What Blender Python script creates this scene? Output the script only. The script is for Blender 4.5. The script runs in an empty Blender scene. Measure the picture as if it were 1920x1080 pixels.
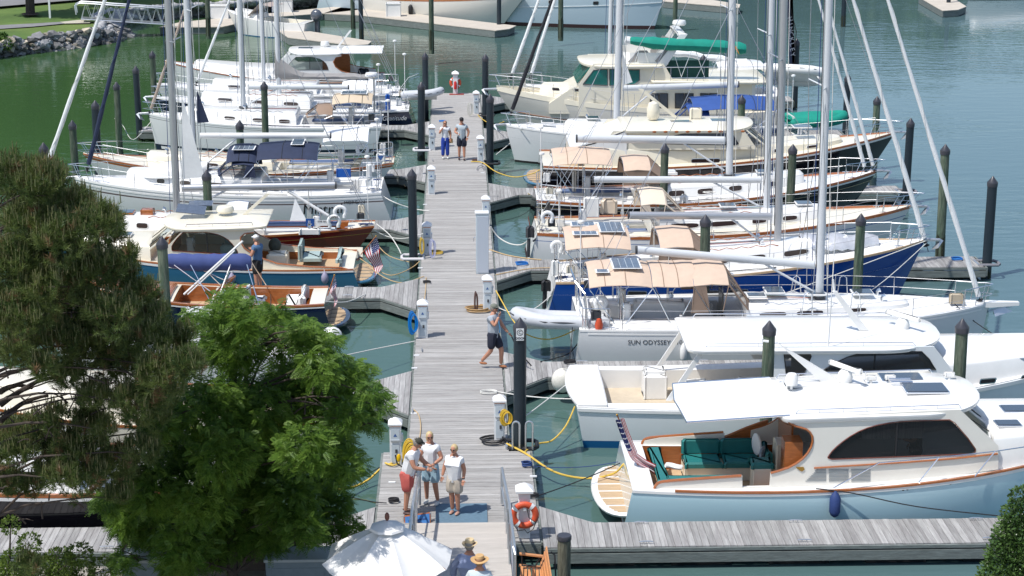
import bpy, bmesh, math, random
import numpy as np
from mathutils import Vector, Matrix
from mathutils.geometry import tessellate_polygon
random.seed(7); RNG = np.random.default_rng(11)
sc = bpy.context.scene
C = sc.collection
# ---------------------------------------------------------------- camera, light, exposure
F_PX, PITCH, YAW, CAM_Z = 3500.0, math.radians(15.15), math.radians(-1.714), 16.22
cd = bpy.data.cameras.new('camera'); cam = bpy.data.objects.new('camera', cd); C.objects.link(cam)
cam.location = (0, 0, CAM_Z); cam.rotation_euler = (math.pi/2 - PITCH, 0, YAW)
cd.sensor_width = 36.0; cd.lens = F_PX/1920*36; cd.clip_start = 0.5; cd.clip_end = 3000
sc.camera = cam
SUN_DIR = Vector((-0.40, -0.25, 0.88)).normalized()       # towards the sun
w = bpy.data.worlds.new('World'); sc.world = w; w.use_nodes = True
nt = w.node_tree; bg = nt.nodes['Background']
sky = nt.nodes.new('ShaderNodeTexSky'); sky.sky_type = 'NISHITA'; sky.sun_disc = False
sky.sun_elevation = math.asin(SUN_DIR.z); sky.sun_rotation = math.atan2(SUN_DIR.x, SUN_DIR.y)
sky.air_density = 1.0; sky.dust_density = 1.1; sky.ozone_density = 1.2
nt.links.new(sky.outputs[0], bg.inputs[0]); bg.inputs[1].default_value = 0.15
sl = bpy.data.lights.new('sun', 'SUN'); sl.energy = 4.4; sl.angle = math.radians(0.6); sl.color = (1.0, 0.965, 0.91)
so = bpy.data.objects.new('sun', sl); C.objects.link(so)
so.rotation_euler = SUN_DIR.to_track_quat('Z', 'Y').to_euler()
sc.view_settings.view_transform = 'Standard'; sc.view_settings.look = 'None'
sc.view_settings.exposure = 0.10; sc.view_settings.gamma = 1.0; sc.view_settings.use_curve_mapping = False
# ---------------------------------------------------------------- where a point of the survey photo lies in the place
_c, _s = math.cos(PITCH), math.sin(PITCH)
_fw = Vector((-math.sin(YAW)*_c, math.cos(YAW)*_c, -_s)); _rt = Vector((math.cos(YAW), math.sin(YAW), 0)); _up = Vector((-math.sin(YAW)*_s, math.cos(YAW)*_s, _c))
def _ray(x, y): return _fw + _rt*((x-960)/F_PX) - _up*((y-540)/F_PX)
def P(x, y, z=0.5):                                       # point at height z
    r = _ray(x, y); t = (z-CAM_Z)/r.z; return Vector((r.x*t, r.y*t, z))
def Q(x, y, Y):                                           # point at distance Y
    r = _ray(x, y); t = Y/r.y; return Vector((r.x*t, Y, CAM_Z+r.z*t))
# ---------------------------------------------------------------- materials
MATS = {}
def mat(name, col, rough=0.5, metal=0.0, noise=0.0, nscale=6.0, bump=0.0, bscale=30.0, coat=0.0, spec=0.5, rnd=0.0, stretch=None, obj=True, col2=None, trans=0.0, alpha=1.0):
    if name in MATS: return MATS[name]
    m = bpy.data.materials.new(name); m.use_nodes = True; t = m.node_tree; b = t.nodes['Principled BSDF']
    b.inputs['Base Color'].default_value = (*col, 1); b.inputs['Roughness'].default_value = rough; b.inputs['Metallic'].default_value = metal
    b.inputs['Coat Weight'].default_value = coat; b.inputs['Coat Roughness'].default_value = 0.06
    b.inputs['Specular IOR Level'].default_value = spec
    if trans: b.inputs['Transmission Weight'].default_value = trans
    if alpha < 1: b.inputs['Alpha'].default_value = alpha
    if noise or bump or rnd:
        tc = t.nodes.new('ShaderNodeTexCoord'); mp = t.nodes.new('ShaderNodeMapping')
        t.links.new(tc.outputs['Object'], mp.inputs[0])
        if stretch: mp.inputs['Scale'].default_value = stretch
        oi = t.nodes.new('ShaderNodeObjectInfo')
        if rnd:
            cx = t.nodes.new('ShaderNodeCombineXYZ'); mu = t.nodes.new('ShaderNodeMath'); mu.operation = 'MULTIPLY'; mu.inputs[1].default_value = 50
            t.links.new(oi.outputs['Random'], mu.inputs[0])
            for k in range(3): t.links.new(mu.outputs[0], cx.inputs[k])
            t.links.new(cx.outputs[0], mp.inputs['Location'])
    if noise or rnd:
        n = t.nodes.new('ShaderNodeTexNoise'); n.inputs['Scale'].default_value = nscale; n.inputs['Detail'].default_value = 6; n.inputs['Roughness'].default_value = 0.65
        t.links.new(mp.outputs[0], n.inputs[0])
        r = t.nodes.new('ShaderNodeMapRange'); r.inputs[1].default_value = 0.3; r.inputs[2].default_value = 0.7
        r.inputs[3].default_value = 1-noise; r.inputs[4].default_value = 1+noise
        t.links.new(n.outputs[0], r.inputs[0])
        val = r.outputs[0]
        if rnd:
            r2 = t.nodes.new('ShaderNodeMapRange'); r2.inputs[3].default_value = 1-rnd; r2.inputs[4].default_value = 1+rnd
            t.links.new(oi.outputs['Random'], r2.inputs[0])
            mm = t.nodes.new('ShaderNodeMath'); mm.operation = 'MULTIPLY'; t.links.new(val, mm.inputs[0]); t.links.new(r2.outputs[0], mm.inputs[1]); val = mm.outputs[0]
        if col2:
            mx = t.nodes.new('ShaderNodeMix'); mx.data_type = 'RGBA'; mx.inputs['A'].default_value = (*col, 1); mx.inputs['B'].default_value = (*col2, 1)
            n2 = t.nodes.new('ShaderNodeTexNoise'); n2.inputs['Scale'].default_value = nscale*0.37; n2.inputs['Detail'].default_value = 4
            t.links.new(mp.outputs[0], n2.inputs[0])
            r3 = t.nodes.new('ShaderNodeMapRange'); r3.inputs[1].default_value = 0.4; r3.inputs[2].default_value = 0.62; t.links.new(n2.outputs[0], r3.inputs[0])
            t.links.new(r3.outputs[0], mx.inputs['Factor']); csrc = mx.outputs['Result']
        else:
            rgb = t.nodes.new('ShaderNodeRGB'); rgb.outputs[0].default_value = (*col, 1); csrc = rgb.outputs[0]
        vm = t.nodes.new('ShaderNodeVectorMath'); vm.operation = 'SCALE'
        t.links.new(csrc, vm.inputs[0]); t.links.new(val, vm.inputs['Scale']); t.links.new(vm.outputs[0], b.inputs['Base Color'])
    if bump:
        n = t.nodes.new('ShaderNodeTexNoise'); n.inputs['Scale'].default_value = bscale; n.inputs['Detail'].default_value = 5
        t.links.new(mp.outputs[0], n.inputs[0])
        bp = t.nodes.new('ShaderNodeBump'); bp.inputs['Strength'].default_value = bump; bp.inputs['Distance'].default_value = 0.03
        t.links.new(n.outputs[0], bp.inputs['Height']); t.links.new(bp.outputs[0], b.inputs['Normal'])
    MATS[name] = m; return m
def glassmat(name, tint, a, rough=0.03):
    """thin tinted pane: mostly dark, lets some of what is behind it through, reflects the sky"""
    if name in MATS: return MATS[name]
    m = bpy.data.materials.new(name); m.use_nodes = True; t = m.node_tree
    for n in list(t.nodes): t.nodes.remove(n)
    o = t.nodes.new('ShaderNodeOutputMaterial'); tr = t.nodes.new('ShaderNodeBsdfTransparent'); tr.inputs[0].default_value = (*tint, 1)
    g = t.nodes.new('ShaderNodeBsdfPrincipled'); g.inputs['Base Color'].default_value = (tint[0]*.08, tint[1]*.08, tint[2]*.08, 1); g.inputs['Roughness'].default_value = rough
    mx = t.nodes.new('ShaderNodeMixShader'); mx.inputs[0].default_value = a
    t.links.new(tr.outputs[0], mx.inputs[1]); t.links.new(g.outputs[0], mx.inputs[2]); t.links.new(mx.outputs[0], o.inputs[0])
    MATS[name] = m; return m
gel = mat('white gelcoat', (.78, .775, .755), .28, coat=.35, noise=.05, nscale=1.6)
gelnon = mat('white nonskid deck', (.74, .74, .73), .6, noise=.05, nscale=2.0, bump=.15, bscale=160)
gelgrey = mat('pale grey gelcoat', (.68, .69, .69), .25, coat=.4, noise=.03, nscale=1.0)
cream = mat('cream gelcoat', (.76, .71, .58), .3, coat=.35, noise=.03, nscale=1.2)
creamdeck = mat('cream nonskid deck', (.74, .68, .55), .6, noise=.05, nscale=2.0)
teak = mat('varnished teak', (.36, .115, .032), .25, coat=.6, noise=.22, nscale=4, stretch=(1, 6, 6))
teakdeck = mat('bare teak deck', (.50, .36, .22), .7, noise=.15, nscale=6, stretch=(1, 8, 8))
teakdark = mat('dark varnished mahogany', (.13, .028, .012), .22, coat=.6, noise=.2, nscale=3, stretch=(1, 6, 6))
steel = mat('polished stainless steel', (.75, .76, .78), .22, metal=1.0)
alu = mat('anodised aluminium spar', (.45, .46, .48), .35, metal=.6, noise=.04, nscale=1)
aluwhite = mat('white painted spar', (.58, .60, .62), .35, coat=.2, noise=.03, nscale=1)
galv = mat('brushed aluminium rail', (.62, .64, .66), .35, metal=.85)
black = mat('black rubber', (.018, .018, .02), .55, noise=.1)
darkgrey = mat('dark grey plastic', (.05, .052, .058), .45)
tan = mat('tan acrylic canvas', (.575, .44, .34), .85, noise=.06, nscale=3, bump=.25, bscale=7)
tandark = mat('brown acrylic canvas', (.27, .19, .14), .85, noise=.08, nscale=3, bump=.25, bscale=7)
navy = mat('navy acrylic canvas', (.018, .028, .065), .8, noise=.15, nscale=3, bump=.3, bscale=6)
blue = mat('royal blue acrylic canvas', (.025, .075, .27), .8, noise=.12, nscale=3, bump=.35, bscale=5)
bluecover = mat('faded blue canvas', (.05, .075, .22), .85, noise=.1, nscale=2, bump=.3, bscale=5)
green = mat('sea green acrylic canvas', (.0, .23, .17), .8, noise=.1, nscale=3, bump=.35, bscale=5)
greycanvas = mat('grey acrylic canvas', (.29, .28, .275), .85, noise=.1, nscale=3, bump=.35, bscale=6)
sail = mat('white sailcloth', (.74, .75, .75), .8, noise=.04, nscale=3, bump=.15, bscale=8)
solar = mat('dark solar cells', (.10, .125, .17), .25, coat=.5, noise=.2, nscale=9)
hatchg = mat('smoked acrylic hatch', (.05, .065, .085), .12, coat=.6)
portg = mat('dark portlight glass', (.035, .022, .02), .12, coat=.5)
glass_dark = glassmat('dark tinted glass', (.38, .39, .40), .48)
glass_clear = glassmat('clear window glass', (.72, .80, .80), .25)
glass_green = mat('green window cover', (.0, .13, .11), .2, coat=.6, noise=.3, nscale=1.5)
vinyl = glassmat('clear vinyl', (.80, .80, .80), .22, .12)
seatgreen = mat('teal green vinyl cushion', (.018, .165, .16), .45, noise=.08)
seatgrey = mat('pale grey green cushion', (.33, .42, .41), .6, noise=.06)
cushwhite = mat('white cushion', (.78, .77, .74), .7, noise=.04)
ropeyellow = mat('yellow rope', (.62, .42, .07), .8, noise=.2, nscale=30)
ropetan = mat('tan rope', (.50, .35, .18), .8, noise=.2, nscale=30)
ropewhite = mat('white rope', (.66, .65, .61), .8, noise=.15, nscale=30)
ropeblack = mat('black rope', (.015, .015, .018), .8)
ropeblue = mat('navy rope', (.02, .05, .16), .8)
wire = mat('rigging wire', (.42, .43, .45), .4, metal=.7)
orange = mat('faded red orange lifebuoy', (.62, .085, .03), .55, noise=.08)
red = mat('dark red paint', (.30, .035, .02), .6)
skin = mat('suntanned skin', (.46, .22, .14), .55)
pvc = mat('white pvc box', (.74, .75, .75), .4, noise=.03)
pvcgrey = mat('pale blue grey panel', (.50, .56, .60), .4, noise=.03)
hypalon = mat('pale grey inflatable fabric', (.52, .54, .57), .55, noise=.05)
logo_blue = mat('blue print', (.03, .10, .30), .6)
ink = mat('black print', (.012, .012, .014), .6)
gold = mat('gold leaf', (.42, .24, .05), .4, metal=.4)
hullblack = mat('black topsides', (.006, .005, .008), .12, coat=.7)
hullnavy = mat('navy topsides', (.007, .014, .04), .1, coat=.7)
hullblue = mat('deep blue topsides', (.004, .045, .24), .14, coat=.7)
hullmid = mat('steel blue topsides', (.035, .14, .24), .12, coat=.8)
hullaqua = mat('pale aqua topsides', (.50, .70, .76), .14, coat=.6)
hullmaroon = mat('maroon topsides', (.15, .010, .007), .15, coat=.7)
antired = mat('red antifouling', (.16, .03, .02), .8)
antiblack = mat('black antifouling', (.012, .012, .012), .8)
antiblue = mat('blue bootstripe', (.0, .10, .27), .4)
bootwhite = mat('white bootstripe', (.7, .7, .7), .4)
antigreen = mat('green bootstripe', (.02, .13, .09), .5)
plank = mat('weathered deck plank', (.385, .375, .36), .85, noise=.20, nscale=2.2, bump=.5, bscale=14, rnd=.14, stretch=(1.0, 14, 6), col2=(.32, .305, .29))
plankY = mat('weathered finger plank', (.36, .355, .345), .85, noise=.20, nscale=2.2, bump=.5, bscale=14, rnd=.20, stretch=(14, 1.0, 6), col2=(.275, .265, .26))
plankbeige = mat('composite gangway plank', (.47, .435, .395), .85, noise=.12, nscale=2.2, bump=.3, bscale=14, rnd=.06, stretch=(1.0, 14, 6))
timber = mat('grey treated timber', (.16, .18, .17), .85, noise=.3, nscale=3, stretch=(1, 1, 8), bump=.4, bscale=12)
floatm = mat('black float', (.010, .011, .012), .7)
pilegreen = mat('green treated pile', (.115, .135, .095), .85, noise=.45, nscale=5, stretch=(4, 4, .5), bump=.7, bscale=10, rnd=.2, col2=(.05, .085, .055))
pileblack = mat('black plastic pile sleeve', (.013, .023, .032), .5, noise=.10, nscale=2)
capblack = mat('black pile cap', (.045, .045, .055), .35, noise=.1)
# ---------------------------------------------------------------- mesh collecting
class MB:
    def __init__(s): s.v = []; s.f = []; s.m = []
    def add(s, vs, fs, mi=0):
        o = len(s.v); s.v += [tuple(p) for p in vs]; s.f += [tuple(i+o for i in f) for f in fs]; s.m += [mi]*len(fs); return s
    def box(s, c, d, mi=0, rz=0.0, rot=None, taper=1.0):
        M = rot if rot is not None else Matrix.Rotation(rz, 3, 'Z'); c = Vector(c); vs = []
        for z in (-1, 1):
            k = taper if z > 0 else 1.0
            for x, y in ((-1, -1), (1, -1), (1, 1), (-1, 1)): vs.append(c + M @ Vector((x*d[0]/2*k, y*d[1]/2*k, z*d[2]/2)))
        return s.add(vs, [(3, 2, 1, 0), (4, 5, 6, 7), (0, 1, 5, 4), (1, 2, 6, 5), (2, 3, 7, 6), (3, 0, 4, 7)], mi)
    def rbox(s, c, d, r=.03, mi=0, rz=0.0):              # box with chamfered upright edges and top
        c = Vector(c); M = Matrix.Rotation(rz, 3, 'Z'); rings = []
        for (z, k) in ((-d[2]/2, 0), (d[2]/2-r, 0), (d[2]/2, r)):
            pts = []
            for sx, sy in ((-1, -1), (1, -1), (1, 1), (-1, 1)):
                a = Vector((sx*(d[0]/2-k), sy*(d[1]/2-k-r), z)); b2 = Vector((sx*(d[0]/2-k-r), sy*(d[1]/2-k), z))
                pts += ([b2, a] if sx*sy > 0 else [a, b2])
            rings.append([c + M @ p for p in pts])
        return s.rings(rings, mi, cap=True)
    def rings(s, rings, mi=0, cap=True, closed=True, cap0=None, cap1=None):
        n = len(rings[0]); vs = [p for r in rings for p in r]; fs = []
        for i in range(len(rings)-1):
            for j in range(n if closed else n-1):
                k = (j+1) % n; fs.append((i*n+j, i*n+k, (i+1)*n+k, (i+1)*n+j))
        c0 = cap if cap0 is None else cap0; c1 = cap if cap1 is None else cap1
        if c0: fs.append(tuple(range(n-1, -1, -1)))
        if c1: fs.append(tuple((len(rings)-1)*n+j for j in range(n)))
        return s.add(vs, fs, mi)
    def tube(s, pts, r, n=6, mi=0, cap=True, r2=None):
        pts = [Vector(p) for p in pts]; rings = []; L = len(pts); prev = None
        for i, p in enumerate(pts):
            t = (pts[min(i+1, L-1)] - pts[max(i-1, 0)]); t = t.normalized() if t.length > 1e-9 else Vector((0, 0, 1))
            if prev is None:
                a = Vector((0, 0, 1)) if abs(t.z) < .9 else Vector((1, 0, 0)); u = t.cross(a).normalized()
            else: u = (prev - t*prev.dot(t)); u = u.normalized() if u.length > 1e-6 else t.orthogonal().normalized()
            prev = u; v = t.cross(u)
            rr = r[i] if isinstance(r, (list, tuple)) else (r if r2 is None else r + (r2-r)*i/max(1, L-1))
            rings.append([p + (u*math.cos(2*math.pi*k/n) + v*math.sin(2*math.pi*k/n))*rr for k in range(n)])
        return s.rings(rings, mi, cap)
    def lathe(s, c, prof, n=12, mi=0, cap=True):
        c = Vector(c); return s.rings([[c + Vector((r*math.cos(2*math.pi*k/n), r*math.sin(2*math.pi*k/n), z)) for k in range(n)] for r, z in prof], mi, cap)
    def ell(s, c, d, mi=0, n=10, m=6, M=None):
        c = Vector(c); rings = []
        for i in range(m+1):
            a = -math.pi/2 + math.pi*i/m; cr = max(.02, math.cos(a))
            ring = []
            for k in range(n):
                p = Vector((d[0]*cr*math.cos(2*math.pi*k/n), d[1]*cr*math.sin(2*math.pi*k/n), d[2]*math.sin(a)))
                if M is not None: p = M @ p
                ring.append(c+p)
            rings.append(ring)
        return s.rings(rings, mi, True)
    def prism(s, poly, a, b, mi=0):                       # poly: list of points, extruded by vector from offset a to b
        a = Vector(a); b = Vector(b); return s.rings([[Vector(p)+a for p in poly], [Vector(p)+b for p in poly]], mi, True)
    def plate(s, outer, holes, a, b, mi=0):
        """flat plate with openings: outer/holes lists of 3D points, thickness from offset a to b"""
        loops = [[Vector(p) for p in outer]] + [[Vector(p) for p in h] for h in holes]
        tris = tessellate_polygon(loops); flat = [p for l in loops for p in l]; n = len(flat); a = Vector(a); b = Vector(b)
        vs = [p+a for p in flat] + [p+b for p in flat]; fs = [tuple(t) for t in tris] + [tuple(n+i for i in reversed(t)) for t in tris]
        o = 0
        for l in loops:
            for j in range(len(l)): k = (j+1) % len(l); fs.append((o+j, o+k, n+o+k, n+o+j))
            o += len(l)
        return s.add(vs, fs, mi)
    def grid(s, rows, mi=0, th=0.0):
        n = len(rows[0]); vs = [p for r in rows for p in r]; R = len(rows); fs = []
        for i in range(R-1):
            for j in range(n-1): fs.append((i*n+j, i*n+j+1, (i+1)*n+j+1, (i+1)*n+j))
        if th:
            N = len(vs); vs = vs + [Vector(p)-Vector((0, 0, th)) for p in vs]
            fs2 = [tuple(N+i for i in reversed(f)) for f in fs]
            edge = [i for i in range(n)] + [i*n+n-1 for i in range(1, R)] + [(R-1)*n+j for j in range(n-2, -1, -1)] + [i*n for i in range(R-2, 0, -1)]
            for k in range(len(edge)):
                a, b2 = edge[k], edge[(k+1) % len(edge)]; fs2.append((a, N+a, N+b2, b2))
            fs += fs2
        return s.add(vs, fs, mi)
    def build(s, name, mats, parent=None, smooth=True, label=None, kind=None, origin=None, bevel=0.0):
        if not s.v: return None
        me = bpy.data.meshes.new(name)
        o = parent_loc(parent) if parent is not None else (Vector(origin) if origin is not None else Vector((0, 0, 0)))
        me.from_pydata([(x-o.x, y-o.y, z-o.z) for x, y, z in s.v], [], s.f)
        if not isinstance(mats, (list, tuple)): mats = [mats]
        for m in mats: me.materials.append(m)
        if len(mats) > 1: me.polygons.foreach_set('material_index', s.m)
        bm = bmesh.new(); bm.from_mesh(me)
        if len(bm.faces) < 20000: bmesh.ops.recalc_face_normals(bm, faces=bm.faces)
        bm.to_mesh(me); bm.free()
        if smooth:
            me.polygons.foreach_set('use_smooth', [True]*len(me.polygons))
            try: me.set_sharp_from_angle(angle=math.radians(38))
            except Exception: pass
        ob = bpy.data.objects.new(name, me); C.objects.link(ob)
        if parent is not None: ob.parent = parent
        elif origin is not None: ob.location = o
        if label: ob['label'] = label
        if kind: ob['kind'] = kind
        if bevel:
            md = ob.modifiers.new('bevel', 'BEVEL'); md.width = bevel; md.segments = 2; md.limit_method = 'ANGLE'
        return ob
ROOTLOC = {}
def parent_loc(p):
    v = Vector((0, 0, 0))
    while p is not None: v = v + p.location; p = p.parent
    return v
def thing(name, label, cat, loc=(0, 0, 0), group=None):
    o = bpy.data.objects.new(name, None); C.objects.link(o); o.location = loc; o.empty_display_size = .3
    o['label'] = label; o['category'] = cat
    if group: o['group'] = group
    return o
def tag(o, label, cat, group=None, kind=None):
    o['label'] = label; o['category'] = cat
    if group: o['group'] = group
    if kind: o['kind'] = kind
    return o
def dup(root, loc, label, scale=None, group=None):
    r = root.copy(); C.objects.link(r); r.location = loc; r['label'] = label
    if group: r['group'] = group
    if scale: r.scale = scale
    for ch in root.children:
        c = ch.copy(); C.objects.link(c); c.parent = r
        for g in ch.children:
            d = g.copy(); C.objects.link(d); d.parent = c
    return r
def text(s, loc, size, right, upv, mat_, parent, name='lettering', extrude=.002, align='CENTER', shear=0.0, bold=0.0):
    cu = bpy.data.curves.new(name, 'FONT'); cu.body = s; cu.size = size; cu.align_x = align; cu.align_y = 'CENTER'; cu.extrude = extrude; cu.shear = shear; cu.offset = bold
    cu.resolution_u = 3
    o = bpy.data.objects.new(name, cu); C.objects.link(o)
    dg = bpy.context.evaluated_depsgraph_get(); me = bpy.data.meshes.new_from_object(o.evaluated_get(dg)); bpy.data.objects.remove(o)
    r = Vector(right).normalized(); u = Vector(upv).normalized(); n = r.cross(u).normalized()
    M = Matrix((r, u, n)).transposed().to_4x4(); L = Vector(loc); pl = parent_loc(parent) if parent else Vector((0, 0, 0))
    M.translation = L - pl; me.transform(M); me.materials.clear(); me.materials.append(mat_)
    ob = bpy.data.objects.new(name, me); C.objects.link(ob)
    if parent: ob.parent = parent
    return ob
def sag(a, b, drop, n=12):
    a = Vector(a); b = Vector(b); return [a.lerp(b, i/n) - Vector((0, 0, drop*4*(i/n)*(1-i/n))) for i in range(n+1)]
# ================================================================= SETTING: water, banks, docks
def water_mat():
    m = bpy.data.materials.new('green harbour water'); m.use_nodes = True; t = m.node_tree; b = t.nodes['Principled BSDF']
    b.inputs['Roughness'].default_value = .035; b.inputs['IOR'].default_value = 1.333
    tc = t.nodes.new('ShaderNodeTexCoord')
    def N(scale, st, det=3, rough=.5):
        mp = t.nodes.new('ShaderNodeMapping'); mp.inputs['Scale'].default_value = st; t.links.new(tc.outputs['Object'], mp.inputs[0])
        n = t.nodes.new('ShaderNodeTexNoise'); n.inputs['Scale'].default_value = scale; n.inputs['Detail'].default_value = det; n.inputs['Roughness'].default_value = rough
        t.links.new(mp.outputs[0], n.inputs[0]); return n.outputs[0]
    # silty body colour; tree reflection green left, sky reflection blue right, painted in
    sx = t.nodes.new('ShaderNodeSeparateXYZ'); t.links.new(tc.outputs['Object'], sx.inputs[0])
    rx = t.nodes.new('ShaderNodeMapRange'); rx.inputs[1].default_value = -18; rx.inputs[2].default_value = 12; t.links.new(sx.outputs[0], rx.inputs[0])
    mx = t.nodes.new('ShaderNodeMix'); mx.data_type = 'RGBA'; mx.inputs['A'].default_value = (.040, .090, .032, 1); mx.inputs['B'].default_value = (.078, .138, .148, 1)
    t.links.new(rx.outputs[0], mx.inputs['Factor']); t.links.new(mx.outputs['Result'], b.inputs['Base Color'])
    a = N(.9, (.55, 1.5, 1), 3, .55); c = N(3.2, (.5, 1.3, 1), 3, .5); patch = N(.05, (1, 1.6, 1), 2, .5)
    ad = t.nodes.new('ShaderNodeMath'); ad.operation = 'MULTIPLY_ADD'; ad.inputs[1].default_value = .30; t.links.new(c, ad.inputs[0]); t.links.new(a, ad.inputs[2])
    rp = t.nodes.new('ShaderNodeMapRange'); rp.inputs[1].default_value = .35; rp.inputs[2].default_value = .65; rp.inputs[3].default_value = .07; rp.inputs[4].default_value = .30; t.links.new(patch, rp.inputs[0])
    bp = t.nodes.new('ShaderNodeBump'); bp.inputs['Distance'].default_value = .12
    t.links.new(rp.outputs[0], bp.inputs['Strength']); t.links.new(ad.outputs[0], bp.inputs['Height']); t.links.new(bp.outputs[0], b.inputs['Normal'])
    return m
mb = MB(); mb.add([(-900, -60, 0), (900, -60, 0), (900, 2200, 0), (-900, 2200, 0)], [(0, 1, 2, 3)])
mb.build('water', water_mat(), kind='structure', smooth=False)
mb = MB(); mb.add([(-900, -80, -3), (900, -80, -3), (900, 2200, -3), (-900, 2200, -3)], [(0, 1, 2, 3)])
mb.build('seabed', mat('silty seabed', (.10, .10, .07), .9, noise=.2, nscale=.2), kind='structure', smooth=False)
# ---- main pier
pier = thing('main_pier', 'long grey timber floating pier running up the middle of the marina', 'pier', (0, 67, .5))
PIER_L, PIER_R = -1.24, 1.20
PITCHP = .147
def plank_proto(w, d, mt, name='plank', along='X'):
    m = MB(); h = .038
    m.box((0, 0, -h/2), (w, d-.008, h) if along == 'X' else (d-.008, w, h)); o = m.build(name, mt); C.objects.unlink(o); return o
n_obj = 0
ys = []; y = 37.32
while y < 97.2: ys.append(y); y += PITCHP
wide = plank_proto(3.56, PITCHP, plank); narrow = plank_proto(2.44, PITCHP, plank)
farmb = MB()
for i, y in enumerate(ys):
    iswide = y < 42.9
    if i < 298:
        o = (wide if iswide else narrow).copy(); C.objects.link(o); o.parent = pier
        o.location = ((-.06 if iswide else -.02)+random.uniform(-.006, .006), y-67, random.uniform(-.003, .003))
        o.rotation_euler = (0, 0, random.uniform(-.0008, .0008))
    else: farmb.box((-.02+random.uniform(-.008, .008), y, .481+random.uniform(-.003, .003)), (2.44, PITCHP-.010, .038))
farmb.build('plank_deck', plank, pier, smooth=False, kind='stuff')
def rail_box(m, a, b, wdt, h, mi=0):
    a = Vector(a); b = Vector(b); d = (b-a); ang = math.atan2(d.y, d.x); m.box((a+b)/2, (d.length, wdt, h), mi, rz=ang)
m = MB()
for X in (PIER_L-.03, PIER_R+.03): rail_box(m, (X, 42.9, .33), (X, 97.2, .33), .06, .26)
for X in (-1.87, 1.75): rail_box(m, (X, 37.25, .33), (X, 42.9, .33), .06, .26)
m.box((-.06, 37.2, .33), (3.6, .06, .26)); m.box((-1.55, 42.93, .33), (.6, .06, .26)); m.box((1.48, 42.93, .33), (.6, .06, .26))
m.build('waler', timber, pier, smooth=False)
y = 38.5
while y < 97: MB().box((0, y, .02), (2.1, 1.7, .40)).build('float', floatm, pier, smooth=False); y += 2.6
# ---- finger piers
CLEAT = None
def cleat(m, x, y, z, ang=0.0, mi=0):
    c = Vector((x, y, z)); R = Matrix.Rotation(ang, 3, 'Z')
    for sx in (-.05, .05): m.tube([c+R@Vector((sx, 0, 0)), c+R@Vector((sx, 0, .05))], .014, 6, mi)
    m.tube([c+R@Vector((-.15, 0, .05)), c+R@Vector((-.07, 0, .062)), c+R@Vector((.07, 0, .062)), c+R@Vector((.15, 0, .05))], .014, 6, mi)
def finger(side, Yn, Yf, xe, label, flare=1.15, upto=300, endx=None, near_flare=True):
    """side +1 right / -1 left; Yn, Yf near and far edge; xe outer end"""
    x0 = (PIER_R+.06) if side > 0 else (PIER_L-.06)
    if Yn < 40: x0 = (1.78 if side > 0 else -1.90)
    Yc = (Yn+Yf)/2
    t = thing('finger_pier', label, 'finger pier', (x0, Yc, .5), 'finger piers branching off the main pier')
    x = x0 + side*.075; k = 0; far = MB(); W = .148
    protos = {}
    while abs(x) < abs(xe):
        dx = abs(x-x0); fl = max(0.0, 1-dx/flare)
        nf = fl*1.35; yn = Yn - (nf if near_flare else 0); yf = Yf + fl*(1.0)
        L = yf-yn; c = (yn+yf)/2
        key = round(L, 2)
        if k < upto and fl > 0:
            g = lambda xx: (Yn-(max(0, 1-abs(xx-x0)/flare)*1.35 if near_flare else 0), Yf+max(0, 1-abs(xx-x0)/flare)*1.0)
            xa, xb = x-.0705, x+.0705; (a0, a1), (b0, b1) = g(xa), g(xb); m = MB(); m.prism([(xa, a0, .5), (xb, b0, .5), (xb, b1, .5), (xa, a1, .5)], (0, 0, -.038), (0, 0, 0)); m.build('plank', plankY, t, smooth=False)
        elif k < upto:
            if key not in protos: protos[key] = plank_proto(L, W, plankY, along='Y')
            o = protos[key].copy(); C.objects.link(o); o.parent = t; o.location = (x-x0, c-Yc+random.uniform(-.008, .008), random.uniform(-.003, .003))
            if fl > 0: o.scale = (1, L/key, 1)
        else: far.box((x, c, .481+random.uniform(-.003, .003)), (W-.010, L, .038))
        x += side*W; k += 1
    if far.v: far.build('plank_deck', plankY, t, smooth=False, kind='stuff')
    m = MB(); xf = x0+side*flare
    nearp = Yn-1.35 if near_flare else Yn
    for dy, y0, y1 in ((-.03, nearp, Yn), (.03, Yf+1.0, Yf)):
        rail_box(m, (x0, y0+dy, .44), (xf, y1+dy, .44), .05, .07); rail_box(m, (xf, y1+dy, .44), (xe, y1+dy, .44), .05, .07)
        rail_box(m, (x0, y0+dy, .26), (xf, y1+dy, .26), .07, .22); rail_box(m, (xf, y1+dy, .26), (xe, y1+dy, .26), .07, .22)
    m.box((xe+side*.03, Yc, .33), (.06, Yf-Yn+.1, .3))
    m.build('waler', timber, t, smooth=False)
    xx = x0+side*1.3
    while abs(xx) < abs(xe)-1: MB().box((xx, Yc, .02), (1.3, Yf-Yn-.25, .38)).build('float', floatm, t, smooth=False); xx += side*2.1
    for xx in (x0+side*2.2, x0+side*5.6, x0+side*9.6, x0+side*13):
        for yy in (Yn+.13, Yf-.13):
            if abs(xx) < abs(xe)-.3: mm = MB(); cleat(mm, xx, yy, .5); mm.build('cleat', galv, t)
    return t
FR = [(36.88, 38.24), (48.70, 50.08), (60.30, 61.72), (72.1, 73.4), (84.4, 85.9), (94.2, 95.7)]
FL = [(36.95, 38.3), (47.0, 48.35), (57.0, 58.3), (66.4, 67.8), (76.0, 77.3), (86.6, 87.8)]
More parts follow.
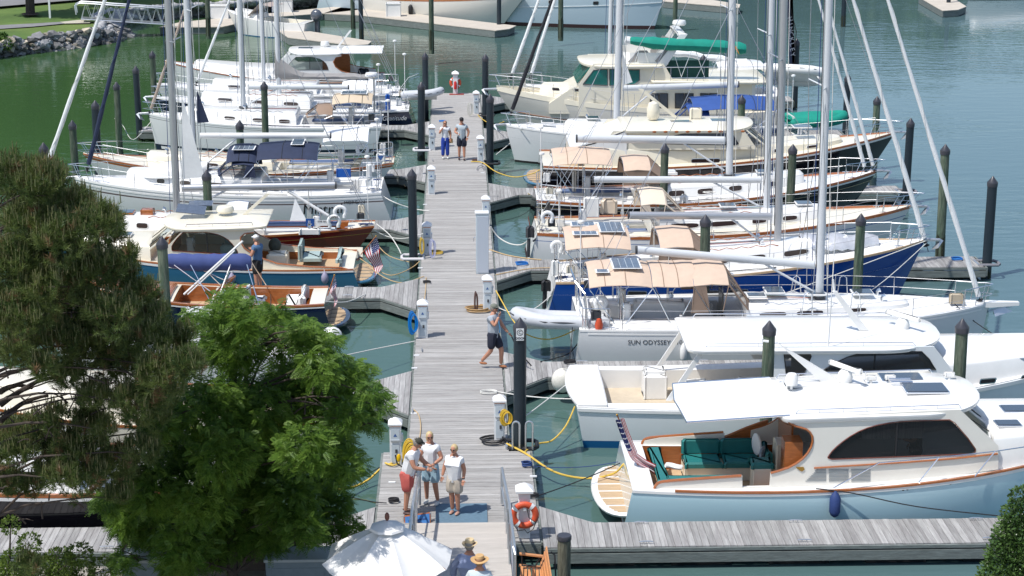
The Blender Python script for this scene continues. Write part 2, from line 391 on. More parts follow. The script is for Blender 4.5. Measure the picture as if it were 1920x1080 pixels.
RN = ['right hand finger pier nearest the camera, in front of the pale aqua motor yacht', 'right hand finger pier between the grey hulled sloop and the white lobster yacht', 'right hand finger pier beyond the deep blue hulled sloop, blue line coils on it', 'right hand finger pier just beyond the black hulled ketch with tan canvas', 'right hand finger pier by the bow of the white sloop with black furled jib', 'right hand finger pier farthest away, at the cream trawler']
LN = ['left hand finger pier nearest the camera, half hidden under the locust tree', 'left hand finger pier behind the locust tree, second from the camera', 'left hand finger pier the man in the white cap stands on', 'left hand finger pier beside the maroon sloop stern', 'left hand finger pier behind the white bimini sloop', 'left hand finger pier in front of the navy stern with white script']
for i, (a, b) in enumerate(FR): finger(1, a, b, [13.5, 17.6, 17.75, 17.7, 17.9, 17.2][i], RN[i], near_flare=(i > 0))
for i, (a, b) in enumerate(FL): finger(-1, a, b, -14.8, LN[i], near_flare=(i > 0))
# ---- piles
def pile_proto(kind):
    t = thing('mooring_pile', '', 'pile', (0, 0, 0), 'mooring piles')
    r = .155
    if kind == 'black':
        m = MB(); m.lathe((0, 0, 0), [(r, -4.6), (r, 0-.30)], 20); m.build('sleeve', pileblack, t)
    else:
        m = MB(); m.lathe((0, 0, 0), [(r*1.04, -4.6), (r*1.0, -3.0), (r*.985, -1.5), (r*.95, -.28)], 16); m.build('post', pilegreen, t)
    m = MB(); m.rings([[Vector(((r*1.03+.012*math.sin(a*5))*math.cos(a), (r*1.03+.012*math.sin(a*5))*math.sin(a), z+.07*math.sin(a*3)+.05*math.sin(a*7))) for a in [2*math.pi*q/20 for q in range(20)]] for z in (-4.4, -3.22)], 0, cap=False); m.build('weed_band', mat('dark weed and barnacles', (.022, .028, .014), .9, noise=.6, nscale=12, bump=1, bscale=20), t)
    m = MB(); m.lathe((0, 0, 0), [(r*1.08, -.36), (r*1.12, -.24), (r*1.10, -.21), (.012, 0)], 20); m.build('cap', capblack, t)
    return t
PB = pile_proto('black'); PG = pile_proto('green')
first = {'b': True, 'g': True}
def pile(kind, px, py, Y, label):
    p = Q(px, py, Y); src = PB if kind == 'b' else PG
    if first[kind]: first[kind] = False; src.location = p; src['label'] = label; return src
    o = dup(src, p, label); o.rotation_euler = (random.uniform(-.012, .012), random.uniform(-.012, .012), random.uniform(0, 6)); k_ = random.uniform(.95, 1.05); o.scale = (k_, k_, 1); return o
for a in [
 ('b', 975, 595, 43.3, 'black sleeved pile with the white C DOCK plate near the ladder'),
 ('b', 772, 316, 62.2, 'tall black pile left of the pier, beside the maroon sloop stern'),
 ('b', 919, 176, 78.6, 'black pile right of the pier beside the walking couple'),
 ('b', 910, 101, 90.5, 'black pile right of the pier, behind the one beside the walking couple'),
 ('b', 790, 153, 81.7, 'black pile left of the pier, nearer of the pair by the grey dinghy'),
 ('b', 797, 98, 92, 'black pile left of the pier, farther of the pair by the grey dinghy'),
 ('b', 1708, 221, 72.3, 'black pile beyond the bow of the black hulled ketch'),
 ('b', 1862, 330, 60.8, 'black pile at the outer end of the finger pier by the blue bow'),
 ('b', 1590, 138, 85.5, 'black pile behind the two furled headsails in the open water'),
 ('b', 1494, 72, 95, 'black pile beside the blue lettered flag'),
 ('b', 254, 123, 87, 'tall black pile in the green water left of the grey hulled sloop'),
 ('b', 178, 188, 77, 'black pile just behind the navy furled headsail on the left'),
 ('b', 81, 267, 67, 'black pile at the foot of the white furled headsail above the pine'),
 ('g', 1443, 601, 43.2, 'green wooden pile standing in front of the white lobster yacht hardtop'),
 ('g', 1805, 597, 43.2, 'green wooden pile at the right, between the two motor yachts'),
 ('g', 1615, 400, 55.2, 'green wooden pile in front of the deep blue bow'),
 ('g', 1323, 402, 55.2, 'green wooden pile just right of the brown dodger'),
 ('g', 1247, 268, 67, 'green wooden pile in front of the tan spray hood on the black ketch'),
 ('g', 1487, 270, 67, 'green wooden pile in front of the black ketch foredeck'),
 ('g', 1773, 270, 62.2, 'green wooden pile in open water right of the ketch bow'),
 ('g', 1645, 180, 79, 'green wooden pile behind the bow rail of the black motor yacht'),
 ('g', 1391, 178, 79, 'green wooden pile in front of the blue bimini'),
 ('g', 1319, 102, 91, 'green wooden pile behind the cream trawler flybridge'),
 ('g', 303, 443, 53.4, 'green wooden pile in front of the steel blue picnic boat'),
 ('g', 387, 318, 63, 'green wooden pile in front of the white sloop with the navy dodger'),
 ('g', 449, 225, 72.6, 'green wooden pile just left of the navy dodger top'),
 ('g', 495, 152, 81.6, 'green wooden pile in front of the big grey hulled sloop'),
 ('g', 135, 225, 72.5, 'green wooden pile at the left, by the bow of the navy dodger sloop'),
 ('g', 218, 153, 83, 'green wooden pile with a white line round it, in the green water'),
 ('g', 285, 95, 93.5, 'green wooden pile in the green water behind the sloop pulpits'),
 ('b', 675, -40, 121.5, 'dark pile at the end of the short far dock'),
 ('b', 936, -35, 126, 'dark pile at the corner of the far dock by the white yawl'),
 ('g', 808, -45, 111, 'brown green pile standing in the water behind the lifebuoy'),
 ('g', 659, -60, 128, 'green pile behind the short far dock'),
 ('g', 387, -60, 123, 'green pile beside the far white dock box'),
 ('g', 1052, -60, 119, 'green pile in front of the long pale blue hull'),
 ('g', 1268, -45, 126, 'green pile right of the long pale blue hull'),
 ('b', 314, 70, 104, 'dark pile behind the sloop masts on the left'),
 ('b', 1782, -60, 138, 'dark pile at the end of the far right dock'),
 ('b', 1585, -60, 128, 'green tinged pile far right, left one of three'),
 ]: pile(*a)
# flat topped pile close to the bench
q = Q(1058, 1003, 35.3); t = thing('mooring_pile', 'weathered wooden pile with a flat black cap beside the teak bench', 'pile', q, 'mooring piles')
m = MB(); m.lathe(q, [(.135, -3), (.135, -.05)], 16); m.build('post', mat('brown weathered pile', (.13, .125, .09), .85, noise=.5, nscale=5, stretch=(5, 5, .6), bump=.7, bscale=10), t)
m = MB(); m.lathe(q, [(.148, -.10), (.152, -.02), (.140, 0)], 20); m.build('cap', capblack, t)
# small C DOCK plate on the near pile
dpz = Q(975, 595, 43.3)
sg = thing('dock_sign', 'white plate reading C DOCK with a ringed letter C on the black pile', 'sign', (dpz.x-.01, 43.3-.165, 2.95))
m = MB(); zt = Q(975, 627, 43.14).z; c0 = Vector((Q(975, 627, 43.14).x, 43.125, zt)); m.box(c0, (.19, .012, .30)); m.build('plate', pvc, sg)
m = MB(); m.rings([[c0+Vector((r*math.cos(a), -.008, .05+r*math.sin(a))) for a in [2*math.pi*k/24 for k in range(24)]] for r in (.063, .078)], 0, cap=False); m.build('ring', ink, sg)
text('C', c0+Vector((0, -.009, .05)), .115, (1, 0, 0), (0, 0, 1), ink, sg); text('DOCK', c0+Vector((0, -.009, -.095)), .075, (1, 0, 0), (0, 0, 1), ink, sg, bold=.002)
# ---- pile guides at the pier edge
def guide(x, y, side, label, mt=None):
    t = thing('pile_guide', label, 'pile guide', (x, y, .5), 'pile guides on the pier edge')
    w2, d2 = .36, .30
    pts = [(x-side*w2*1.1, y-d2), (x+side*w2*.8, y-d2), (x+side*w2, y-d2*.6), (x+side*w2, y+d2*.6), (x+side*w2*.8, y+d2), (x-side*w2*1.1, y+d2)]
    m = MB(); m.tube([(a, b, .50) for a, b in pts], .055, 8); m.build('hoop', mt or steel, t)
    m = MB(); m.box((x-side*w2*1.1, y, .47), (.06, d2*2.3, .14)); m.build('bracket', galv, t)
for (a, b, s, l) in [(1.55, 43.3, 1, 'black hoop round the C DOCK pile'), (-1.56, 62.2, -1, 'pale hoop round the black pile by the maroon stern'), (1.45, 78.6, 1, 'hoop round the black pile beside the walking couple'), (-1.56, 81.7, -1, 'pale hoop round the near pile by the grey dinghy'), (1.45, 90.5, 1, 'hoop round the farther black pile right of the pier')]:
    guide(a, b, s, l, mat('white rubber hoop', (.62, .6, .62), .5) if 'pale' in l else black)
guide(17.95, 60.8, 1, 'hoop round the black pile at the outer finger end by the blue bow', mat('grey rubber hoop', (.2, .2, .22), .5))
guide(17.9, 72.3, 1, 'hoop round the black pile beyond the ketch bow', mat('grey rubber hoop', (.2, .2, .22), .5))
# ---- service pedestals
def pedestal():
    t = thing('power_pedestal', '', 'pedestal', (0, 0, .5), 'white power pedestals along the pier')
    m = MB(); m.rings([[Vector((sx*a, sy*a*1.0, z)) for sx, sy in ((-1, -1), (1, -1), (1, 1), (-1, 1))] for a, z in ((.135, .0+.5), (.135, 1.46))], 0); m.build('body', pvc, t)
    m = MB(); m.box((0, 0, 1.475), (.26, .26, .03)); m.build('amber_lens', mat('amber lens', (.55, .16, .05), .3), t)
    m = MB(); m.rings([[Vector((sx*a, sy*a, z)) for sx, sy in ((-1, -1), (1, -1), (1, 1), (-1, 1))] for a, z in ((.165, 1.49), (.17, 1.535), (.13, 1.585), (.015, 1.66))], 0); m.build('cap', mat('bright white cap', (.8, .8, .8), .5), t)
    m = MB(); m.box((0, -.142, 1.27), (.21, .014, .27)); m.build('upper_panel', pvcgrey, t)
    m = MB(); m.box((0, -.155, 1.13), (.22, .045, .03)); m.build('socket_hood', mat('light grey hood', (.4, .43, .46), .5), t)
    m = MB(); m.box((0, -.142, .80), (.19, .014, .46)); m.build('lower_panel', pvcgrey, t)
    m = MB(); m.add([(-.045, -.151, 1.22), (.045, -.151, 1.22), (0, -.151, 1.30)], [(0, 1, 2)]); m.build('triangle_mark', logo_blue, t)
    m = MB(); m.box((.02, -.156, .86), (.05, .02, .09)); m.build('valve', darkgrey, t)
    m = MB(); m.box((.155, 0, 1.15), (.05, .12, .2)); m.build('side_box', pvc, t)
    return t
PED = pedestal(); pf = [True]
PEDS = [
 (805, 302, None, 'white power pedestal left of the pier, one before the walking couple', (809, 365)),
 (0, 0, None, 'white power pedestal left of the pier with coiled lines at its foot', (801, 478)),
 (0, 0, None, 'white power pedestal with a bright blue hose hung beside it', (793, 634)),
 (0, 0, None, 'white power pedestal behind the locust tree, thick yellow cords on it', (742, 872)),
 (0, 0, None, 'white power pedestal with yellow cord hung on it, beside the ladder', (937, 826)),
 (0, 0, None, 'white power pedestal with tan hose coil at its foot', (914, 585)),
 (0, 0, None, 'white power pedestal behind the tall grey cabinet', (911, 425)),
 (0, 0, None, 'white power pedestal right of the pier, brown hose coil at its foot', (901, 304)),
 (0, 0, None, 'white power pedestal farthest right, pale hose looped on it', (893, 214)),
 (0, 0, None, 'white power pedestal at the shoulder of the woman in white on the pier', (810, 282)),
]
for (_, _, _, lab, (bx, by)) in PEDS:
    p = P(bx, by, .5)
    L = Vector((p.x, p.y+.13, .5))
    if pf[0]: pf[0] = False; PED.location = L; PED['label'] = lab
    else: dup(PED, L, lab)
# ================================================================= BOAT PARTS
def lerp(a, b, t): return a+(b-a)*t
class Boat:
    """hull runs from the stern Xs to the bow Xb at centre line Yc; v is measured away from the camera"""
    def __init__(s, name, label, cat, Xs, Xb, Yc, B, zs, ws=.75, tm=.42, rake_b=.9, rake_s=.3, flare=.35, group=None, bowp=2.0, wlk=.10, bulge=1.6):
        s.Xs, s.Xb, s.Yc, s.B = Xs, Xb, Yc, B; s.L = abs(Xb-Xs); s.d = 1 if Xb > Xs else -1
        s.z0, s.zm, s.z1 = zs; s.ws, s.tm, s.rb, s.rs, s.fl, s.bowp, s.wlk, s.bulge = ws, tm, rake_b, rake_s, flare, bowp, wlk, bulge
        s.root = thing(name, label, cat, ((Xs+Xb)/2, Yc, 0), group)
    def zsh(s, t):                                        # sheer height
        a = s.z0; b = s.zm; c = s.z1; tt = .38
        # quadratic through (0,a),(tt,b),(1,c)
        q2 = ((c-a)-(b-a)/tt)/(1-tt); q1 = (c-a)-q2; return a+q1*t+q2*t*t
    def hb(s, t):                                         # half beam at sheer
        if t < s.tm: k = s.ws+(1-s.ws)*math.sin(math.pi/2*t/s.tm)
        else: k = max(0.0, 1-((t-s.tm)/(1-s.tm))**s.bowp)**.82
        return max(.035, s.B/2*k)
    def X(s, t, f=1.0): return s.Xs + s.d*(s.L*t - s.rb*(t**5)*(1-f) + s.rs*((1-t)**8)*(1-f))
    def tx(s, X): return (X-s.Xs)*s.d/s.L                 # t of a world X
    def side(s, t, f, sd=-1, off=0.0):
        """point of the topside; f 0 keel line .. 1 sheer; sd -1 is the side facing the camera"""
        zb = -.35; z = lerp(zb, s.zsh(t), f)
        e = s.wlk + s.fl*max(0, (t-.45)/.55)**1.5
        k = 1-e*max(0.0, 1-f)**s.bulge
        return Vector((s.X(t, f), s.Yc+sd*(s.hb(t)*k+off), z))
    def fz(s, t, z): return (z+.35)/(s.zsh(t)+.35)
    def hull(s, top, boot=None, anti=None, boot_z=(.02, .12), cove=None, covef=(.84, .87), n=30, name='hull', transom=None):
        m = MB(); ts = [i/n for i in range(n+1)]; rows = []
        def frs(t):
            l = [0, s.fz(t, boot_z[0]), s.fz(t, boot_z[1]), .42, .6, .75, covef[0], covef[1], .94, 1.0]
            for i in range(1, len(l)): l[i] = max(l[i], l[i-1]+.001)
            return l
        for t in ts:
            fr = frs(t); rows.append([s.side(t, f, -1) for f in fr] + [s.side(t, f, 1) for f in reversed(fr)])
        nf = len(rows[0]); mids = []
        mi_of = [2, 1, 0, 0, 0, 0, 3, 0, 0]
        mats = [top, boot or top, anti or boot or top, cove or top, transom or top]
        vs = [p for r in rows for p in r]; fs = []; mi = []
        for i in range(n):
            for j in range(nf-1):
                if j == nf//2-1: continue
                fs.append((i*nf+j, i*nf+j+1, (i+1)*nf+j+1, (i+1)*nf+j)); jj = j if j < nf//2-1 else nf-2-j; mi.append(mi_of[jj])
        h = nf//2
        for j in range(h-1): fs.append((j, j+1, nf-2-j, nf-1-j)); mi.append(4 if j > 1 else mi_of[j])
        m.v = [tuple(v) for v in vs]; m.f = fs; m.m = mi
        s.hullob = m.build(name, mats, s.root); return s.hullob
    def deck(s, mt, holes=(), camber=.06, drop=.0, n=44, floor=None, wall=None, name='deck', depth=.55, t0=.0, t1=1.0):
        """holes: (X start, X end, half width, depth) cockpits cut out of the deck"""
        ts = sorted(set([lerp(t0, t1, i/n) for i in range(n+1)] + [min(1, max(0, s.tx(h[0]))) for h in holes] + [min(1, max(0, s.tx(h[1]))) for h in holes]))
        hw = holes[0][2] if holes else .8
        m = MB()
        def pt(t, v, k=1): b = s.hb(t); z = s.zsh(t)-drop+camber*(1-(v/b)**2); return Vector((s.X(t), s.Yc+v, z))
        def lat(t):
            b = s.hb(t)-.015; w2 = min(hw, b*.86); return [-b, -(b+w2)/2, -w2, -w2*.5, 0, w2*.5, w2, (b+w2)/2, b]
        rows = [[pt(t, v) for v in lat(t)] for t in ts]; nn = 9; vs = [p for r in rows for p in r]; fs = []
        for i in range(len(ts)-1):
            tc = (ts[i]+ts[i+1])/2
            inh = any(min(s.tx(h[0]), s.tx(h[1])) < tc < max(s.tx(h[0]), s.tx(h[1])) for h in holes)
            for j in range(nn-1):
                if inh and 2 <= j <= 5: continue
                fs.append((i*nn+j, i*nn+j+1, (i+1)*nn+j+1, (i+1)*nn+j))
        m.add(vs, fs); m.build(name, mt, s.root)
        for h in holes:
            ta, tb = sorted((s.tx(h[0]), s.tx(h[1]))); K = 10; tt = [lerp(ta, tb, i/K) for i in range(K+1)]; dp = h[3] if len(h) > 3 else depth
            wl = MB(); fl = MB(); top = []; bot = []
            for t in tt:
                w2 = min(hw, (s.hb(t)-.015)*.86); zf = min(s.zsh(tt[0]), s.zsh(tt[-1]))-dp
                top.append((pt(t, -w2), pt(t, w2))); bot.append((Vector((s.X(t), s.Yc-w2, zf)), Vector((s.X(t), s.Yc+w2, zf))))
            for k in (0, 1):
                wl.grid([[a[k], b2[k]] for a, b2 in zip(top, bot)])
            for e in (0, -1): wl.add([top[e][0], top[e][1], bot[e][1], bot[e][0]], [(0, 1, 2, 3)])
            fl.grid([[b2[0]+Vector((0, 0, .003)), b2[1]+Vector((0, 0, .003))] for b2 in bot])
            wl.build('cockpit_liner', wall or mt, s.root); fl.build('cockpit_sole', floor or mt, s.root)
    def rail(s, mt, h=.05, w=.05, t0=0, t1=1, name='toe_rail', z=0.0, sides=(-1, 1), inset=.0, n=36):
        for sd in sides:
            m = MB(); rows = []
            for i in range(n+1):
                t = lerp(t0, t1, i/n); p = s.side(t, 1.0, sd); y0 = p.y + sd*(.012-inset); y1 = y0 - sd*min(w, s.hb(t)*1.2); zz = p.z+z
                rows.append([Vector((p.x, y0, zz-.015)), Vector((p.x, y0, zz+h)), Vector((p.x, y1, zz+h)), Vector((p.x, y1, zz-.015))])
            m.rings(rows, 0, True); m.build(name, mt, s.root)
    def band(s, mt, z0f, z1f, t0=0, t1=1, off=.012, name='rubbing_strake', sides=(-1, 1), n=36, th=None):
        """proud strip on the topsides between heights z0f and z1f (fractions)"""
        for sd in sides:
            m = MB(); rows = []
            for i in range(n+1):
                t = lerp(t0, t1, i/n); a = s.side(t, z0f, sd, off); b = s.side(t, z1f, sd, off); c = s.side(t, z1f, sd, -.01); dd = s.side(t, z0f, sd, -.01); rows.append([a, b, c, dd])
            m.rings(rows, 0, True); m.build(name, mt, s.root)
    def port(s, x0, x1, zc, h, mt=None, sd=-1, fr=True, name='hull_window', off=.012):
        t0, t1 = s.tx(x0), s.tx(x1)
        def q(x, z, o): t = s.tx(x); return s.side(t, s.fz(t, z), sd, o)
        def outline(x0, x1, h, o): 
            r = min(h/2, abs(x1-x0)/2)*.6; pts = []
            for (cx, cz, a0) in ((x1, h/2, 0), (x0, h/2, 1), (x0, -h/2, 2), (x1, -h/2, 3)):
                sx = 1 if cx == x1 else -1; sg = 1 if x1 > x0 else -1
                for k in range(4):
                    a = math.pi/2*(a0+k/3); pts.append(q(cx - sx*sg*r + r*math.cos(a)*sg, zc+cz-(r if cz > 0 else -r)+r*math.sin(a), o))
            return pts
        p = outline(x0, x1, h, off); m = MB(); m.add(p, [tuple(range(len(p)))]); g = m.build(name, mt or portg, s.root)
        if fr:
            sg = 1 if x1 > x0 else -1
            a = outline(x0-sg*.03, x1+sg*.03, h+.06, off*.6); m = MB(); m.rings([a, p], 0, cap=False); m.build('frame', steel, g) if g else None
        return g
    def trunk(s, xa, xb, wa, wb, h, mt, ha=None, zoff=0.0, nose=.6, name='cabin_trunk', top=None, slope=.16, camber=.07, taft=0.0, zfollow=True):
        """cabin trunk from xa (aft) to xb (forward); half widths wa, wb; h forward height, ha aft height"""
        ha = h if ha is None else ha; N = 14; d = s.d; L = abs(xb-xa)
        def ol(inset, zk):
            side = []
            for i in range(N+1):
                k = i/N; x = lerp(xa, xb-d*nose, k); w2 = lerp(wa, wb, k**1.3)-inset; side.append((x+ (d*inset*.5 if i == 0 else 0), w2, k*(1-nose/L)))
            ns = []
            for i in range(1, 7):
                a = math.pi/2*i/6; w2 = (wb-inset)*math.cos(a)**.75 if i < 6 else 0; ns.append((xb-d*nose+d*(nose-inset*1.2)*math.sin(a), w2, 1-nose/L*(1-math.sin(a))))
            full = side+ns; pts = [(x, -w2, k) for x, w2, k in full] + [(x, w2, k) for x, w2, k in reversed(full[:-1])]
            out = []
            for x, v, k in pts:
                t = min(1, max(0, s.tx(x))); zb = (s.zsh(t) if zfollow else 0)+zoff; hh = lerp(ha, h, k)
                out.append(Vector((x, s.Yc+v, zb - .04 + (hh+.04)*zk + (camber*(1-(v/max(wa, wb))**2) if zk >= .99 else 0))))
            return out
        m = MB(); R = [ol(0, 0), ol(slope*h*.9, .88), ol(slope*h+.03, .97), ol(slope*h+.09, 1.0), ol(slope*h+wb*.55, 1.005)]
        m.rings(R, 0, cap0=False, cap1=False)
        n = len(R[0]); o = (len(R)-1)*n
        # close top with strips between the two sides
        fs = [(o+i, o+i+1, o+n-2-i, o+n-1-i) for i in range(n//2-1)]; fs.append((o+n//2-1, o+n//2, o+n//2+1)) if n % 2 else None
        m.f += fs; m.m += [0]*len(fs)
        ob = m.build(name, mt, s.root)
        s.tr = dict(xa=xa, xb=xb, wa=wa, wb=wb, h=h, ha=ha, zoff=zoff, nose=nose, slope=slope, L=L, camber=camber, zf=zfollow, ob=ob)
        return ob
    def tside(s, x, f, sd=-1, off=.008):
        q = s.tr; k = (x-q['xa'])/(q['xb']-s.d*q['nose']-q['xa']); k = min(1, max(0, k)); w2 = lerp(q['wa'], q['wb'], k**1.3); kk = k*(1-q['nose']/q['L']); hh = lerp(q['ha'], q['h'], kk)
        zb = (s.zsh(s.tx(x)) if q['zf'] else 0)+q['zoff']; return Vector((x, s.Yc+sd*(w2-q['slope']*q['h']*f*1.0+off), zb+hh*f))
    def twin(s, x0, x1, f0=.35, f1=.7, mt=None, sd=-1, taper=0.0, name='portlight', frame=True):
        """portlight on the trunk side"""
        def ol(g, off):
            pts = []; dx = (x1-x0); 
            for i in range(12):
                a = 2*math.pi*i/12+math.pi/12; cx = abs(math.cos(a))**.45*math.copysign(1, math.cos(a)); cz = abs(math.sin(a))**.6*math.copysign(1, math.sin(a))
                x = (x0+x1)/2+cx*(abs(dx)/2+g)*s.d; ff = (f0+f1)/2+cz*((f1-f0)/2+g*1.8)*(1-taper*(cx+1)/2); pts.append(s.tside(x, ff, sd, off))
            return pts
        p = ol(0, .012); m = MB(); m.add(p, [tuple(range(12))]); g = m.build(name, mt or portg, s.tr['ob'])
        if frame: m = MB(); m.rings([ol(.03, .004), p], 0, cap=False); m.build('frame', gel if frame is True else frame, s.tr['ob'])
        return g
    def hatch(s, x, v, lx, ly, z, mt=None, tilt=0.0, frame=None, name='hatch'):
        R = Matrix.Rotation(tilt, 3, 'Y'); c = Vector((x, s.Yc+v, z)); m = MB()
        m.box(c, (lx+.07, ly+.07, .05), rot=R); f = m.build(name, frame or gel, s.root, bevel=.01)
        m = MB(); m.box(c+R@Vector((0, 0, .03)), (lx, ly, .02), rot=R); m.build('pane', mt or hatchg, f); return f
    def lifelines(s, t0, t1, n=6, h=.62, inset=.06, sides=(-1, 1), wires=(1.0, .5), mt=None):
        for sd in sides:
            tops = []
            for i in range(n+1):
                t = lerp(t0, t1, i/n); p = s.side(t, 1, sd); a = Vector((p.x, p.y-sd*inset, p.z)); b = a+Vector((0, sd*.02, h)); tops.append((a, b))
                m = MB(); m.tube([a, b], .013, 5); m.build('stanchion', mt or steel, s.root)
            for k in wires:
                m = MB(); m.tube([a.lerp(b, k) for a, b in tops], .006, 4); m.build('lifeline', wire, s.root)
    def pulpit(s, t0=.93, h=.62, ext=.15, name='pulpit', mt=None):
        m = MB(); pts = []
        for k in range(13):
            a = k/12; sd = -1 if a < .5 else 1; tt = lerp(t0, 1.0, 1-abs(2*a-1)); p = s.side(tt, 1, sd); b = s.hb(tt)
            y = s.Yc+sd*max(.16, b-.05) if k != 6 else s.Yc
            pts.append(Vector((s.X(tt)+s.d*ext*(1-abs(2*a-1)), y, s.zsh(t0)+h+.04*(1-abs(2*a-1)))))
        m.tube(pts, .015, 6); m.tube([p-Vector((0, 0, .30)) for p in pts[1:-1]], .011, 5)
        for k in (0, 3, 5, 7, 9, 12):
            p = pts[k]; tt = min(.995, lerp(t0, 1, 1-abs(2*k/12-1))); m.tube([p, Vector((s.X(tt)-s.d*.05, s.Yc+(p.y-s.Yc)*.9, s.zsh(tt)))], .014, 5)
        return m.build(name, mt or steel, s.root)
    def pushpit(s, h=.65, t1=.07, gate=.35):
        for sd in (-1, 1):
            m = MB(); a = s.side(t1, 1, sd); b = s.side(.005, 1, sd); hy = s.hb(0)*.35
            pts = [Vector((a.x, a.y-sd*.06, a.z+h)), Vector((b.x+s.d*.1, b.y-sd*.06, b.z+h)), Vector((b.x+s.d*.03, b.y-sd*.14, b.z+h)), Vector((b.x, s.Yc+sd*hy, b.z+h))]
            m.tube(pts, .015, 6); m.tube([p-Vector((0, 0, h*.5)) for p in pts], .011, 5)
            for p in pts: m.tube([p, p-Vector((0, 0, h))], .014, 5)
            m.build('pushpit', steel, s.root)
    def mast(s, x, zb, H=16.5, r=.096, mt=None, rake=.012, spread=(6.2, 10.8), name='mast', shroud=True, yw=None):
        mt = mt or aluwhite; m = MB(); rings = []
        y0 = s.Yc
        for z in (zb, zb+1, zb+6, zb+H): rings.append([Vector((x-s.d*rake*(z-zb)+math.cos(a)*r*1.22, y0+math.sin(a)*r*.95, z)) for a in [2*math.pi*k/14 for k in range(14)]])
        m.rings(rings, 0, True); o = m.build(name, mt, s.root)
        m = MB(); m.rings([[Vector((x-s.d*(rake*(z-zb)+r*1.2)+math.cos(a)*.018, y0+math.sin(a)*.022, z)) for a in [2*math.pi*k/6 for k in range(6)]] for z in (zb+.9, zb+H)], 0, True); m.build('sail_track', darkgrey, o)
        m = MB(); m.lathe((x, y0, zb-.06), [(r*2.0, 0), (r*2.0, .07)], 14); m.build('mast_collar', darkgrey, o)
        top = Vector((x-s.d*rake*H, y0, zb+H)); s.mtop = top; s.mast0 = Vector((x, y0, zb))
        for k, hz in enumerate(spread):
            if hz < H:
                for sd in (-1, 1):
                    m = MB(); c = Vector((x-s.d*rake*hz, y0, zb+hz)); m.tube([c, c+Vector((-s.d*.3, sd*(s.B*.27), .08))], .03, 6, r2=.018); m.build('spreader', mt, o)
        if shroud:
            for sd in (-1, 1):
                c = Vector((x-s.d*.05, y0+sd*s.hb(s.tx(x))*.93, s.zsh(s.tx(x)))); c2 = Vector((x-s.d*.5, y0+sd*s.hb(s.tx(x))*.80, s.zsh(s.tx(x))))
                sp = [Vector((x-s.d*(rake*hz+.3), y0+sd*s.B*.27, zb+hz+.08)) for hz in spread if hz < H]
                m = MB(); m.tube([c]+sp+[top], .012, 4); m.build('shroud', wire, s.root)
                m = MB(); m.tube([c2, Vector((x-s.d*.07, y0, zb+spread[0]-.1))], .011, 4); m.build('shroud', wire, s.root)
            # halyards beside the mast
            for k, (dx, dy) in enumerate(((.22, -.06), (-.24, .05))):
                m = MB(); m.tube([Vector((x+dx, y0+dy, zb+.1)), Vector((x+dx*.6-s.d*rake*H, y0+dy, zb+H-.3))], .011, 4); m.build('halyard', [ropewhite, ropeblue][k], s.root)
        return o
    def boom(s, x0, z0, x1, z1, r=.10, mt=None, name='boom', y=None, sheet=True, vang=True):
        yy = s.Yc if y is None else y; m = MB(); rings = []
        for k in (0, 1):
            c = Vector((lerp(x0, x1, k), yy, lerp(z0, z1, k))); rings.append([c+Vector((0, r*math.cos(a)*.9, r*1.2*math.sin(a))) for a in [2*math.pi*j/12 for j in range(12)]])
        m.rings(rings, 0, True); o = m.build(name, mt or aluwhite, s.root)
        m = MB(); dd = 1 if x1 > x0 else -1; m.rings([[Vector((x1+dd*q, yy+r*.95*math.cos(a), z1+r*1.26*math.sin(a))) for a in [2*math.pi*j/12 for j in range(12)]] for q in (-.03, .03)], 0, True); m.build('end_cap', darkgrey, o)
        if vang:
            m = MB(); a = Vector((lerp(x0, x1, .28), yy, lerp(z0, z1, .28)-r)); b = Vector((x0, yy, s.mast0.z+.15)); m.tube([a, b], .035, 8); m.build('vang', mt or aluwhite, s.root)
        if sheet:
            m = MB(); xx = lerp(x0, x1, .82); t = s.tx(xx)
            for q in (-.05, 0, .05): m.tube([Vector((xx, yy+q, lerp(z0, z1, .82)-r)), Vector((xx+q, yy+q*2, s.zsh(t)+.1))], .007, 4)
            m.build('mainsheet', ropewhite, s.root)
        return o
    def stay(s, top, bot, r=.055, mt=None, name='furled_headsail', strip=None, drum=True):
        top = Vector(top); bot = Vector(bot); N = 22; m = MB(); pts = []; rr = []
        for i in range(N+1):
            k = i/N; pts.append(bot.lerp(top, k)); rr.append(r*(1+.25*math.sin(k*9)*0.3+.12*math.sin(i*2.1))*(1-.45*k))
        m.tube(pts, rr, 9); o = m.build(name, mt or sail, s.root)
        if drum:
            m = MB(); dirv = (top-bot).normalized(); q = bot-dirv*.28; m.tube([q, q+dirv*.02, q+dirv*.03, q+dirv*.13, q+dirv*.14, q+dirv*.16], [.10, .10, .05, .05, .10, .10], 10); m.tube([q-dirv*.2, bot], .012, 5); m.build('furler_drum', black, o)
        # spiral of sheet round the sail
        m = MB(); u = (top-bot).normalized(); a = u.cross(Vector((0, 1, 0))).normalized(); b = u.cross(a); pts = []
        for i in range(60):
            k = i/60*.9; rad = r*(1-.45*k)*1.12; an = i*.55; pts.append(bot.lerp(top, k)+a*rad*math.cos(an)+b*rad*math.sin(an))
        m.tube(pts, .006, 4); m.build('wrapped_sheet', strip or ropewhite, o); return o
    def backstay(s, pts=None):
        m = MB(); a = Vector((s.Xs+s.d*.1, s.Yc, s.zsh(0))); 
        for sd in (-1, 1): m.tube([a+Vector((0, sd*s.hb(0)*.7, 0)), a.lerp(s.mtop, .3)], .010, 4)
        m.tube([a.lerp(s.mtop, .3), s.mtop], .010, 4); return m.build('backstay', wire, s.root)
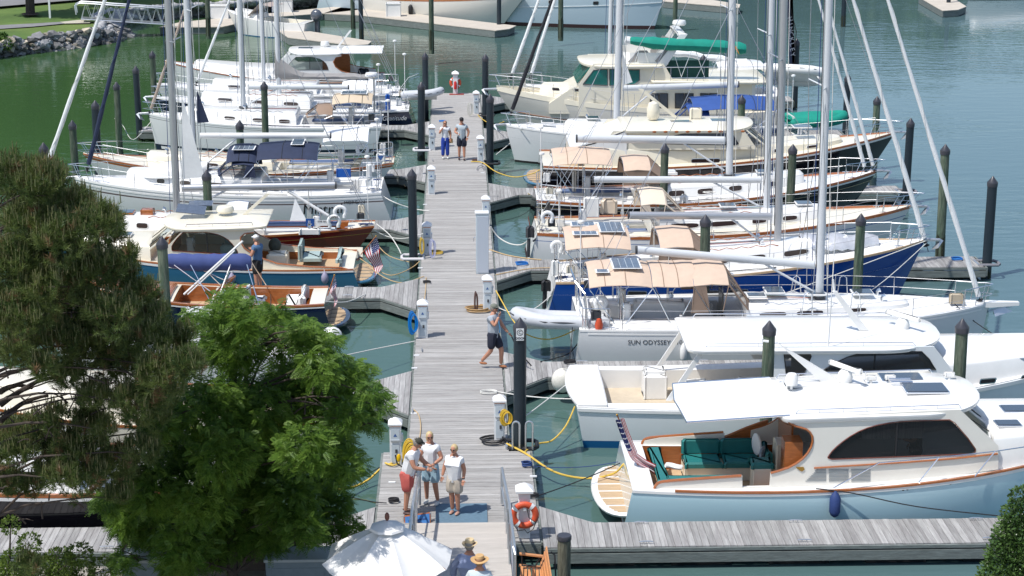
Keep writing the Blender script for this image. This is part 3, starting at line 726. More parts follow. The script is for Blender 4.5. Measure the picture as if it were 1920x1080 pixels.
    def bimini(s, x0, x1, z, w, mt, arch=.22, name='bimini', legs=None, legz=None, droop=.10, solar_=(), nb=3, yoff=0.0, sagk=.03, seam=True):
        """stretched canvas on bent tube bows between x0 and x1"""
        NX, NY = 12, 12; rows = []; yc = s.Yc+yoff
        for i in range(NX+1):
            k = i/NX; x = lerp(x0, x1, k); row = []
            e = droop*(abs(2*k-1)**3); sg = sagk*math.sin(k*math.pi*nb)**2
            for j in range(NY+1):
                v = -1+2*j/NY; ww = w*(1-.04*abs(2*k-1)**3)
                row.append(Vector((x, yc+ww*v, z-arch*abs(v)**2.6-e-sg*(1-v*v*.5)+random.uniform(-.006, .006)+.012*math.sin(j*.9+i*.6+x0*7)*(1-abs(2*k-1)))))
            rows.append(row)
        m = MB(); m.grid(rows, 0, .02); o = m.build(name, mt, s.root)
        for q in range(nb+1):                              # bent tube bows and their legs
            k = q/nb; x = lerp(x0, x1, k); lx = (x0+x1)/2 + (x-(x0+x1)/2)*.15; zz = s.zsh(max(0, min(1, s.tx(lx))))+.03 if legz is None else legz
            pts = [Vector((lx, yc-w*.97, zz))]
            for j in range(9):
                v = -1+2*j/8; pts.append(Vector((x, yc+w*.98*v, z-arch*abs(v)**2.6-.035-(droop if q in (0, nb) else 0))))
            pts.append(Vector((lx, yc+w*.97, zz))); m = MB(); m.tube(pts, .014, 6); m.build('canvas_bow', steel, o)
        if seam:
            for k in (.33, .66):
                m = MB(); r_ = rows[int(NX*k)]; m.tube([p+Vector((0, 0, .006)) for p in r_], .012, 4); m.build('seam', tandark if mt is tan else black, o)
        for (xa, xb, ya, yb) in solar_:
            m = MB(); zt = z+.03; A = (ya+yb)/2; zt = z-arch*abs(A/w)**2.6+.015; g = MB(); g.box(((xa+xb)/2, yc+(ya+yb)/2, zt), (abs(xb-xa), abs(yb-ya), .02)); p = g.build('solar_panel', solar, o); MB().box(((xa+xb)/2, yc+(ya+yb)/2, zt-.008), (abs(xb-xa)+.10, abs(yb-ya)+.10, .012)).build('panel_border', sail, p)
            if abs(xb-xa) > .5:
                for q in range(1, 4): MB().box((lerp(xa, xb, q/4), yc+(ya+yb)/2, zt+.0125), (.012, abs(yb-ya), .004)).build('cell_line', pvcgrey, p)
        return o
    def dodger(s, xa, xf, zt, zb, w, mt, win=None, name='spray_hood', front=.75, side=True, trim=None):
        """spray hood: canvas top from xa to xf, raked clear front reaching xf + front"""
        d = s.d; win = win or vinyl; NY = 12
        def arc(x, z, ww, ar=.28, zz=None): return [Vector((x, s.Yc+ww*v, z-ar*abs(v)**3)) for v in [-1+2*j/NY for j in range(NY+1)]]
        A = arc(xa, zt-.05, w); Bq = arc(lerp(xa, xf, .5), zt, w); Cq = arc(xf, zt-.04, w*.97); D = [Vector((xf+d*front*(1-.25*abs(v)), s.Yc+w*.92*v, zb+.05)) for v in [-1+2*j/NY for j in range(NY+1)]]
        m = MB(); m.grid([A, Bq, Cq], 0, .018); o = m.build(name, mt, s.root)
        m = MB(); m.grid([[p.lerp(q, .10) for p, q in zip(Cq, D)], [p.lerp(q, .86) for p, q in zip(Cq, D)]]); m.build('clear_front', win, o)
        m = MB(); m.grid([[p.lerp(q, .86) for p, q in zip(Cq, D)], D], 0, .012); m.grid([Cq, [p.lerp(q, .10) for p, q in zip(Cq, D)]], 0, .012)
        for j in (0, 4, 8, NY): m.tube([Cq[j], D[j]], .028, 5)
        m.build('front_trim', trim or mt, o)
        if side:
            for sd, j in ((-1, 0), (1, NY)):
                a, b, c = A[j], Cq[j], D[j]; e = Vector((xa-d*.05, a.y, zb)); ci = b.lerp(c, .12); 
                m = MB(); m.add([a.lerp(b, .15), b, c, e.lerp(c, .3)], [(0, 1, 2, 3)]); m.build('clear_side', win, o)
                m = MB(); m.add([a, a.lerp(b, .35), e.lerp(c, .32), e], [(0, 1, 2, 3)]); m.tube([a, e], .016, 5); m.tube([b, e.lerp(c, .55)], .016, 5); m.build('side_panel', trim or mt, o)
        m = MB(); m.tube([p-Vector((0, 0, .03)) for p in A]+[Vector((lerp(xa, xf, .5), A[-1].y, zb))], .015, 5); m.tube([Vector((lerp(xa, xf, .5), A[0].y, zb)), A[0]-Vector((0, 0, .03))], .015, 5); m.build('hood_bow', steel, o)
        return o
    def wheel(s, x, z, r=.42, v=0.0, name='steering_wheel'):
        m = MB(); c = Vector((x, s.Yc+v, z)); m.tube([c+Vector((0, r*math.cos(a), r*math.sin(a))) for a in [2*math.pi*k/20 for k in range(21)]], .014, 5)
        for k in range(5): a = 2*math.pi*k/5; m.tube([c, c+Vector((0, r*math.cos(a), r*math.sin(a)))], .007, 4)
        o = m.build(name, steel, s.root); MB().rbox((x+s.d*.12, s.Yc+v, z-.30), (.22, .26, .9), .03).build('pedestal', gel, s.root); return o
    def winch(s, x, v, z):
        m = MB(); m.lathe((x, s.Yc+v, z), [(.075, 0), (.07, .06), (.05, .09), (.055, .15), (.06, .17), (.02, .175)], 12); return m.build('winch', steel, s.root)
    def anchor(s, z=None, ext=.45):
        x = s.Xb; z = s.z1 if z is None else z; d = s.d; m = MB(); y = s.Yc
        m.box((x+d*ext*.35, y, z+.03), (ext*1.3, .16, .05)); m.build('bow_roller', galv, s.root)
        m = MB(); a = Vector((x-d*.25, y, z+.10)); b = Vector((x+d*ext, y, z+.06)); e = b+Vector((d*.02, 0, -.30)); m.tube([a, b], .025, 6)
        m.add([b+Vector((0, 0, .02)), b+Vector((d*.12, 0, -.05)), e+Vector((-d*.1, -.16, .04)), e+Vector((-d*.28, 0, -.05)), e+Vector((-d*.1, .16, .04))], [(0, 1, 2), (0, 3, 2), (0, 3, 4), (0, 1, 4), (1, 2, 3), (1, 3, 4)]); return m.build('anchor', galv, s.root)
    def horseshoe(s, x, y, z, r=.26, mt=None, words=None, ang=0.0):
        r *= .8; c = Vector((x, y, z)); pts = [c+Vector((r*math.cos(a)*math.cos(ang), r*math.cos(a)*math.sin(ang), r*math.sin(a))) for a in [math.pi*(-.22)+math.pi*1.44*k/14 for k in range(15)]]
        pts = [pts[0]-Vector((0, 0, .08))]+pts+[pts[-1]-Vector((0, 0, .08))]; m = MB(); m.tube(pts, .068, 9); o = m.build('horseshoe_buoy', mt or sail, s.root)
        if words: text(words, c+Vector((0, -.085, r*.95)), .11, (1, 0, 0), (0, 0, 1), ink, o, bold=.002)
        return o
    def htext(s, words, x, z, size, mt, **kw):
        t = s.tx(x); f = s.fz(t, z); a = s.side(t, f, -1, .005); u = s.side(t, f+.06, -1)-s.side(t, f-.06, -1); r = s.side(s.tx(x+.3), f, -1)-s.side(s.tx(x-.3), f, -1); return text(words, a, size, r, u-r.normalized()*u.dot(r.normalized()), mt, s.root, **kw)
    def radome(s, c, r=.26, h=.20, words=None, mt=None, name='radar_dome', parent=None):
        m = MB(); m.lathe(c, [(r*.8, 0), (r, h*.25), (r*.98, h*.6), (r*.86, h*.9), (r*.3, h)], 20); o = m.build(name, mt or gel, parent or s.root)
        if words: text(words, Vector(c)+Vector((0, -r*1.01, h*.5)), h*.42, (1, 0, 0), (0, 0, 1), logo_blue, o, bold=.001)
        return o
    def fender(s, x, sd, z, r=.11, h=.5, mt=None):
        t = s.tx(x); p = s.side(t, s.fz(t, z), sd, r+.02); m = MB(); m.lathe(p, [(.02, -h/2-.02), (r*.7, -h/2+.03), (r, -h/2+.12), (r, h/2-.12), (r*.6, h/2-.02), (.03, h/2+.04)], 12); m.tube([p+Vector((0, 0, h/2)), s.side(t, 1, sd, .02)+Vector((0, 0, .05))], .008, 5, 1); o = m.build('fender', [mt or gel, ropewhite], s.root)
        return o
    def details(s, seed=0, handrail=None, cush=None, cock=None):
        """deck gear every cruising yacht carries"""
        R = random.Random(seed); q = s.tr; d = s.d; xa, xb = q['xa'], q['xb']; zt = lambda x: s.zsh(s.tx(x))+lerp(q['ha'], q['h'], (x-xa)/(xb-xa))+.04
        for sd in (-1, 1):
            v = sd*q['wa']*.62; x0, x1 = lerp(xa, xb, .12), lerp(xa, xb, .55); m = MB(); pts = []
            for k in range(11): x = lerp(x0, x1, k/10); pts.append(Vector((x, s.Yc+v*(1-.15*k/10), zt(x)+(.075 if k % 2 else .012))))
            m.tube(pts, .013, 5); m.build('grab_rail', handrail or teak, s.root)
        for k in range(5):
            v = (-.32, -.22, .2, .3, .38)[k]; m = MB(); x0 = lerp(xa, xb, .02); x1 = s.mast0.x-d*.12 if hasattr(s, 'mast0') else lerp(xa, xb, .7)
            m.tube([Vector((lerp(x0, x1, f), s.Yc+lerp(v, v*.3, f)+.015*math.sin(f*9+k), zt(lerp(x0, x1, f))+.03)) for f in [i/8 for i in range(9)]], .009, 4); m.build('control_line', [ropewhite, ropeblue, red, ropewhite, mat('green fleck rope', (.25, .4, .25), .8)][k], s.root)
        for t in (.07, .45, .92):
            for sd in (-1, 1): p = s.side(t, 1, sd); m = MB(); cleat(m, p.x, p.y-sd*.09, p.z+.03); m.build('deck_cleat', steel, s.root)
        for sd in (-1, 1):
            m = MB(); pts = [s.side(lerp(.12, .62, f), 1, sd)+Vector((0, -sd*(.28+.05*math.sin(f*11+seed)), .075)) for f in [i/14 for i in range(15)]]; m.tube(pts, .009, 4); m.build('jib_sheet', R.choice([ropewhite, ropeblue, ropewhite]), s.root)
            m = MB(); a, b2 = s.side(.30, 1, sd), s.side(.58, 1, sd); m.rings([[p+Vector((0, -sd*.30+dy, z)) for dy, z in ((-.02, .05), (.02, .05), (.02, .075), (-.02, .075))] for p in (a, b2)], 0, True); m.build('genoa_track', darkgrey, s.root)
        for x in (lerp(xa, xb, .82), lerp(xa, xb, .45)):
            for sd in (-1, 1):
                if R.random() < .6: m = MB(); z = zt(x); y = s.Yc+sd*.32; m.tube([(x, y, z), (x, y, z+.13), (x+d*.03, y, z+.17), (x+d*.09, y, z+.19)], [.045, .045, .055, .07], 8); m.build('cowl_vent', steel, s.root)
        if cock:
            x0, x1, hw, zc = cock
            for sd in (-1, 1): m = MB(); m.rbox(((x0+x1)/2, s.Yc+sd*(hw-.24), zc), (abs(x1-x0)*.9, .42, .10), .03); m.build('cockpit_cushion', cush or R.choice([gelgrey, cushwhite, mat('faded blue cushion', (.10, .15, .28), .8)]), s.root)
            for k in range(2): s.coil(lerp(x0, x1, R.uniform(.2, .8)), s.Yc+R.uniform(-.2, .2), zc-.12, R.choice([ropewhite, ropeblue, ropetan]), .16)
        for k in range(2): x = s.Xs+d*R.uniform(.15, .5); s.coil(x, s.Yc+R.choice((-1, 1))*s.hb(0)*.6, s.zsh(0)+.06, R.choice([ropewhite, ropeblue]), .14)
        # lashed gear on the stern rail
        for k, sd in enumerate((-1, 1)):
            m = MB(); p = s.side(.03, 1, sd); m.rbox((p.x+d*.1, p.y-sd*.1, p.z+.45), (R.uniform(.12, .3), .14, R.uniform(.2, .4)), .04); m.build(R.choice(['stern_rail_bag', 'stern_rail_box']), R.choice([gelgrey, sail, mat('cream pouch', (.6, .55, .45), .8), darkgrey]), s.root)
        m = MB(); p = s.side(.02, 1, 1); m.tube([p, p+Vector((0, 0, 2.3))], .018, 6); m.lathe(p+Vector((0, 0, 2.3)), [(.03, 0), (.10, .03), (.10, .09), (.03, .12)], 10); m.build('antenna_pole', gel, s.root)
    def ladder(s, x, z0, z1, y, ang=0):
        m = MB()
        for q in (-.17, .17): m.tube([(x, y+q, z0), (x, y+q, z1)], .014, 5)
        k = z0+.1
        while k < z1: m.tube([(x, y-.17, k), (x, y+.17, k)], .012, 5); k += .25
        return m.build('boarding_ladder', steel, s.root)
    def cush(s, c, dim, mt, r=.04, name='seat_cushion', rz=0.0, parent=None): m = MB(); m.rbox(c, dim, r, rz=rz); return m.build(name, mt, parent or s.root)
    def coil(s, x, y, z, mt=None, r=.22, name='rope_coil'):
        m = MB(); pts = [Vector((x+(r+.03*math.sin(i*1.7))*math.cos(i*.5), y+(r*.6+.02*math.cos(i*2.1))*math.sin(i*.5), z+.015+.002*(i % 7))) for i in range(44)]; m.tube(pts, .013, 5); return m.build(name, mt or ropewhite, s.root)
def flag_us(bx, by, bz, top, L, H, parent_label, droop=.5, cat='flag', name='ensign', down=(0.25, 0, -1), path=None):
    """limp stars and stripes hanging from a slanting staff, built stripe by stripe"""
    t = thing(name, parent_label, cat, (bx, by, bz)); a = Vector((bx, by, bz)); b = Vector(top)
    m = MB(); m.tube([a, b], .016, 7); m.build('staff', teak, t); MB().ell(b, (.03, .03, .03), n=8).build('finial', gold, t)
    dn = Vector(down).normalized(); st = (b-a).normalized(); NX = 16
    rd = mat('flag red', (.36, .006, .016), .8); wh = mat('flag white', (.72, .72, .74), .8); bl = mat('flag blue', (.012, .02, .11), .8)
    def pt(u, v):                                          # u along fly, v along hoist (0 top)
        if path:
            n_ = len(path)-1; i = min(n_-1, int(u*n_)); f = u*n_-i; c = path[i].lerp(path[i+1], f); tg = (path[i+1]-path[i]).normalized(); pr = Vector((tg.z, 0, -tg.x)); return c-pr*(v-.5)*H+Vector((0, .04*math.sin(v*11+u*3)+.03*math.sin(u*8), 0))
        p = b - st*(H*v) ; fold = .07*math.sin(u*9+v*2.2)*min(1, u*3); return p + dn*(L*u) + Vector((.03*math.sin(u*6+v*4), fold, 0)) + st*(H*v)*u*.35
    for k in range(13):
        m = MB(); v0, v1 = k/13, (k+1)/13; u0 = .40 if k < 7 else 0.0
        m.grid([[pt(lerp(u0, 1, i/NX), v0), pt(lerp(u0, 1, i/NX), v1)] for i in range(NX+1)]); m.build('stripe', rd if k % 2 == 0 else wh, t)
    m = MB(); m.grid([[pt(.40*i/8, 7/13*j/6) for j in range(7)] for i in range(9)]); c = m.build('canton', bl, t)
    m = MB()
    for i in range(6):
        for j in range(5):
            p = pt(.40*(i+.5)/6, 7/13*(j+.5)/5); n = Vector((0, -.006, 0)); s_ = .012*L/.8+.006
            for q in (-1, 1): m.add([p+n*q+Vector((s_*math.sin(a), 0, s_*math.cos(a)))*(1 if kk % 2 == 0 else .42) for kk, a in enumerate([math.pi*kk/5 for kk in range(10)])], [tuple(range(10))])
    m.build('stars', wh, c, kind='stuff'); return t
# ================================================================= BOATS RIGHT OF THE PIER
def slab(b, x0, x1, w, z0, z1, crown=.16, th=.10, rf=1.0, ra=.35, mt=None, name='roof', parent=None, edge=None, yc=None):
    """crowned roof from x0 (aft) to x1 (forward) with rounded plan"""
    d = 1 if x1 > x0 else -1; L = abs(x1-x0); yc = b.Yc if yc is None else yc; N = 9
    def outline(ins):
        pts = []; ww = w-ins
        for i in range(N+1): a = math.pi/2*i/N; pts.append((x0+d*(ra-(ra-ins)*math.cos(a)), -(ww*.86+ww*.14*math.sin(a))))
        for i in range(N+1): a = math.pi/2*i/N; pts.append((x1-d*(rf-(rf-ins)*math.sin(a)), -ww*max(0, math.cos(a))**.62 if i < N else 0))
        return pts + [(x, -v) for x, v in reversed(pts[:-1])]
    def z(x, v): k = abs(x-x0)/L; return lerp(z0, z1, k)+crown*(1-(v/w)**2)
    R = []
    for ins, dz in ((.03, -th), (0, -th*.6), (0, -.02), (.04, 0), (w*.35, 0), (w*.7, 0)):
        o = outline(ins) if ins < .1 else [(lerp(x, (x0+x1)/2, ins/w*.5), v*(1-ins/w)) for x, v in outline(.04)]
        R.append([Vector((x, yc+v, z(x, v)+dz)) for x, v in o])
    m = MB(); m.rings(R, 0, cap0=True, cap1=False); n = len(R[0]); o = (len(R)-1)*n
    m.f += [(o+i, o+i+1, o+n-2-i, o+n-1-i) for i in range(n//2-1)]+[(o+n//2-1, o+n//2, o+n//2+1)]; m.m += [0]*(n//2)
    ob = m.build(name, mt or gel, parent or b.root)
    if edge:
        m = MB(); m.rings([[p+Vector((0, 0, -.012)) for p in outl] for outl in ([Vector((x, yc+v, z(x, v)-.04)) for x, v in outline(-.008)], [Vector((x, yc+v, z(x, v)-.015)) for x, v in outline(-.008)])], 0, cap=False); m.build('edge_trim', edge, ob)
    b.roofz = z; return ob
def sides(b, outline, wins, w, mt, th=.05, name='cabin_side', glass=None, trim=None, yoff=0.0, gframe=None):
    """two cabin sides from an (X,Z) outline with window openings; w half width"""
    out = []
    for sd in (-1, 1):
        yy = b.Yc+yoff+sd*w; m = MB(); m.plate([(x, yy, z) for x, z in outline], [[(x, yy, z) for x, z in wn] for wn in wins], (0, 0, 0), (0, -sd*th, 0)); o = m.build(name, mt, b.root); out.append(o)
        for wn in wins:
            m = MB(); m.add([(x, yy-sd*th*.5, z) for x, z in wn], [tuple(range(len(wn)))]); m.build('side_window', glass or glass_dark, o)
            m = MB(); m.tube([(x, yy+sd*.004, z) for x, z in wn]+[(wn[0][0], yy+sd*.004, wn[0][1])], .014, 5); m.build('window_frame', gframe or black, o)
        if trim:
            m = MB(); m.tube([(x, yy, z) for x, z in trim], .028, 6); m.build('teak_coaming', teak, o)
        for wn in wins:
            xs = [p[0] for p in wn]; zs_ = [p[1] for p in wn]; xm = lerp(min(xs), max(xs), .46 if b.d > 0 else .54); top = max(p[1] for p in wn if abs(p[0]-xm) < .35*(max(xs)-min(xs))); lo = min(zs_)
            if max(xs)-min(xs) > 1.2: MB().box((xm, yy-sd*th*.5, (lo+top)/2+.02), (.035, .03, (top-lo)*.93)).build('window_mullion', black, o)
    return out
def XZ(pts, Y): return [(p.x, p.z) for p in (Q(x, y, Y) for x, y in pts)]
def smoothpoly(pts, k=3):
    n = len(pts); out = []
    for i in range(n-1):
        p0, p1, p2, p3 = pts[max(0, i-1)], pts[i], pts[i+1], pts[min(n-1, i+2)]
        for j in range(k):
            t = j/k; out.append(tuple(.5*((2*p1[c])+(-p0[c]+p2[c])*t+(2*p0[c]-5*p1[c]+4*p2[c]-p3[c])*t*t+(-p0[c]+3*p1[c]-3*p2[c]+p3[c])*t**3) for c in range(2)))
    return out+[pts[-1]]
def windshield(b, xt, zt, wt, xb, zb, wb, mt=None, frame=None, panes=3, wipers=True):
    for k in range(panes):
        a, c = -1+2*k/panes, -1+2*(k+1)/panes
        def pt(v, top, ins=0):
            x, z, w_ = (xt, zt, wt) if top else (xb, zb, wb); x -= b.d*.22*abs(v)**2.5; return Vector((x, b.Yc+v*w_, z))
        q = [pt(a, 1), pt(c, 1), pt(c, 0), pt(a, 0)]; m = MB(); m.add(q, [(0, 1, 2, 3)]); g = m.build('windscreen_pane', mt or glass_clear, b.root)
        m = MB(); m.tube(q+[q[0]], .035, 5); m.build('windscreen_frame', frame or gel, g)
        if wipers:
            m = MB(); c0 = (q[2]+q[3])/2+Vector((b.d*.02, 0, .02)); m.tube([c0, c0.lerp(q[0], .75)+Vector((b.d*.02, 0, .03))], .012, 5); m.build('wiper', black, g)
def roofrail(b, x0, x1, v, z, n=6, mt=None, h=.09):
    m = MB(); pts = [(x0, b.Yc+v, z(x0, v)), (x0+(x1-x0)*.015, b.Yc+v, z(x0, v)+h)]+[(lerp(x0, x1, k), b.Yc+v, z(lerp(x0, x1, k), v)+h) for k in (.25, .5, .75)]+[(x1-(x1-x0)*.015, b.Yc+v, z(x1, v)+h), (x1, b.Yc+v, z(x1, v))]
    m.tube(pts, .014, 5)
    for i in range(1, n): x = lerp(x0, x1, i/n); m.tube([(x, b.Yc+v, z(x, v)), (x, b.Yc+v, z(x, v)+h)], .010, 4)
    return m.build('grab_rail', mt or steel, b.root)
def swim_platform(b, ext=.8, w=1.5, z=.42, edge=None, n=13):
    d = b.d; x0 = b.Xs
    def ol(s, dz): return [Vector((x0+d*.12-d*(ext+.12)*max(0, math.cos(a))**.55*s, b.Yc+w*s*math.sin(a), z+dz)) for a in [-math.pi/2+math.pi*k/16 for k in range(17)]]
    m = MB(); m.rings([ol(1, -.09), ol(1.02, -.04), ol(1, 0)], 0, True); o = m.build('swim_platform', edge or gel, b.root)
    # teak strips
    k = 0; y = -w*.93
    while y < w*.93:
        yc = y+.045; e = math.sqrt(max(0, 1-(yc/(w*1.0))**2))**.55*(ext+.12)-.16
        if e > .12 and k % 5 != 4: m = MB(); m.box((x0+d*.10-d*e/2, b.Yc+yc, z+.008), (e, .078, .014)); m.build('teak_strip', teakdeck, o)
        y += .09; k += 1
    return o
def radar_bar(b, c, L=1.2, ang=.5, mt=None):
    m = MB(); c = Vector(c); m.lathe(c, [(.17, 0), (.19, .10), (.15, .22), (.10, .28)], 16); o = m.build('radar_pedestal', mt or gel, b.root)
    m = MB(); m.rbox(c+Vector((0, 0, .36)), (L, .13, .12), .03, rz=ang); m.build('radar_bar', mt or gel, o); return o
# ---------------------------------------------------------------- R1 pale aqua picnic yacht, nearest
ivory = mat('ivory gelcoat', (.78, .755, .685), .28, coat=.4, noise=.04, nscale=1.4)
b = Boat('motor_yacht', 'pale aqua hulled motor yacht with green cockpit settee and white roof, nearest the camera', 'motor yacht', 3.85, 16.4, 40.5, 3.76, (1.0, 1.02, 2.0), ws=.86, tm=.4, rake_b=1.2, rake_s=-.25, flare=.3)
b.hull(hullaqua, bootwhite, antired, boot_z=(.05, .14), transom=mat('pale transom gelcoat', (.60, .64, .62), .12, coat=.8))
b.deck(gel, holes=[(4.35, 7.6, 1.32, .62)], camber=.04, drop=.02, floor=teakdeck, wall=teak)
b.band(gel, .955, 1.0, off=.02, name='white_sheer_band'); b.rail(teak, h=.03, w=.07, t0=.075, z=.02, inset=-.02)
yn = 39.05
side = XZ([(1226, 924), (1232, 908), (1262, 902), (1390, 893)], yn)
cutp = smoothpoly(XZ([(1445, 887), (1478, 877), (1505, 860), (1521, 838), (1523, 818), (1512, 805), (1492, 799), (1478, 790)], yn), 3)
roofl = XZ([(1478, 783), (1800, 768)], yn); fr = XZ([(1872, 836), (1872, 880)], yn); bot = XZ([(1700, 905), (1445, 921), (1390, 922)], yn)
win = smoothpoly(XZ([(1552, 858), (1560, 846), (1580, 828), (1610, 809), (1645, 797), (1690, 790), (1740, 788), (1780, 787)], yn), 2)+XZ([(1790, 793), (1815, 822), (1829, 842), (1828, 849), (1820, 851), (1700, 856), (1560, 861)], yn)
ol = [(x, z) for x, z in side+XZ([(1388, 905), (1447, 905)], yn)[:0]]
gate = XZ([(1392, 893), (1392, 914), (1443, 912)], yn)
whole = side+gate+cutp+roofl+fr+bot+XZ([(1226, 928)], yn)[:0]
sides(b, whole, [win], 1.45, ivory, trim=smoothpoly(cutp[::3], 2), gframe=teakdark, glass=glass_dark, name='cabin_side')
for sd in (-1, 1): MB().tube([(x, b.Yc+sd*1.45, z+.012) for x, z in smoothpoly(side, 3)], .035, 6).build('coaming_cap', teak, b.root)
m = MB()
for sd in (-1,): m.tube([(x, b.Yc+sd*1.475, z) for x, z in XZ([(1526, 877), (1620, 871), (1700, 866), (1790, 859), (1870, 850)], yn)], .022, 6)
m.build('teak_trim_line', teak, b.root)
rf = slab(b, 7.15, 11.85, 1.50, 2.60, 2.72, crown=.13, th=.13, rf=1.5, ra=.25, mt=gel)
for v in (-1.3, 1.3): roofrail(b, 7.5, 11.2, v, b.roofz, 7)
windshield(b, 11.35, 2.62, 1.25, 12.1, 2.02, 1.35, panes=3)
b.trunk(11.95, 15.9, 1.40, .80, .45, gel, ha=.78, nose=1.0, name='forward_trunk', slope=.1)
b.hatch(12.9, .25, .55, .42, 2.17, frame=steel); b.hatch(12.45, -.75, .5, .34, 2.17, frame=steel)
b.hatch(10.65, -.2, .92, .62, b.roofz(10.65, -.2)+.03, frame=steel); b.hatch(10.35, .85, .92, .55, b.roofz(10.3, .85)+.0, frame=steel)
# awning aft of the roof
m = MB(); rows = []
for i in range(9):
    k = i/8; x = lerp(5.05, 7.35, k); rows.append([Vector((x-.12*(1-abs(v))*(k < .1), b.Yc+1.38*v, 2.50+.14*k+.05*(1-v*v)-.03*math.sin(k*math.pi)*(1-v*v))) for v in [-1+2*j/10 for j in range(11)]])
m.grid(rows, 0, .025); aw = m.build('awning', sail, b.root)
m = MB(); m.tube([r[0] for r in rows], .022, 6); m.tube([r[-1] for r in rows], .022, 6); m.tube(rows[0], .018, 6); m.build('awning_frame', steel, aw)
# roof furniture
m = MB(); c = Vector((8.35, b.Yc+.55, b.roofz(8.35, .5)))
m.rings([[c+Vector((lerp(.36, -1.0, k)+ (.20*(1-k)+.05)*sx, .05*sy*(1-k*.3), 1.05*k-.0+ (0 if sx < 0 else -.08*k))) for sx, sy in ((-1, -1), (1, -1), (1, 1), (-1, 1))] for k in (0, .3, .6, .85, 1)], 0, True); m.build('signal_mast', gel, b.root)
m = MB(); m.tube([(7.15, c.y, c.z+1.03), (7.0, c.y, c.z+1.05), (7.0, c.y, c.z+1.10)], .03, 6); m.build('masthead_light', gel, b.root)
MB().rbox((8.5, b.Yc+.45, b.roofz(8.5, .4)+.02), (1.9, .42, .07), .02).build('mast_plinth', gel, b.root)
radar_bar(b, (8.95, b.Yc+.5, b.roofz(8.9, .4)+.04), 1.0, -.95)
m = MB(); m.lathe((7.65, b.Yc+.15, b.roofz(7.6, .1)), [(.03, 0), (.03, .1), (.14, .12), (.15, .30), (.10, .38), (.02, .40)], 16); m.build('satellite_dome', gel, b.root)
for x_, v_ in ((9.55, .45), (10.0, .45), (11.4, .55)):
    m = MB(); z_ = b.roofz(x_, v_); m.lathe((x_, b.Yc+v_, z_), [(.04, 0), (.04, .08)], 8); m.rbox((x_, b.Yc+v_, z_+.13), (.24, .14, .11), .02); m.build('spotlight', gel, b.root)
m = MB(); zz = b.roofz(10.1, .4)
for q in (0, .12, .24): m.tube([(9.95, b.Yc+.15+q, zz+.1), (10.45, b.Yc+.15+q, zz+.1)], .022, 6)
m.build('air_horn', steel, b.root)
# cockpit furniture
zf = .37
tk = MB()
for sd in (1,):
    pts = XZ([(1212, 843), (1282, 836), (1350, 822), (1400, 802), (1440, 788)], 41.95); m = MB(); m.grid([[Vector((x, 41.93, z)), Vector((x, 41.93, zf))] for x, z in pts]); m.build('inner_bulwark', teak, b.root)
    m = MB(); m.tube([(x, 41.95, z) for x, z in smoothpoly(pts, 4)], .035, 6); m.build('far_coaming_cap', teak, b.root)
MB().box((7.62, b.Yc+.5, 1.55), (.05, 1.7, 1.8)).build('cabin_bulkhead', teak, b.root)
MB().box((7.5, b.Yc-1.0, 1.35), (.4, .5, 1.2)).build('companionway_frame', teak, b.root)
MB().rbox((6.2, 41.35, zf+.17), (1.85, .68, .34), .02).build('settee_base', cream, b.root)
for x_ in (5.73, 6.65): b.cush((x_+.0, 41.3, zf+.40), (.92, .72, .14), seatgreen, .04)
for x_ in (5.73, 6.65): b.cush((x_, 41.68, zf+.64), (.92, .16, .36), seatgreen, .05, name='backrest_cushion')
b.cush((7.2, 41.1, zf+.60), (.18, .9, .44), seatgreen, .05, name='end_backrest')
MB().rbox((6.9, 40.0, zf+.38), (.42, .5, .76), .02).build('helm_seat_base', cream, b.root); b.cush((6.9, 40.0, zf+.83), (.55, .55, .14), seatgreen, .05, name='helm_seat')
b.cush((4.62, 40.5, .98), (.34, 2.3, .10), seatgreen, .04, name='aft_cushion'); b.cush((5.5, 39.2, 1.16), (1.7, .22, .06), seatgreen, .02, name='side_deck_cushion')
MB().rbox((7.45, 40.7, zf+.55), (.25, .6, 1.1), .02).build('galley_cabinet', cream, b.root)
m = MB()
for g in range(3):
    for k in range(9):
        x0_, x1_ = [(1507+k*0, 1549), (1554, 1591), (1596, 1632)][g]; x0_ = x0_+(24-k*2.6 if g == 0 else 0); a_ = Q(x0_, 881+k*2.7, yn-.005); c_ = Q(x1_, 881+k*2.7-1.5, yn-.005); m.box(((a_.x+c_.x)/2, b.Yc-1.455, (a_.z+c_.z)/2), (c_.x-a_.x, .012, .012))
m.build('vent_louvres', mat('grey louvre', (.25, .27, .28), .6), b.root, kind='stuff')
m = MB(); p = Q(1492, 880, yn); m.prism([(p.x, b.Yc-1.455, p.z+.06), (p.x+.17, b.Yc-1.455, p.z+.06), (p.x+.2, b.Yc-1.455, p.z), (p.x+.14, b.Yc-1.455, p.z-.05), (p.x+.1, b.Yc-1.455, p.z-.03), (p.x+.03, b.Yc-1.455, p.z+.02)], (0, 0, 0), (0, -.012, 0)); m.build('wing_emblem', gold, b.root)
swim_platform(b, .78, 1.55, .40)
for x0_, y0_, x1_, y1_ in ((1562, 915, 1648, 868), (1722, 905, 1760, 858), (1828, 893, 1866, 846)):
    a_ = Q(x0_, y0_, 38.72); c_ = Q(x1_, y1_, 38.78); m = MB(); m.tube([a_, c_], .014, 5); m.build('stanchion', steel, b.root)
m = MB(); m.tube([Q(1565, 914, 38.7), Q(1648, 868, 38.76), Q(1760, 858, 38.8), Q(1866, 846, 38.85), Q(1920, 838, 38.9), Q(1990, 828, 39.2)], .014, 6); m.build('side_rail', steel, b.root)
p = Q(1566, 957, 38.45); fe = b.fender(p.x, -1, .75, .125, .55, mat('navy fender sock', (.02, .045, .16), .7, noise=.1))
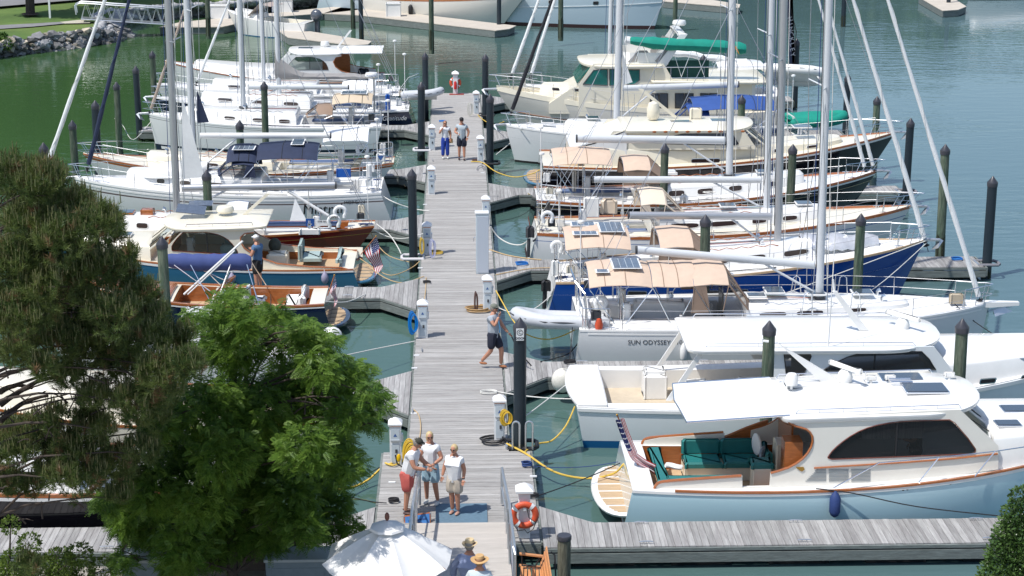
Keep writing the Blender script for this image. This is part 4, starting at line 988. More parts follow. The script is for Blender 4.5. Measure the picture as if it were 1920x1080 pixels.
for x_, z_ in ((1694, 919), (1702, 918), (1785, 910)):
    p = Q(x_, z_, 38.62); t_ = b.tx(p.x); q_ = b.side(t_, b.fz(t_, p.z), -1, .004); MB().ell(q_, (.03, .01, .03)).build('skin_fitting', darkgrey, b.root)
R1 = b
# ensign
fb = Vector((Q(1196, 886, 40.4).x, 40.4, 1.02)); flag_us(fb.x, fb.y, fb.z, Q(1157, 778, 40.4), .95, .20, 'stars and stripes on a slanting staff at the pale aqua yacht stern', path=[Q(x_, y_, 40.3) for x_, y_ in ((1162, 786), (1171, 812), (1181, 836), (1190, 856), (1206, 868), (1224, 878), (1240, 890))])
# things lying on R1
o = MB(); o.ell((7.0, 41.3, 1.17), (.06, .24, .27), M=Matrix.Rotation(.3, 3, 'Z')); tag(o.build('pillow', cushwhite, origin=(7.0, 41.3, 1.0)), 'plain white pillow on the green settee', 'pillow')
chk = mat('checked grey fabric', (.25, .29, .33), .8, noise=.6, nscale=28)
o = MB(); o.ell((7.1, 40.98, 1.02), (.07, .23, .22), M=Matrix.Rotation(-.4, 3, 'Z')); tag(o.build('pillow', chk, origin=(7.1, 41, .9)), 'grey patterned pillow in front of the white one on the green settee', 'pillow')
m = MB()
for k in range(3): m.tube([Vector((4.72+.06*i+.02*k, 40.15+.05*k+.03*math.sin(i), 1.09-.01*i)) for i in range(7)], .045, 6)
tag(m.build('towel', cushwhite, origin=(4.8, 40.2, 1.0)), 'crumpled white towel beside the ensign on the aft deck', 'towel')
# ---------------------------------------------------------------- R2 white lobster yacht
b = Boat('lobster_yacht', 'white lobster yacht with long hardtop and blue bootstripe, second from the camera on the right', 'motor yacht', 2.95, 17.2, 46.0, 3.9, (1.12, 1.12, 2.05), ws=.88, tm=.4, rake_b=1.3, rake_s=.25, flare=.35)
b.hull(mat('cool white gelcoat', (.76, .78, .78), .25, coat=.4, noise=.03, nscale=1), antiblue, antiblue, boot_z=(-.05, .2))
b.deck(gelnon, holes=[(3.75, 8.9, 1.38, .50)], camber=.03, floor=mat('tan cockpit sole', (.52, .44, .33), .7, noise=.08), wall=gel)
b.band(gel, .93, .985, off=.035, name='rub_rail')
m = MB()
for i in range(12): pass
rows = [[Vector((x, b.Yc+v*b.hb(0)*.98, 1.16)) for x in (2.98+.22*(1-v*v)*-1, 3.72)] for v in [-1+2*k/12 for k in range(13)]]; m.grid(rows, 0, .05); m.build('transom_deck', gel, b.root)
yn = 46.0-1.42
wn = smoothpoly(XZ([(1541, 696), (1560, 684), (1590, 669), (1625, 661), (1680, 659), (1728, 659)], yn), 2)+XZ([(1742, 673), (1755, 693)], yn)
wn2 = XZ([(1470, 662), (1519, 662), (1521, 668), (1508, 700), (1492, 712), (1475, 712)], yn)
ol = XZ([(1432, 650), (1752, 650), (1790, 700), (1790, 725), (1445, 735), (1430, 712)], yn)
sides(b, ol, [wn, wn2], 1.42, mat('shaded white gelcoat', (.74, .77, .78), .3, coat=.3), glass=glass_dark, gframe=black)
slab(b, 5.72, 12.35, 1.55, 2.52, 2.50, crown=.14, th=.12, rf=1.7, ra=.5, mt=gel)
for v in (-1.35, 1.35): roofrail(b, 6.2, 11.5, v, b.roofz, 4)
windshield(b, 11.85, 2.42, 1.25, 12.55, 1.8, 1.38)
b.trunk(12.3, 16.4, 1.4, .8, .36, gel, ha=.66, nose=1.1, name='forward_trunk', slope=.12); b.hatch(13.9, -.1, .75, .42, 2.02); 
roofrail(b, 12.7, 15.2, -1.0, lambda x, v: 1.97+.0*(x), 4)
for x_ in (13.35, 14.5): b.port(x_-.2, x_+.2, 1.62, .10, ink)
for v in (-1.35, 1.35):
    MB().rings([[Vector((x+dx, b.Yc+v+dy, z)) for dx, dy in ((-.07, -.03), (.07, -.03), (.07, .03), (-.07, .03))] for x, z in ((5.30, 1.15), (6.15, 2.5))], 0, True).build('hardtop_post', gel, b.root)
MB().rbox((6.0, b.Yc-1.2, 1.2), (.55, .22, .9), .02).build('post_fairing', gel, b.root)
MB().rbox((5.15, b.Yc+.7, .92), (.62, .7, .62), .03).build('bait_box', gel, b.root); MB().rbox((5.15, b.Yc+.75, 1.28), (.55, .5, .12), .03).build('box_lid', gel, b.root)
MB().rbox((8.0, b.Yc-.6, 1.0), (1.6, 1.0, .75), .03).build('engine_box', gel, b.root)
MB().box((8.9, b.Yc, 1.55), (.06, 2.7, 1.85)).build('cabin_bulkhead', mat('warm grey panel', (.35, .34, .32), .6), b.root)
m = MB(); c = Vector((10.1, b.Yc-.3, b.roofz(10, 0))); m.rings([[c+Vector((lerp(.3, -.5, k)+(.12*(1-.5*k))*sx, .05*sy, 1.05*k)) for sx, sy in ((-1, -1), (1, -1), (1, 1), (-1, 1))] for k in (0, .5, 1)], 0, True); m.build('signal_mast', gel, b.root)
m = MB(); m.tube([(9.6, c.y, c.z+1.05), (9.55, c.y, c.z+1.35)], .03, 8); m.build('masthead_light', gel, b.root)
radar_bar(b, (11.45, b.Yc-.1, b.roofz(11.4, 0)-.03), 1.1, -.9)
m = MB(); m.tube([(9.27, b.Yc-1.35, 1.6), (9.30, b.Yc-1.45, 4.2), (9.33, b.Yc-1.45, 7.2)], [.018, .014, .006], 6); m.build('whip_aerial', gel, b.root)
b.coil(6.7, b.Yc-.9, 1.40, ropetan); b.coil(8.6, b.Yc-1.2, 1.45, ropeblack, .3)
b.fender(9.0, 1, .9); 
m = MB(); m.ell((2.8, 48.0, .62), (.30, .30, .34), n=16, m=10); m.tube([(2.8, 48.0, .95), (3.0, 47.6, 1.1)], .01, 5); tag(m.build('round_fender', mat('dirty white fender', (.62, .60, .54), .5, noise=.2), origin=(2.8, 48, .3)), 'big round white fender between the lobster yacht stern and the finger pier', 'fender')
b.fender(12.4, 1, 1.0, .16, .4)
R2 = b
# ---------------------------------------------------------------- R3 pale grey sloop with long tan canvas
b = Boat('sailing_yacht', 'pale grey sloop with tan bimini joined to its spray hood, white mast and open stern', 'sailing yacht', 3.45, 15.65, 52.65, 3.95, (1.15, 1.17, 1.36), ws=.90, tm=.36, rake_b=.25, rake_s=-.1, flare=.2, bowp=2.2)
b.hull(gelgrey, darkgrey, antiblack, boot_z=(-.02, .05)); b.deck(gelnon, holes=[(3.9, 7.75, 1.05, .5)], camber=.10, wall=gelgrey, floor=gelgrey)
b.rail(gel, h=.04, w=.05); b.trunk(8.3, 13.3, 1.05, .55, .22, gel, ha=.36, nose=1.2); b.band(gel, .93, .96, t0=.02, t1=.98, off=.012, name='white_cove_line')
b.port(7.55, 8.65, .82, .19, portg, name='hull_window'); b.htext('SUN ODYSSEY 410', 5.6, .83, .19, darkgrey)
for x0_, x1_ in ((8.7, 9.5), (9.8, 10.6), (11.3, 11.9)): b.twin(x0_, x1_, .35, .75)
b.mast(10.62, 1.62, 14.2); b.boom(10.45, 2.58, 5.2, 3.08)
bt = Q(1835, 555, 52.65); tp = Q(1665, 0, 52.65); b.stay(bt+(tp-bt)*1.6, bt, .075)
b.backstay(); b.lifelines(.10, .93, 6, .6); b.pulpit(.93, .6, .1); b.pushpit()
m = MB(); m.rings([[Vector((x, b.Yc+sy*w_, z)) for sy, z in ((-1, z0_), (1, z0_), (1, z1_), (-1, z1_))] for x, w_, z0_, z1_ in ((14.3, .16, 1.38, 1.46), (15.65, .14, 1.28, 1.44), (16.55, .08, 1.32, 1.42))], 0, True); m.build('bowsprit', gel, b.root)
b.Xb_ = b.Xb; m = MB(); a_ = Vector((16.1, b.Yc, 1.28)); m.add([a_, a_+Vector((.3, 0, -.15)), a_+Vector((-.25, -.12, -.28)), a_+Vector((-.3, 0, -.1)), a_+Vector((-.25, .12, -.28))], [(0, 1, 2), (0, 3, 2), (0, 1, 4), (0, 3, 4)]); m.build('anchor', galv, b.root)
b.hatch(11.1-.6, 0, .5, .5, 1.74); b.hatch(11.9, .1, .55, .5, 1.72); b.hatch(9.3, .15, .5, .62, 1.78); b.hatch(8.7, -.3, .5, .34, 1.76)
b.dodger(6.75, 7.75, 2.66, 1.52, 1.3, tan, front=.80, trim=tandark)
for x_ in (10.1, 11.5):
    for sd in (-1, 1): MB().tube([(x_-.16, b.Yc+sd*.95, 1.35), (x_-.10, b.Yc+sd*.93, 1.95), (x_, b.Yc+sd*.93, 2.02), (x_+.10, b.Yc+sd*.93, 1.95), (x_+.16, b.Yc+sd*.95, 1.35)], .016, 6).build('mast_guard', steel, b.root)
b.bimini(3.75, 5.55, 2.72, 1.32, tan, arch=.34, nb=2, solar_=[(4.5, 5.25, -.75, .35), (4.0, 4.3, -.9, -.6)]); b.bimini(5.57, 6.85, 2.68, 1.28, tan, arch=.36, droop=.02, nb=1, name='connecting_awning')
b.wheel(4.75, 1.55, .42, -.75); b.wheel(4.75, 1.55, .42, .75)
MB().rbox((5.9, b.Yc, 1.25), (1.5, .5, .6), .04).build('cockpit_table', gelgrey, b.root)
for v in (-.95, .95): MB().rbox((6.0, b.Yc+v, 1.02), (3.2, .5, .42), .04).build('cockpit_seat', gel, b.root)
MB().box((7.72, b.Yc+.0, 1.45), (.05, .75, .75)).build('companionway_hatch', mat('smoked washboard', (.10, .09, .07), .3), b.root)
m = MB()
for sd in (-1, 1): m.tube([(3.7, b.Yc+sd*1.6, 1.15), (3.6, b.Yc+sd*1.55, 2.2), (3.35, b.Yc+sd*1.2, 2.45), (3.3, b.Yc, 2.5)], .03, 7)
m.tube([(3.5, b.Yc-1.5, 1.8), (3.5, b.Yc+1.5, 1.8)], .02, 6); m.build('davit_arch', steel, b.root)
m = MB(); m.lathe((4.0, 50.95, 1.2), [(.10, 0), (.12, .1), (.08, .3), (.02, .32)], 10); m.build('orange_float_light', orange, b.root)
b.horseshoe(4.15, b.Yc-.5, 1.62, .2, sail); b.fender(6.4, -1, .55, .10, .5); b.winch(6.4, -1.25, 1.3); b.winch(6.4, 1.25, 1.3)
m = MB(); m.rbox((14.6, b.Yc-.3, 1.62), (.4, .2, .3), .03); m.build('winch_cover', mat('tan webbing', (.45, .38, .28), .8), b.root)
R3 = b; b.details(3, steel, gelgrey)
# inflatable hung on the stern davits of R3
def dinghy(name, label, c, L=2.7, W=1.45, mt=None, ang=0.0, floor_=True, tilt=0.0, r=.2, outboard=False, cover=None):
    t = thing(name, label, 'dinghy', c); c = Vector(c); R = Matrix.Rotation(ang, 3, 'Z') @ Matrix.Rotation(tilt, 3, 'X')
    pts = [Vector((-L/2, -W/2, 0)), Vector((-L*.3, -W/2, 0)), Vector((L*.15, -W/2, .02)), Vector((L*.33, -W*.40, .08)), Vector((L*.46, -W*.2, .15)), Vector((L*.5, 0, .18))]
    pts = pts+[Vector((p.x, -p.y, p.z)) for p in reversed(pts[:-1])]; pts = [c+R@p for p in pts]; rr = [.06]+[r]*(len(pts)-2)+[.06]
    sm = []
    for i in range(len(pts)-1):
        for j in range(3): sm.append(pts[i].lerp(pts[i+1], j/3))
    sm.append(pts[-1]); rs = [r*(.5 if i in (0, len(sm)-1) else 1) for i in range(len(sm))]
    m = MB(); m.tube(sm, rs, 12); m.build('inflatable_tube', mt or hypalon, t)
    m = MB(); m.tube([p+Vector((0, 0, 0))+((p-c).normalized())*r*.98 for p in sm[2:-2]], .022, 5); m.build('rubbing_strip', darkgrey, t)
    m = MB(); m.rings([[c+R@Vector((x, v*w_, z_)) for v, z_ in ((-1, -.05), (-.5, -.16), (0, -.26), (.5, -.16), (1, -.05))] for x, w_ in ((-L*.47, W*.42), (L*.1, W*.42), (L*.4, W*.15))], 0, cap=True, closed=True); m.build('hull_bottom', gelnon if mt is None else mt, t)
    if cover: MB().ell(c+R@Vector((0, 0, .10)), (L*.50, W*.62, .26), n=18, m=8, M=R).build('boat_cover', cover, t)
    else: MB().ell(c+R@Vector((-.1, 0, .02)), (L*.42, W*.42, .10), n=14, m=6, M=R).build('floor', gelnon, t)
    MB().box(c+R@Vector((-L*.42, 0, .05)), (.05, W*.8, .4), rot=R).build('transom_board', gel, t)
    return t
dinghy('inflatable_dinghy', 'grey inflatable dinghy hung across the stern of the pale grey sloop', (3.05, 52.0, 1.15), 2.7, 1.3, ang=math.radians(176), tilt=math.radians(10), r=.21)
# ---------------------------------------------------------------- R4 deep blue sloop
b = Boat('sailing_yacht', 'deep blue hulled sloop with brown and tan spray hood and solar panels on its bimini', 'sailing yacht', 3.05, 14.9, 57.55, 3.75, (1.12, 1.38, 2.08), ws=.72, tm=.42, rake_b=1.0, rake_s=-.35, flare=.35)
b.hull(hullblue, bootwhite, antiblue, boot_z=(.0, .16), cove=mat('silver stripe', (.6, .62, .65), .4), covef=(.60, .615), transom=gel); b.deck(gelnon, holes=[(3.6, 7.0, .95, .5)], camber=.09, wall=gel)
b.rail(teakdeck, h=.05, w=.06); b.trunk(7.1, 12.6, 1.05, .5, .42, gel, ha=.52, nose=1.3)
for x0_, x1_ in ((7.6, 8.5), (8.8, 9.7), (10.3, 11.1)): b.twin(x0_, x1_, .3, .75, taper=.3)
b.port(5.3, 5.85, .88, .13, ink); b.port(7.5, 8.1, .9, .16, portg); b.port(8.4, 9.0, .93, .16, portg)
b.mast(10.2, 1.72, 14.3, mt=alu); b.boom(9.98, 2.92, 5.42, 2.99, mt=alu)
bt = Q(1733, 446, 57.55); tp = Q(1600, 0, 57.55); b.stay(bt+(tp-bt)*1.6, bt, .08); b.backstay(); b.lifelines(.10, .92, 7, .6); b.pulpit(.92, .58, .15); b.pushpit(); b.anchor(2.08, .5)
b.dodger(6.3, 7.35, 2.55, 1.7, 1.3, tan, front=.9, win=tandark, trim=tandark); b.bimini(3.35, 5.4, 2.62, 1.35, tan, arch=.34, nb=2, solar_=[(3.65, 4.35, -.85, -.45), (3.65, 4.35, .2, .7), (4.5, 5.2, -.7, .55)])
b.wheel(4.5, 1.6, .5); b.winch(6.3, 1.15, 1.3); b.winch(6.3, -1.15, 1.3); b.hatch(12.0, 0, .5, .5, 2.0); b.hatch(9.3, .1, .55, .5, 1.85)
m = MB(); m.add([b.side(.004, .99, -1), b.side(.004, .99, 1), Vector((2.75, b.Yc+.8, .3)), Vector((2.75, b.Yc-.8, .3))], [(0, 1, 2, 3)]); m.build('open_transom', gel, b.root)
# shiny covered dinghy lashed on the foredeck
m = MB(); rows = []
for i in range(15):
    k = i/14; x = lerp(10.9, 13.4, k); w_ = .62*max(.15, math.sin(math.pi*min(1, k*1.05+.06)))**.45; rows.append([Vector((x, b.Yc+w_*math.cos(a), 1.95+.38*math.sin(a)*(.9+.15*math.sin(k*17))+.035*math.sin(i*3.1+j*2.3))) for j, a in enumerate([math.pi*q/12 for q in range(13)])])
m.grid(rows); R4c = m.build('covered_dinghy', mat('silver tarpaulin', (.62, .63, .66), .28, metal=.35, noise=.1, bump=.9, bscale=5), origin=(12.1, b.Yc, 1.9)); tag(R4c, 'dinghy under a crumpled silver tarpaulin on the deep blue sloop foredeck', 'covered dinghy')
m = MB(); b.horseshoe(3.2, b.Yc+.9, 1.75, .2, sail)
m = MB(); m.rbox((3.05, 56.6, 1.55), (.25, .28, .5), .05); m.build('white_canister', gel, b.root)
m = MB(); m.rbox((2.75, 56.3, 1.05), (.3, .25, .35), .06); m.tube([(2.72, 56.3, .9), (2.7, 56.3, .3)], .07, 8); m.build('outboard_motor', black, b.root)
R4 = b; b.details(4, teak, None, (3.7, 6.8, .95, 1.15))
# ---------------------------------------------------------------- R5 white sloop with teak toe rail
b = Boat('sailing_yacht', 'white sloop with teak toe rail and cream spray hood, white boom over its deck', 'sailing yacht', 2.75, 16.0, 64.0, 3.7, (1.12, 1.08, 1.72), ws=.70, tm=.42, rake_b=1.2, rake_s=-.45, flare=.3)
b.hull(gelgrey, mat('brown bootstripe', (.05, .02, .02), .5), antiblack, cove=logo_blue, covef=(.86, .875), transom=gel); b.deck(cream, holes=[(3.5, 6.9, .9, .5)], camber=.09, wall=gel); b.rail(teak, h=.08, w=.06)
b.trunk(7.0, 13.0, 1.0, .55, .42, gel, ha=.5, nose=1.4)
for x0_, x1_ in ((7.4, 8.4), (8.8, 9.8), (10.3, 10.8), (11.4, 11.9)): b.twin(x0_, x1_, .3, .7, taper=.2)
b.mast(10.9, 1.65, 14.0); b.boom(10.65, 2.75, 4.75, 2.8); b.backstay(); b.lifelines(.10, .92, 7, .6); b.pulpit(.92, .6, .5); b.pushpit(); b.anchor(1.72, .6)
m = MB(); m.tube([Vector((16.2, b.Yc, 1.9)), b.mtop], .008, 4); m.build('forestay', wire, b.root)
b.dodger(6.35, 7.2, 2.45, 1.6, 1.15, mat('cream canvas', (.66, .56, .45), .85, bump=.3, bscale=6), front=.8); b.wheel(4.3, 1.6, .5); b.horseshoe(3.1, 62.7, 1.75, .22)
b.winch(5.9, -1.1, 1.3); b.winch(5.9, 1.1, 1.3); b.hatch(12.2, 0, .5, .5, 1.9); b.hatch(9.5, 0, .5, .5, 1.85)
MB().rbox((4.75, b.Yc+.6, 1.7), (.55, .35, .7), .04).build('stern_locker', gel, b.root); MB().rbox((5.4, b.Yc+.9, 1.65), (.6, .3, .55), .1).build('rolled_canvas', mat('cream canvas', (.66, .56, .45)), b.root)
m = MB(); m.tube([(2.9, 62.9, 1.1), (2.6, 62.7, .9)], .03, 6); m.rbox((2.5, 62.7, 1.25), (.3, .25, .4), .07); m.tube([(2.46, 62.7, 1.0), (2.44, 62.7, .35)], .06, 8); m.build('outboard_motor', darkgrey, b.root)
MB().rbox((8.0, b.Yc+.25, 2.05), (.3, .28, .3), .1).build('deck_ventilator', gel, b.root)
R5 = b; b.details(5, teak, None, (3.6, 6.8, .9, 1.1))
# ---------------------------------------------------------------- R6 black ketch-like sloop
b = Boat('sailing_yacht', 'black hulled sloop with tan bimini and brown spray hood, two furled headsails', 'sailing yacht', 2.95, 15.9, 69.1, 3.75, (1.15, 1.1, 1.95), ws=.66, tm=.42, rake_b=1.5, rake_s=-.3, flare=.35)
b.hull(hullblack, antired, antiblack, boot_z=(.0, .08), cove=mat('gold stripe', (.4, .33, .2), .5), covef=(.86, .87)); b.deck(gel, holes=[(3.7, 7.0, .95, .5)], camber=.09, wall=gel); b.rail(teak, h=.07, w=.06)
b.band(gel, .955, .985, off=.015, name='white_cove_band')
b.trunk(7.1, 13.2, 1.05, .5, .45, gel, ha=.55, nose=1.5)
for x0_, x1_ in ((7.9, 8.5), (9.0, 9.6), (10.2, 10.7), (11.6, 12.0)): b.twin(x0_, x1_, .3, .7)
b.mast(10.3, 1.9, 14.0, r=.11); b.boom(10.1, 3.2, 4.5, 3.3, r=.125)
for (bx_, by_, tx_) in ((1621, 312, 1535), (1637, 310, 1549)):
    bt = Q(bx_, by_, 69.1); tp = Q(tx_, 0, 69.1); b.stay(bt+(tp-bt)*1.5, bt, .07)
b.backstay(); b.lifelines(.08, .92, 8, .62); b.pulpit(.9, .65, .35); b.pushpit(); b.anchor(1.95, .5)
b.dodger(6.2, 7.2, 2.62, 1.75, 1.2, tan, front=.9, win=tandark, trim=tandark); b.bimini(3.55, 5.75, 2.95, 1.3, tan, arch=.34, nb=2); b.wheel(4.8, 1.7, .5)
MB().rbox((7.8, b.Yc, 2.0), (1.0, .7, .12), .03).build('sliding_hatch', gel, b.root); b.hatch(11.6, 0, .5, .5, 2.0)
MB().rbox((4.4, b.Yc-.3, 1.75), (.16, .2, .8), .06).build('wrapped_outboard', mat('pale dirty canvas', (.5, .47, .42), .9, bump=.5, bscale=9), b.root)
b.winch(6.1, -1.2, 1.35); b.winch(6.1, 1.2, 1.35); b.coil(9.4, b.Yc-1.2, 1.45)
R6 = b; b.details(6, teak, None, (3.8, 6.8, .95, 1.15))
# ---------------------------------------------------------------- R7 black hulled motor yacht
b = Boat('motor_yacht', 'black hulled motor yacht with cream cabin, scalloped roof edge and satellite dome', 'motor yacht', 3.5, 18.2, 76.1, 4.2, (1.15, 1.15, 2.15), ws=.85, tm=.4, rake_b=1.5, rake_s=-.2, flare=.45)
b.hull(hullblack, antired, antiblack, cove=hullblack); b.deck(cream, holes=[(4.0, 6.2, 1.4, .35)], camber=.05, wall=cream, floor=teakdeck); b.rail(teak, h=.06, w=.08); b.band(gel, .955, .99, off=.02, name='white_sheer_band')
swim_platform(b, .75, 1.5, .42, edge=hullmid)
b.trunk(5.2, 16.0, 1.6, .8, .22, cream, ha=.85, nose=1.6, name='cabin_trunk', slope=.08)
b.port(9.5, 10.6, 1.45, .14, portg)
for x_ in (13.2, 14.6): b.twin(x_-.2, x_+.2, .3, .65)
yn = 76.1-1.45
wn = smoothpoly(XZ([(1240, 267), (1258, 257), (1280, 251), (1310, 249)], yn), 2)+XZ([(1372, 249), (1385, 270), (1380, 272), (1250, 270)], yn)
ol = XZ([(1150, 246), (1395, 244), (1420, 280), (1120, 282)], yn); sides(b, ol, [wn], 1.45, cream, glass=hatchg)
rf = slab(b, 6.75, 12.2, 1.65, 2.62, 2.62, crown=.16, th=.14, rf=1.4, ra=.4, mt=cream)
for k in range(9): MB().ell((8.0+k*.45, b.Yc-1.66, 2.56), (.09, .02, .05), n=8, m=4).build('scallop', teak, rf)
m = MB(); m.grid([[Vector((x, b.Yc+v*w_, z)) for v in (-1, -.5, 0, .5, 1)] for x, z, w_ in ((4.6, 1.85, 1.5), (5.6, 2.1, 1.5), (6.9, 2.62, 1.5))], 0, .05); m.build('aft_cover', gel, b.root)
m = MB()
for sd in (-1, 1): m.add([(4.6, b.Yc+sd*1.5, 1.85), (6.9, b.Yc+sd*1.5, 2.62), (6.9, b.Yc+sd*1.5, 1.3), (4.6, b.Yc+sd*1.5, 1.3)], [(0, 1, 2, 3)])
m.build('aft_cover_side', gel, b.root)
windshield(b, 12.0, 2.55, 1.3, 12.75, 1.95, 1.4, mt=glass_dark, frame=cream)
m = MB(); m.lathe((8.1, b.Yc-.1, 2.8), [(.18, 0), (.26, .1), (.27, .45), (.2, .68), (.03, .76)], 16); m.build('satellite_dome', cream, b.root)
m = MB(); m.rings([[Vector((x+.1*sx, b.Yc+.3+.04*sy, z)) for sx, sy in ((-1, -1), (1, -1), (1, 1), (-1, 1))] for x, z in ((9.1, 2.8), (7.6, 4.0))], 0, True); m.build('signal_mast', cream, b.root)
MB().rbox((9.9, b.Yc+.2, 3.0), (.5, .3, .45), .05).build('radar_mount', cream, b.root)
b.hatch(9.2, -.5, .85, .4, b.roofz(9.2, -.5)); b.hatch(10.9, -.3, .85, .55, b.roofz(10.9, -.3)); b.hatch(14.3, 0, .7, .6, 2.45)
b.lifelines(.42, .95, 7, .7, wires=(1.0,)); b.pulpit(.88, .75, .35); b.anchor(2.15, .5)
R7 = b
# ---------------------------------------------------------------- R8 white sloop bow to the pier
b = Boat('sailing_yacht', 'white sloop lying bow to the pier with black furled jib and blue bimini', 'sailing yacht', 15.4, 2.15, 81.3, 4.0, (1.15, 1.2, 1.62), ws=.85, tm=.38, rake_b=.5, rake_s=-.3, flare=.22, bowp=2.3)
b.hull(gelgrey, antiblack, antiblack, boot_z=(.0, .10), cove=darkgrey, covef=(.70, .712)); b.deck(gelnon, holes=[(14.8, 11.0, 1.1, .5)], camber=.10); b.rail(gel, h=.05)
b.port(5.4, 4.7, .95, .17, ink); b.port(8.6, 7.6, .92, .2, ink); b.trunk(10.8, 4.7, 1.2, .6, .38, gel, ha=.45, nose=1.4)
for x0_ in (9.8, 8.4, 6.6): b.twin(x0_, x0_-.7, .3, .7)
b.mast(7.05, 1.85, 14.2, mt=aluwhite, r=.12); b.boom(7.3, 3.25, 12.4, 3.40, r=.11)
bt = Q(961, 205, 81.3); tp = Q(1035, 0, 81.3); b.stay(bt+(tp-bt)*1.9, bt, .085, mt=mat('black sail cover', (.015, .016, .022), .8), strip=ropeblack)
b.backstay(); b.lifelines(.10, .93, 7, .6); b.pulpit(.92, .6, .2); b.pushpit(); b.anchor(1.62, .45)
b.bimini(13.9, 10.3, 2.9, 1.35, blue, arch=.36, nb=3); b.dodger(11.0, 10.2, 2.55, 1.7, 1.25, blue, front=.8)
b.wheel(13.3, 1.6, .42, -.7); b.wheel(13.3, 1.6, .42, .7); b.hatch(6.0, 0, .5, .5, 1.95); b.hatch(4.0, 0, .5, .5, 1.78); b.hatch(9.0, 0, .6, .5, 1.95)
m = MB(); m.add([Q(1166, 92, b.Yc), Q(1174, 120, b.Yc), Q(1186, 154, b.Yc), Q(1167, 160, b.Yc)], [(0, 1, 2, 3)]); m.build('mainsail_clew', sail, b.root)
R8 = b; b.details(8, steel, None, (14.6, 11.2, 1.1, 1.15))
dinghy('inflatable_dinghy', 'dinghy under a green cover slung at the stern of the white sloop', (15.9, 81.6, 1.75), 2.6, 1.5, mt=green, ang=math.radians(5), r=.22, cover=green)
# ---------------------------------------------------------------- R9 cream trawler yacht
b = Boat('trawler_yacht', 'cream trawler yacht with green glass, big green folded bimini and flybridge', 'trawler yacht', 15.2, 1.9, 88.2, 4.5, (1.35, 1.3, 2.1), ws=.86, tm=.36, rake_b=1.6, rake_s=.1, flare=.4)
b.hull(mat('warm white topsides', (.56, .55, .50), .25, coat=.4, noise=.04, nscale=1), antiblack, antiblack); b.deck(creamdeck, camber=.06); b.rail(cream, h=.22, w=.06, name='bulwark', t0=.15); b.band(teak, .60, .615, t0=.1, t1=.97, off=.03, name='rubbing_strake')
b.trunk(6.2, 3.9, 1.5, .9, .55, creamdeck, ha=.7, nose=.9, name='foredeck_trunk'); b.tr  # raised foredeck
def box_house(b, outline, w, mt, name, wins=(), glass=None):
    m = MB(); m.prism([(x, b.Yc-w, z) for x, z in outline], (0, 0, 0), (0, 2*w, 0)); o = m.build(name, mt, b.root)
    for wn in wins:
        for sd in (-1, 1):
            yy = b.Yc+sd*(w+.012); m = MB(); m.prism([(x, yy, z) for x, z in wn], (0, 0, 0), (0, -sd*.02, 0)); g = m.build('house_window', glass or hatchg, o)
            m = MB(); m.tube([(x, yy, z) for x, z in wn]+[(wn[0][0], yy, wn[0][1])], .022, 5); m.build('window_frame', darkgrey, g)
    return o
yn = 88.2-1.75
XZn = lambda pts: XZ(pts, yn)
box_house(b, XZn([(1085, 218), (1085, 160), (1112, 121), (1245, 120), (1262, 150), (1410, 152), (1410, 218)]), 1.75, cream, 'deckhouse',
          [XZn([(1093, 158), (1113, 131), (1139, 130), (1139, 160)]), XZn([(1143, 130), (1160, 130), (1160, 160), (1143, 160)]), XZn([(1175, 131), (1199, 131), (1199, 150), (1190, 158), (1175, 158)])], glass_green)
for x0_, x1_ in ((1219, 1252), (1266, 1300), (1313, 1345)):
    for k in (0, 1): xa_, xb_ = (x0_, (x0_+x1_)/2-1) if k == 0 else ((x0_+x1_)/2+1, x1_); pz = XZn([(xa_, 175), (xb_, 175), (xb_, 203), (xa_, 203)]); m = MB(); m.prism([(x, b.Yc-1.77, z) for x, z in pz], (0, 0, 0), (0, .02, 0)); g = m.build('saloon_window', hatchg, b.root); m = MB(); m.tube([(x, b.Yc-1.78, z) for x, z in pz+[pz[0]]], .02, 4); m.build('window_frame', darkgrey, g)
m = MB(); fz_ = [Vector((p.x, 0, p.z)) for p in (Q(1084, 157, yn), Q(1108, 127, yn))]
for k in range(3):
    v0, v1 = -1+2*k/3+.03, -1+2*(k+1)/3-.03; m = MB(); m.prism([(fz_[0].x-.06, b.Yc+v0*1.6, fz_[0].z), (fz_[0].x-.06, b.Yc+v1*1.6, fz_[0].z), (fz_[1].x-.06, b.Yc+v1*1.6, fz_[1].z), (fz_[1].x-.06, b.Yc+v0*1.6, fz_[1].z)], (0, 0, 0), (.05, 0, 0)); m.build('windscreen_pane', glass_green, b.root)
m = MB(); m.prism([(x, b.Yc-1.5, z) for x, z in XZn([(1030, 196), (1060, 175), (1088, 160), (1088, 215), (1030, 215)])], (0, 0, 0), (0, 3.0, 0)); m.build('front_slope', cream, b.root)
slab(b, 9.6, 5.75, 1.95, 3.5, 3.5, crown=.12, th=.14, rf=1.4, ra=.2, mt=cream, name='visor_roof')
slab(b, 14.6, 9.0, 2.15, 2.75, 2.8, crown=.05, th=.12, rf=.2, ra=.3, mt=cream, name='boat_deck')
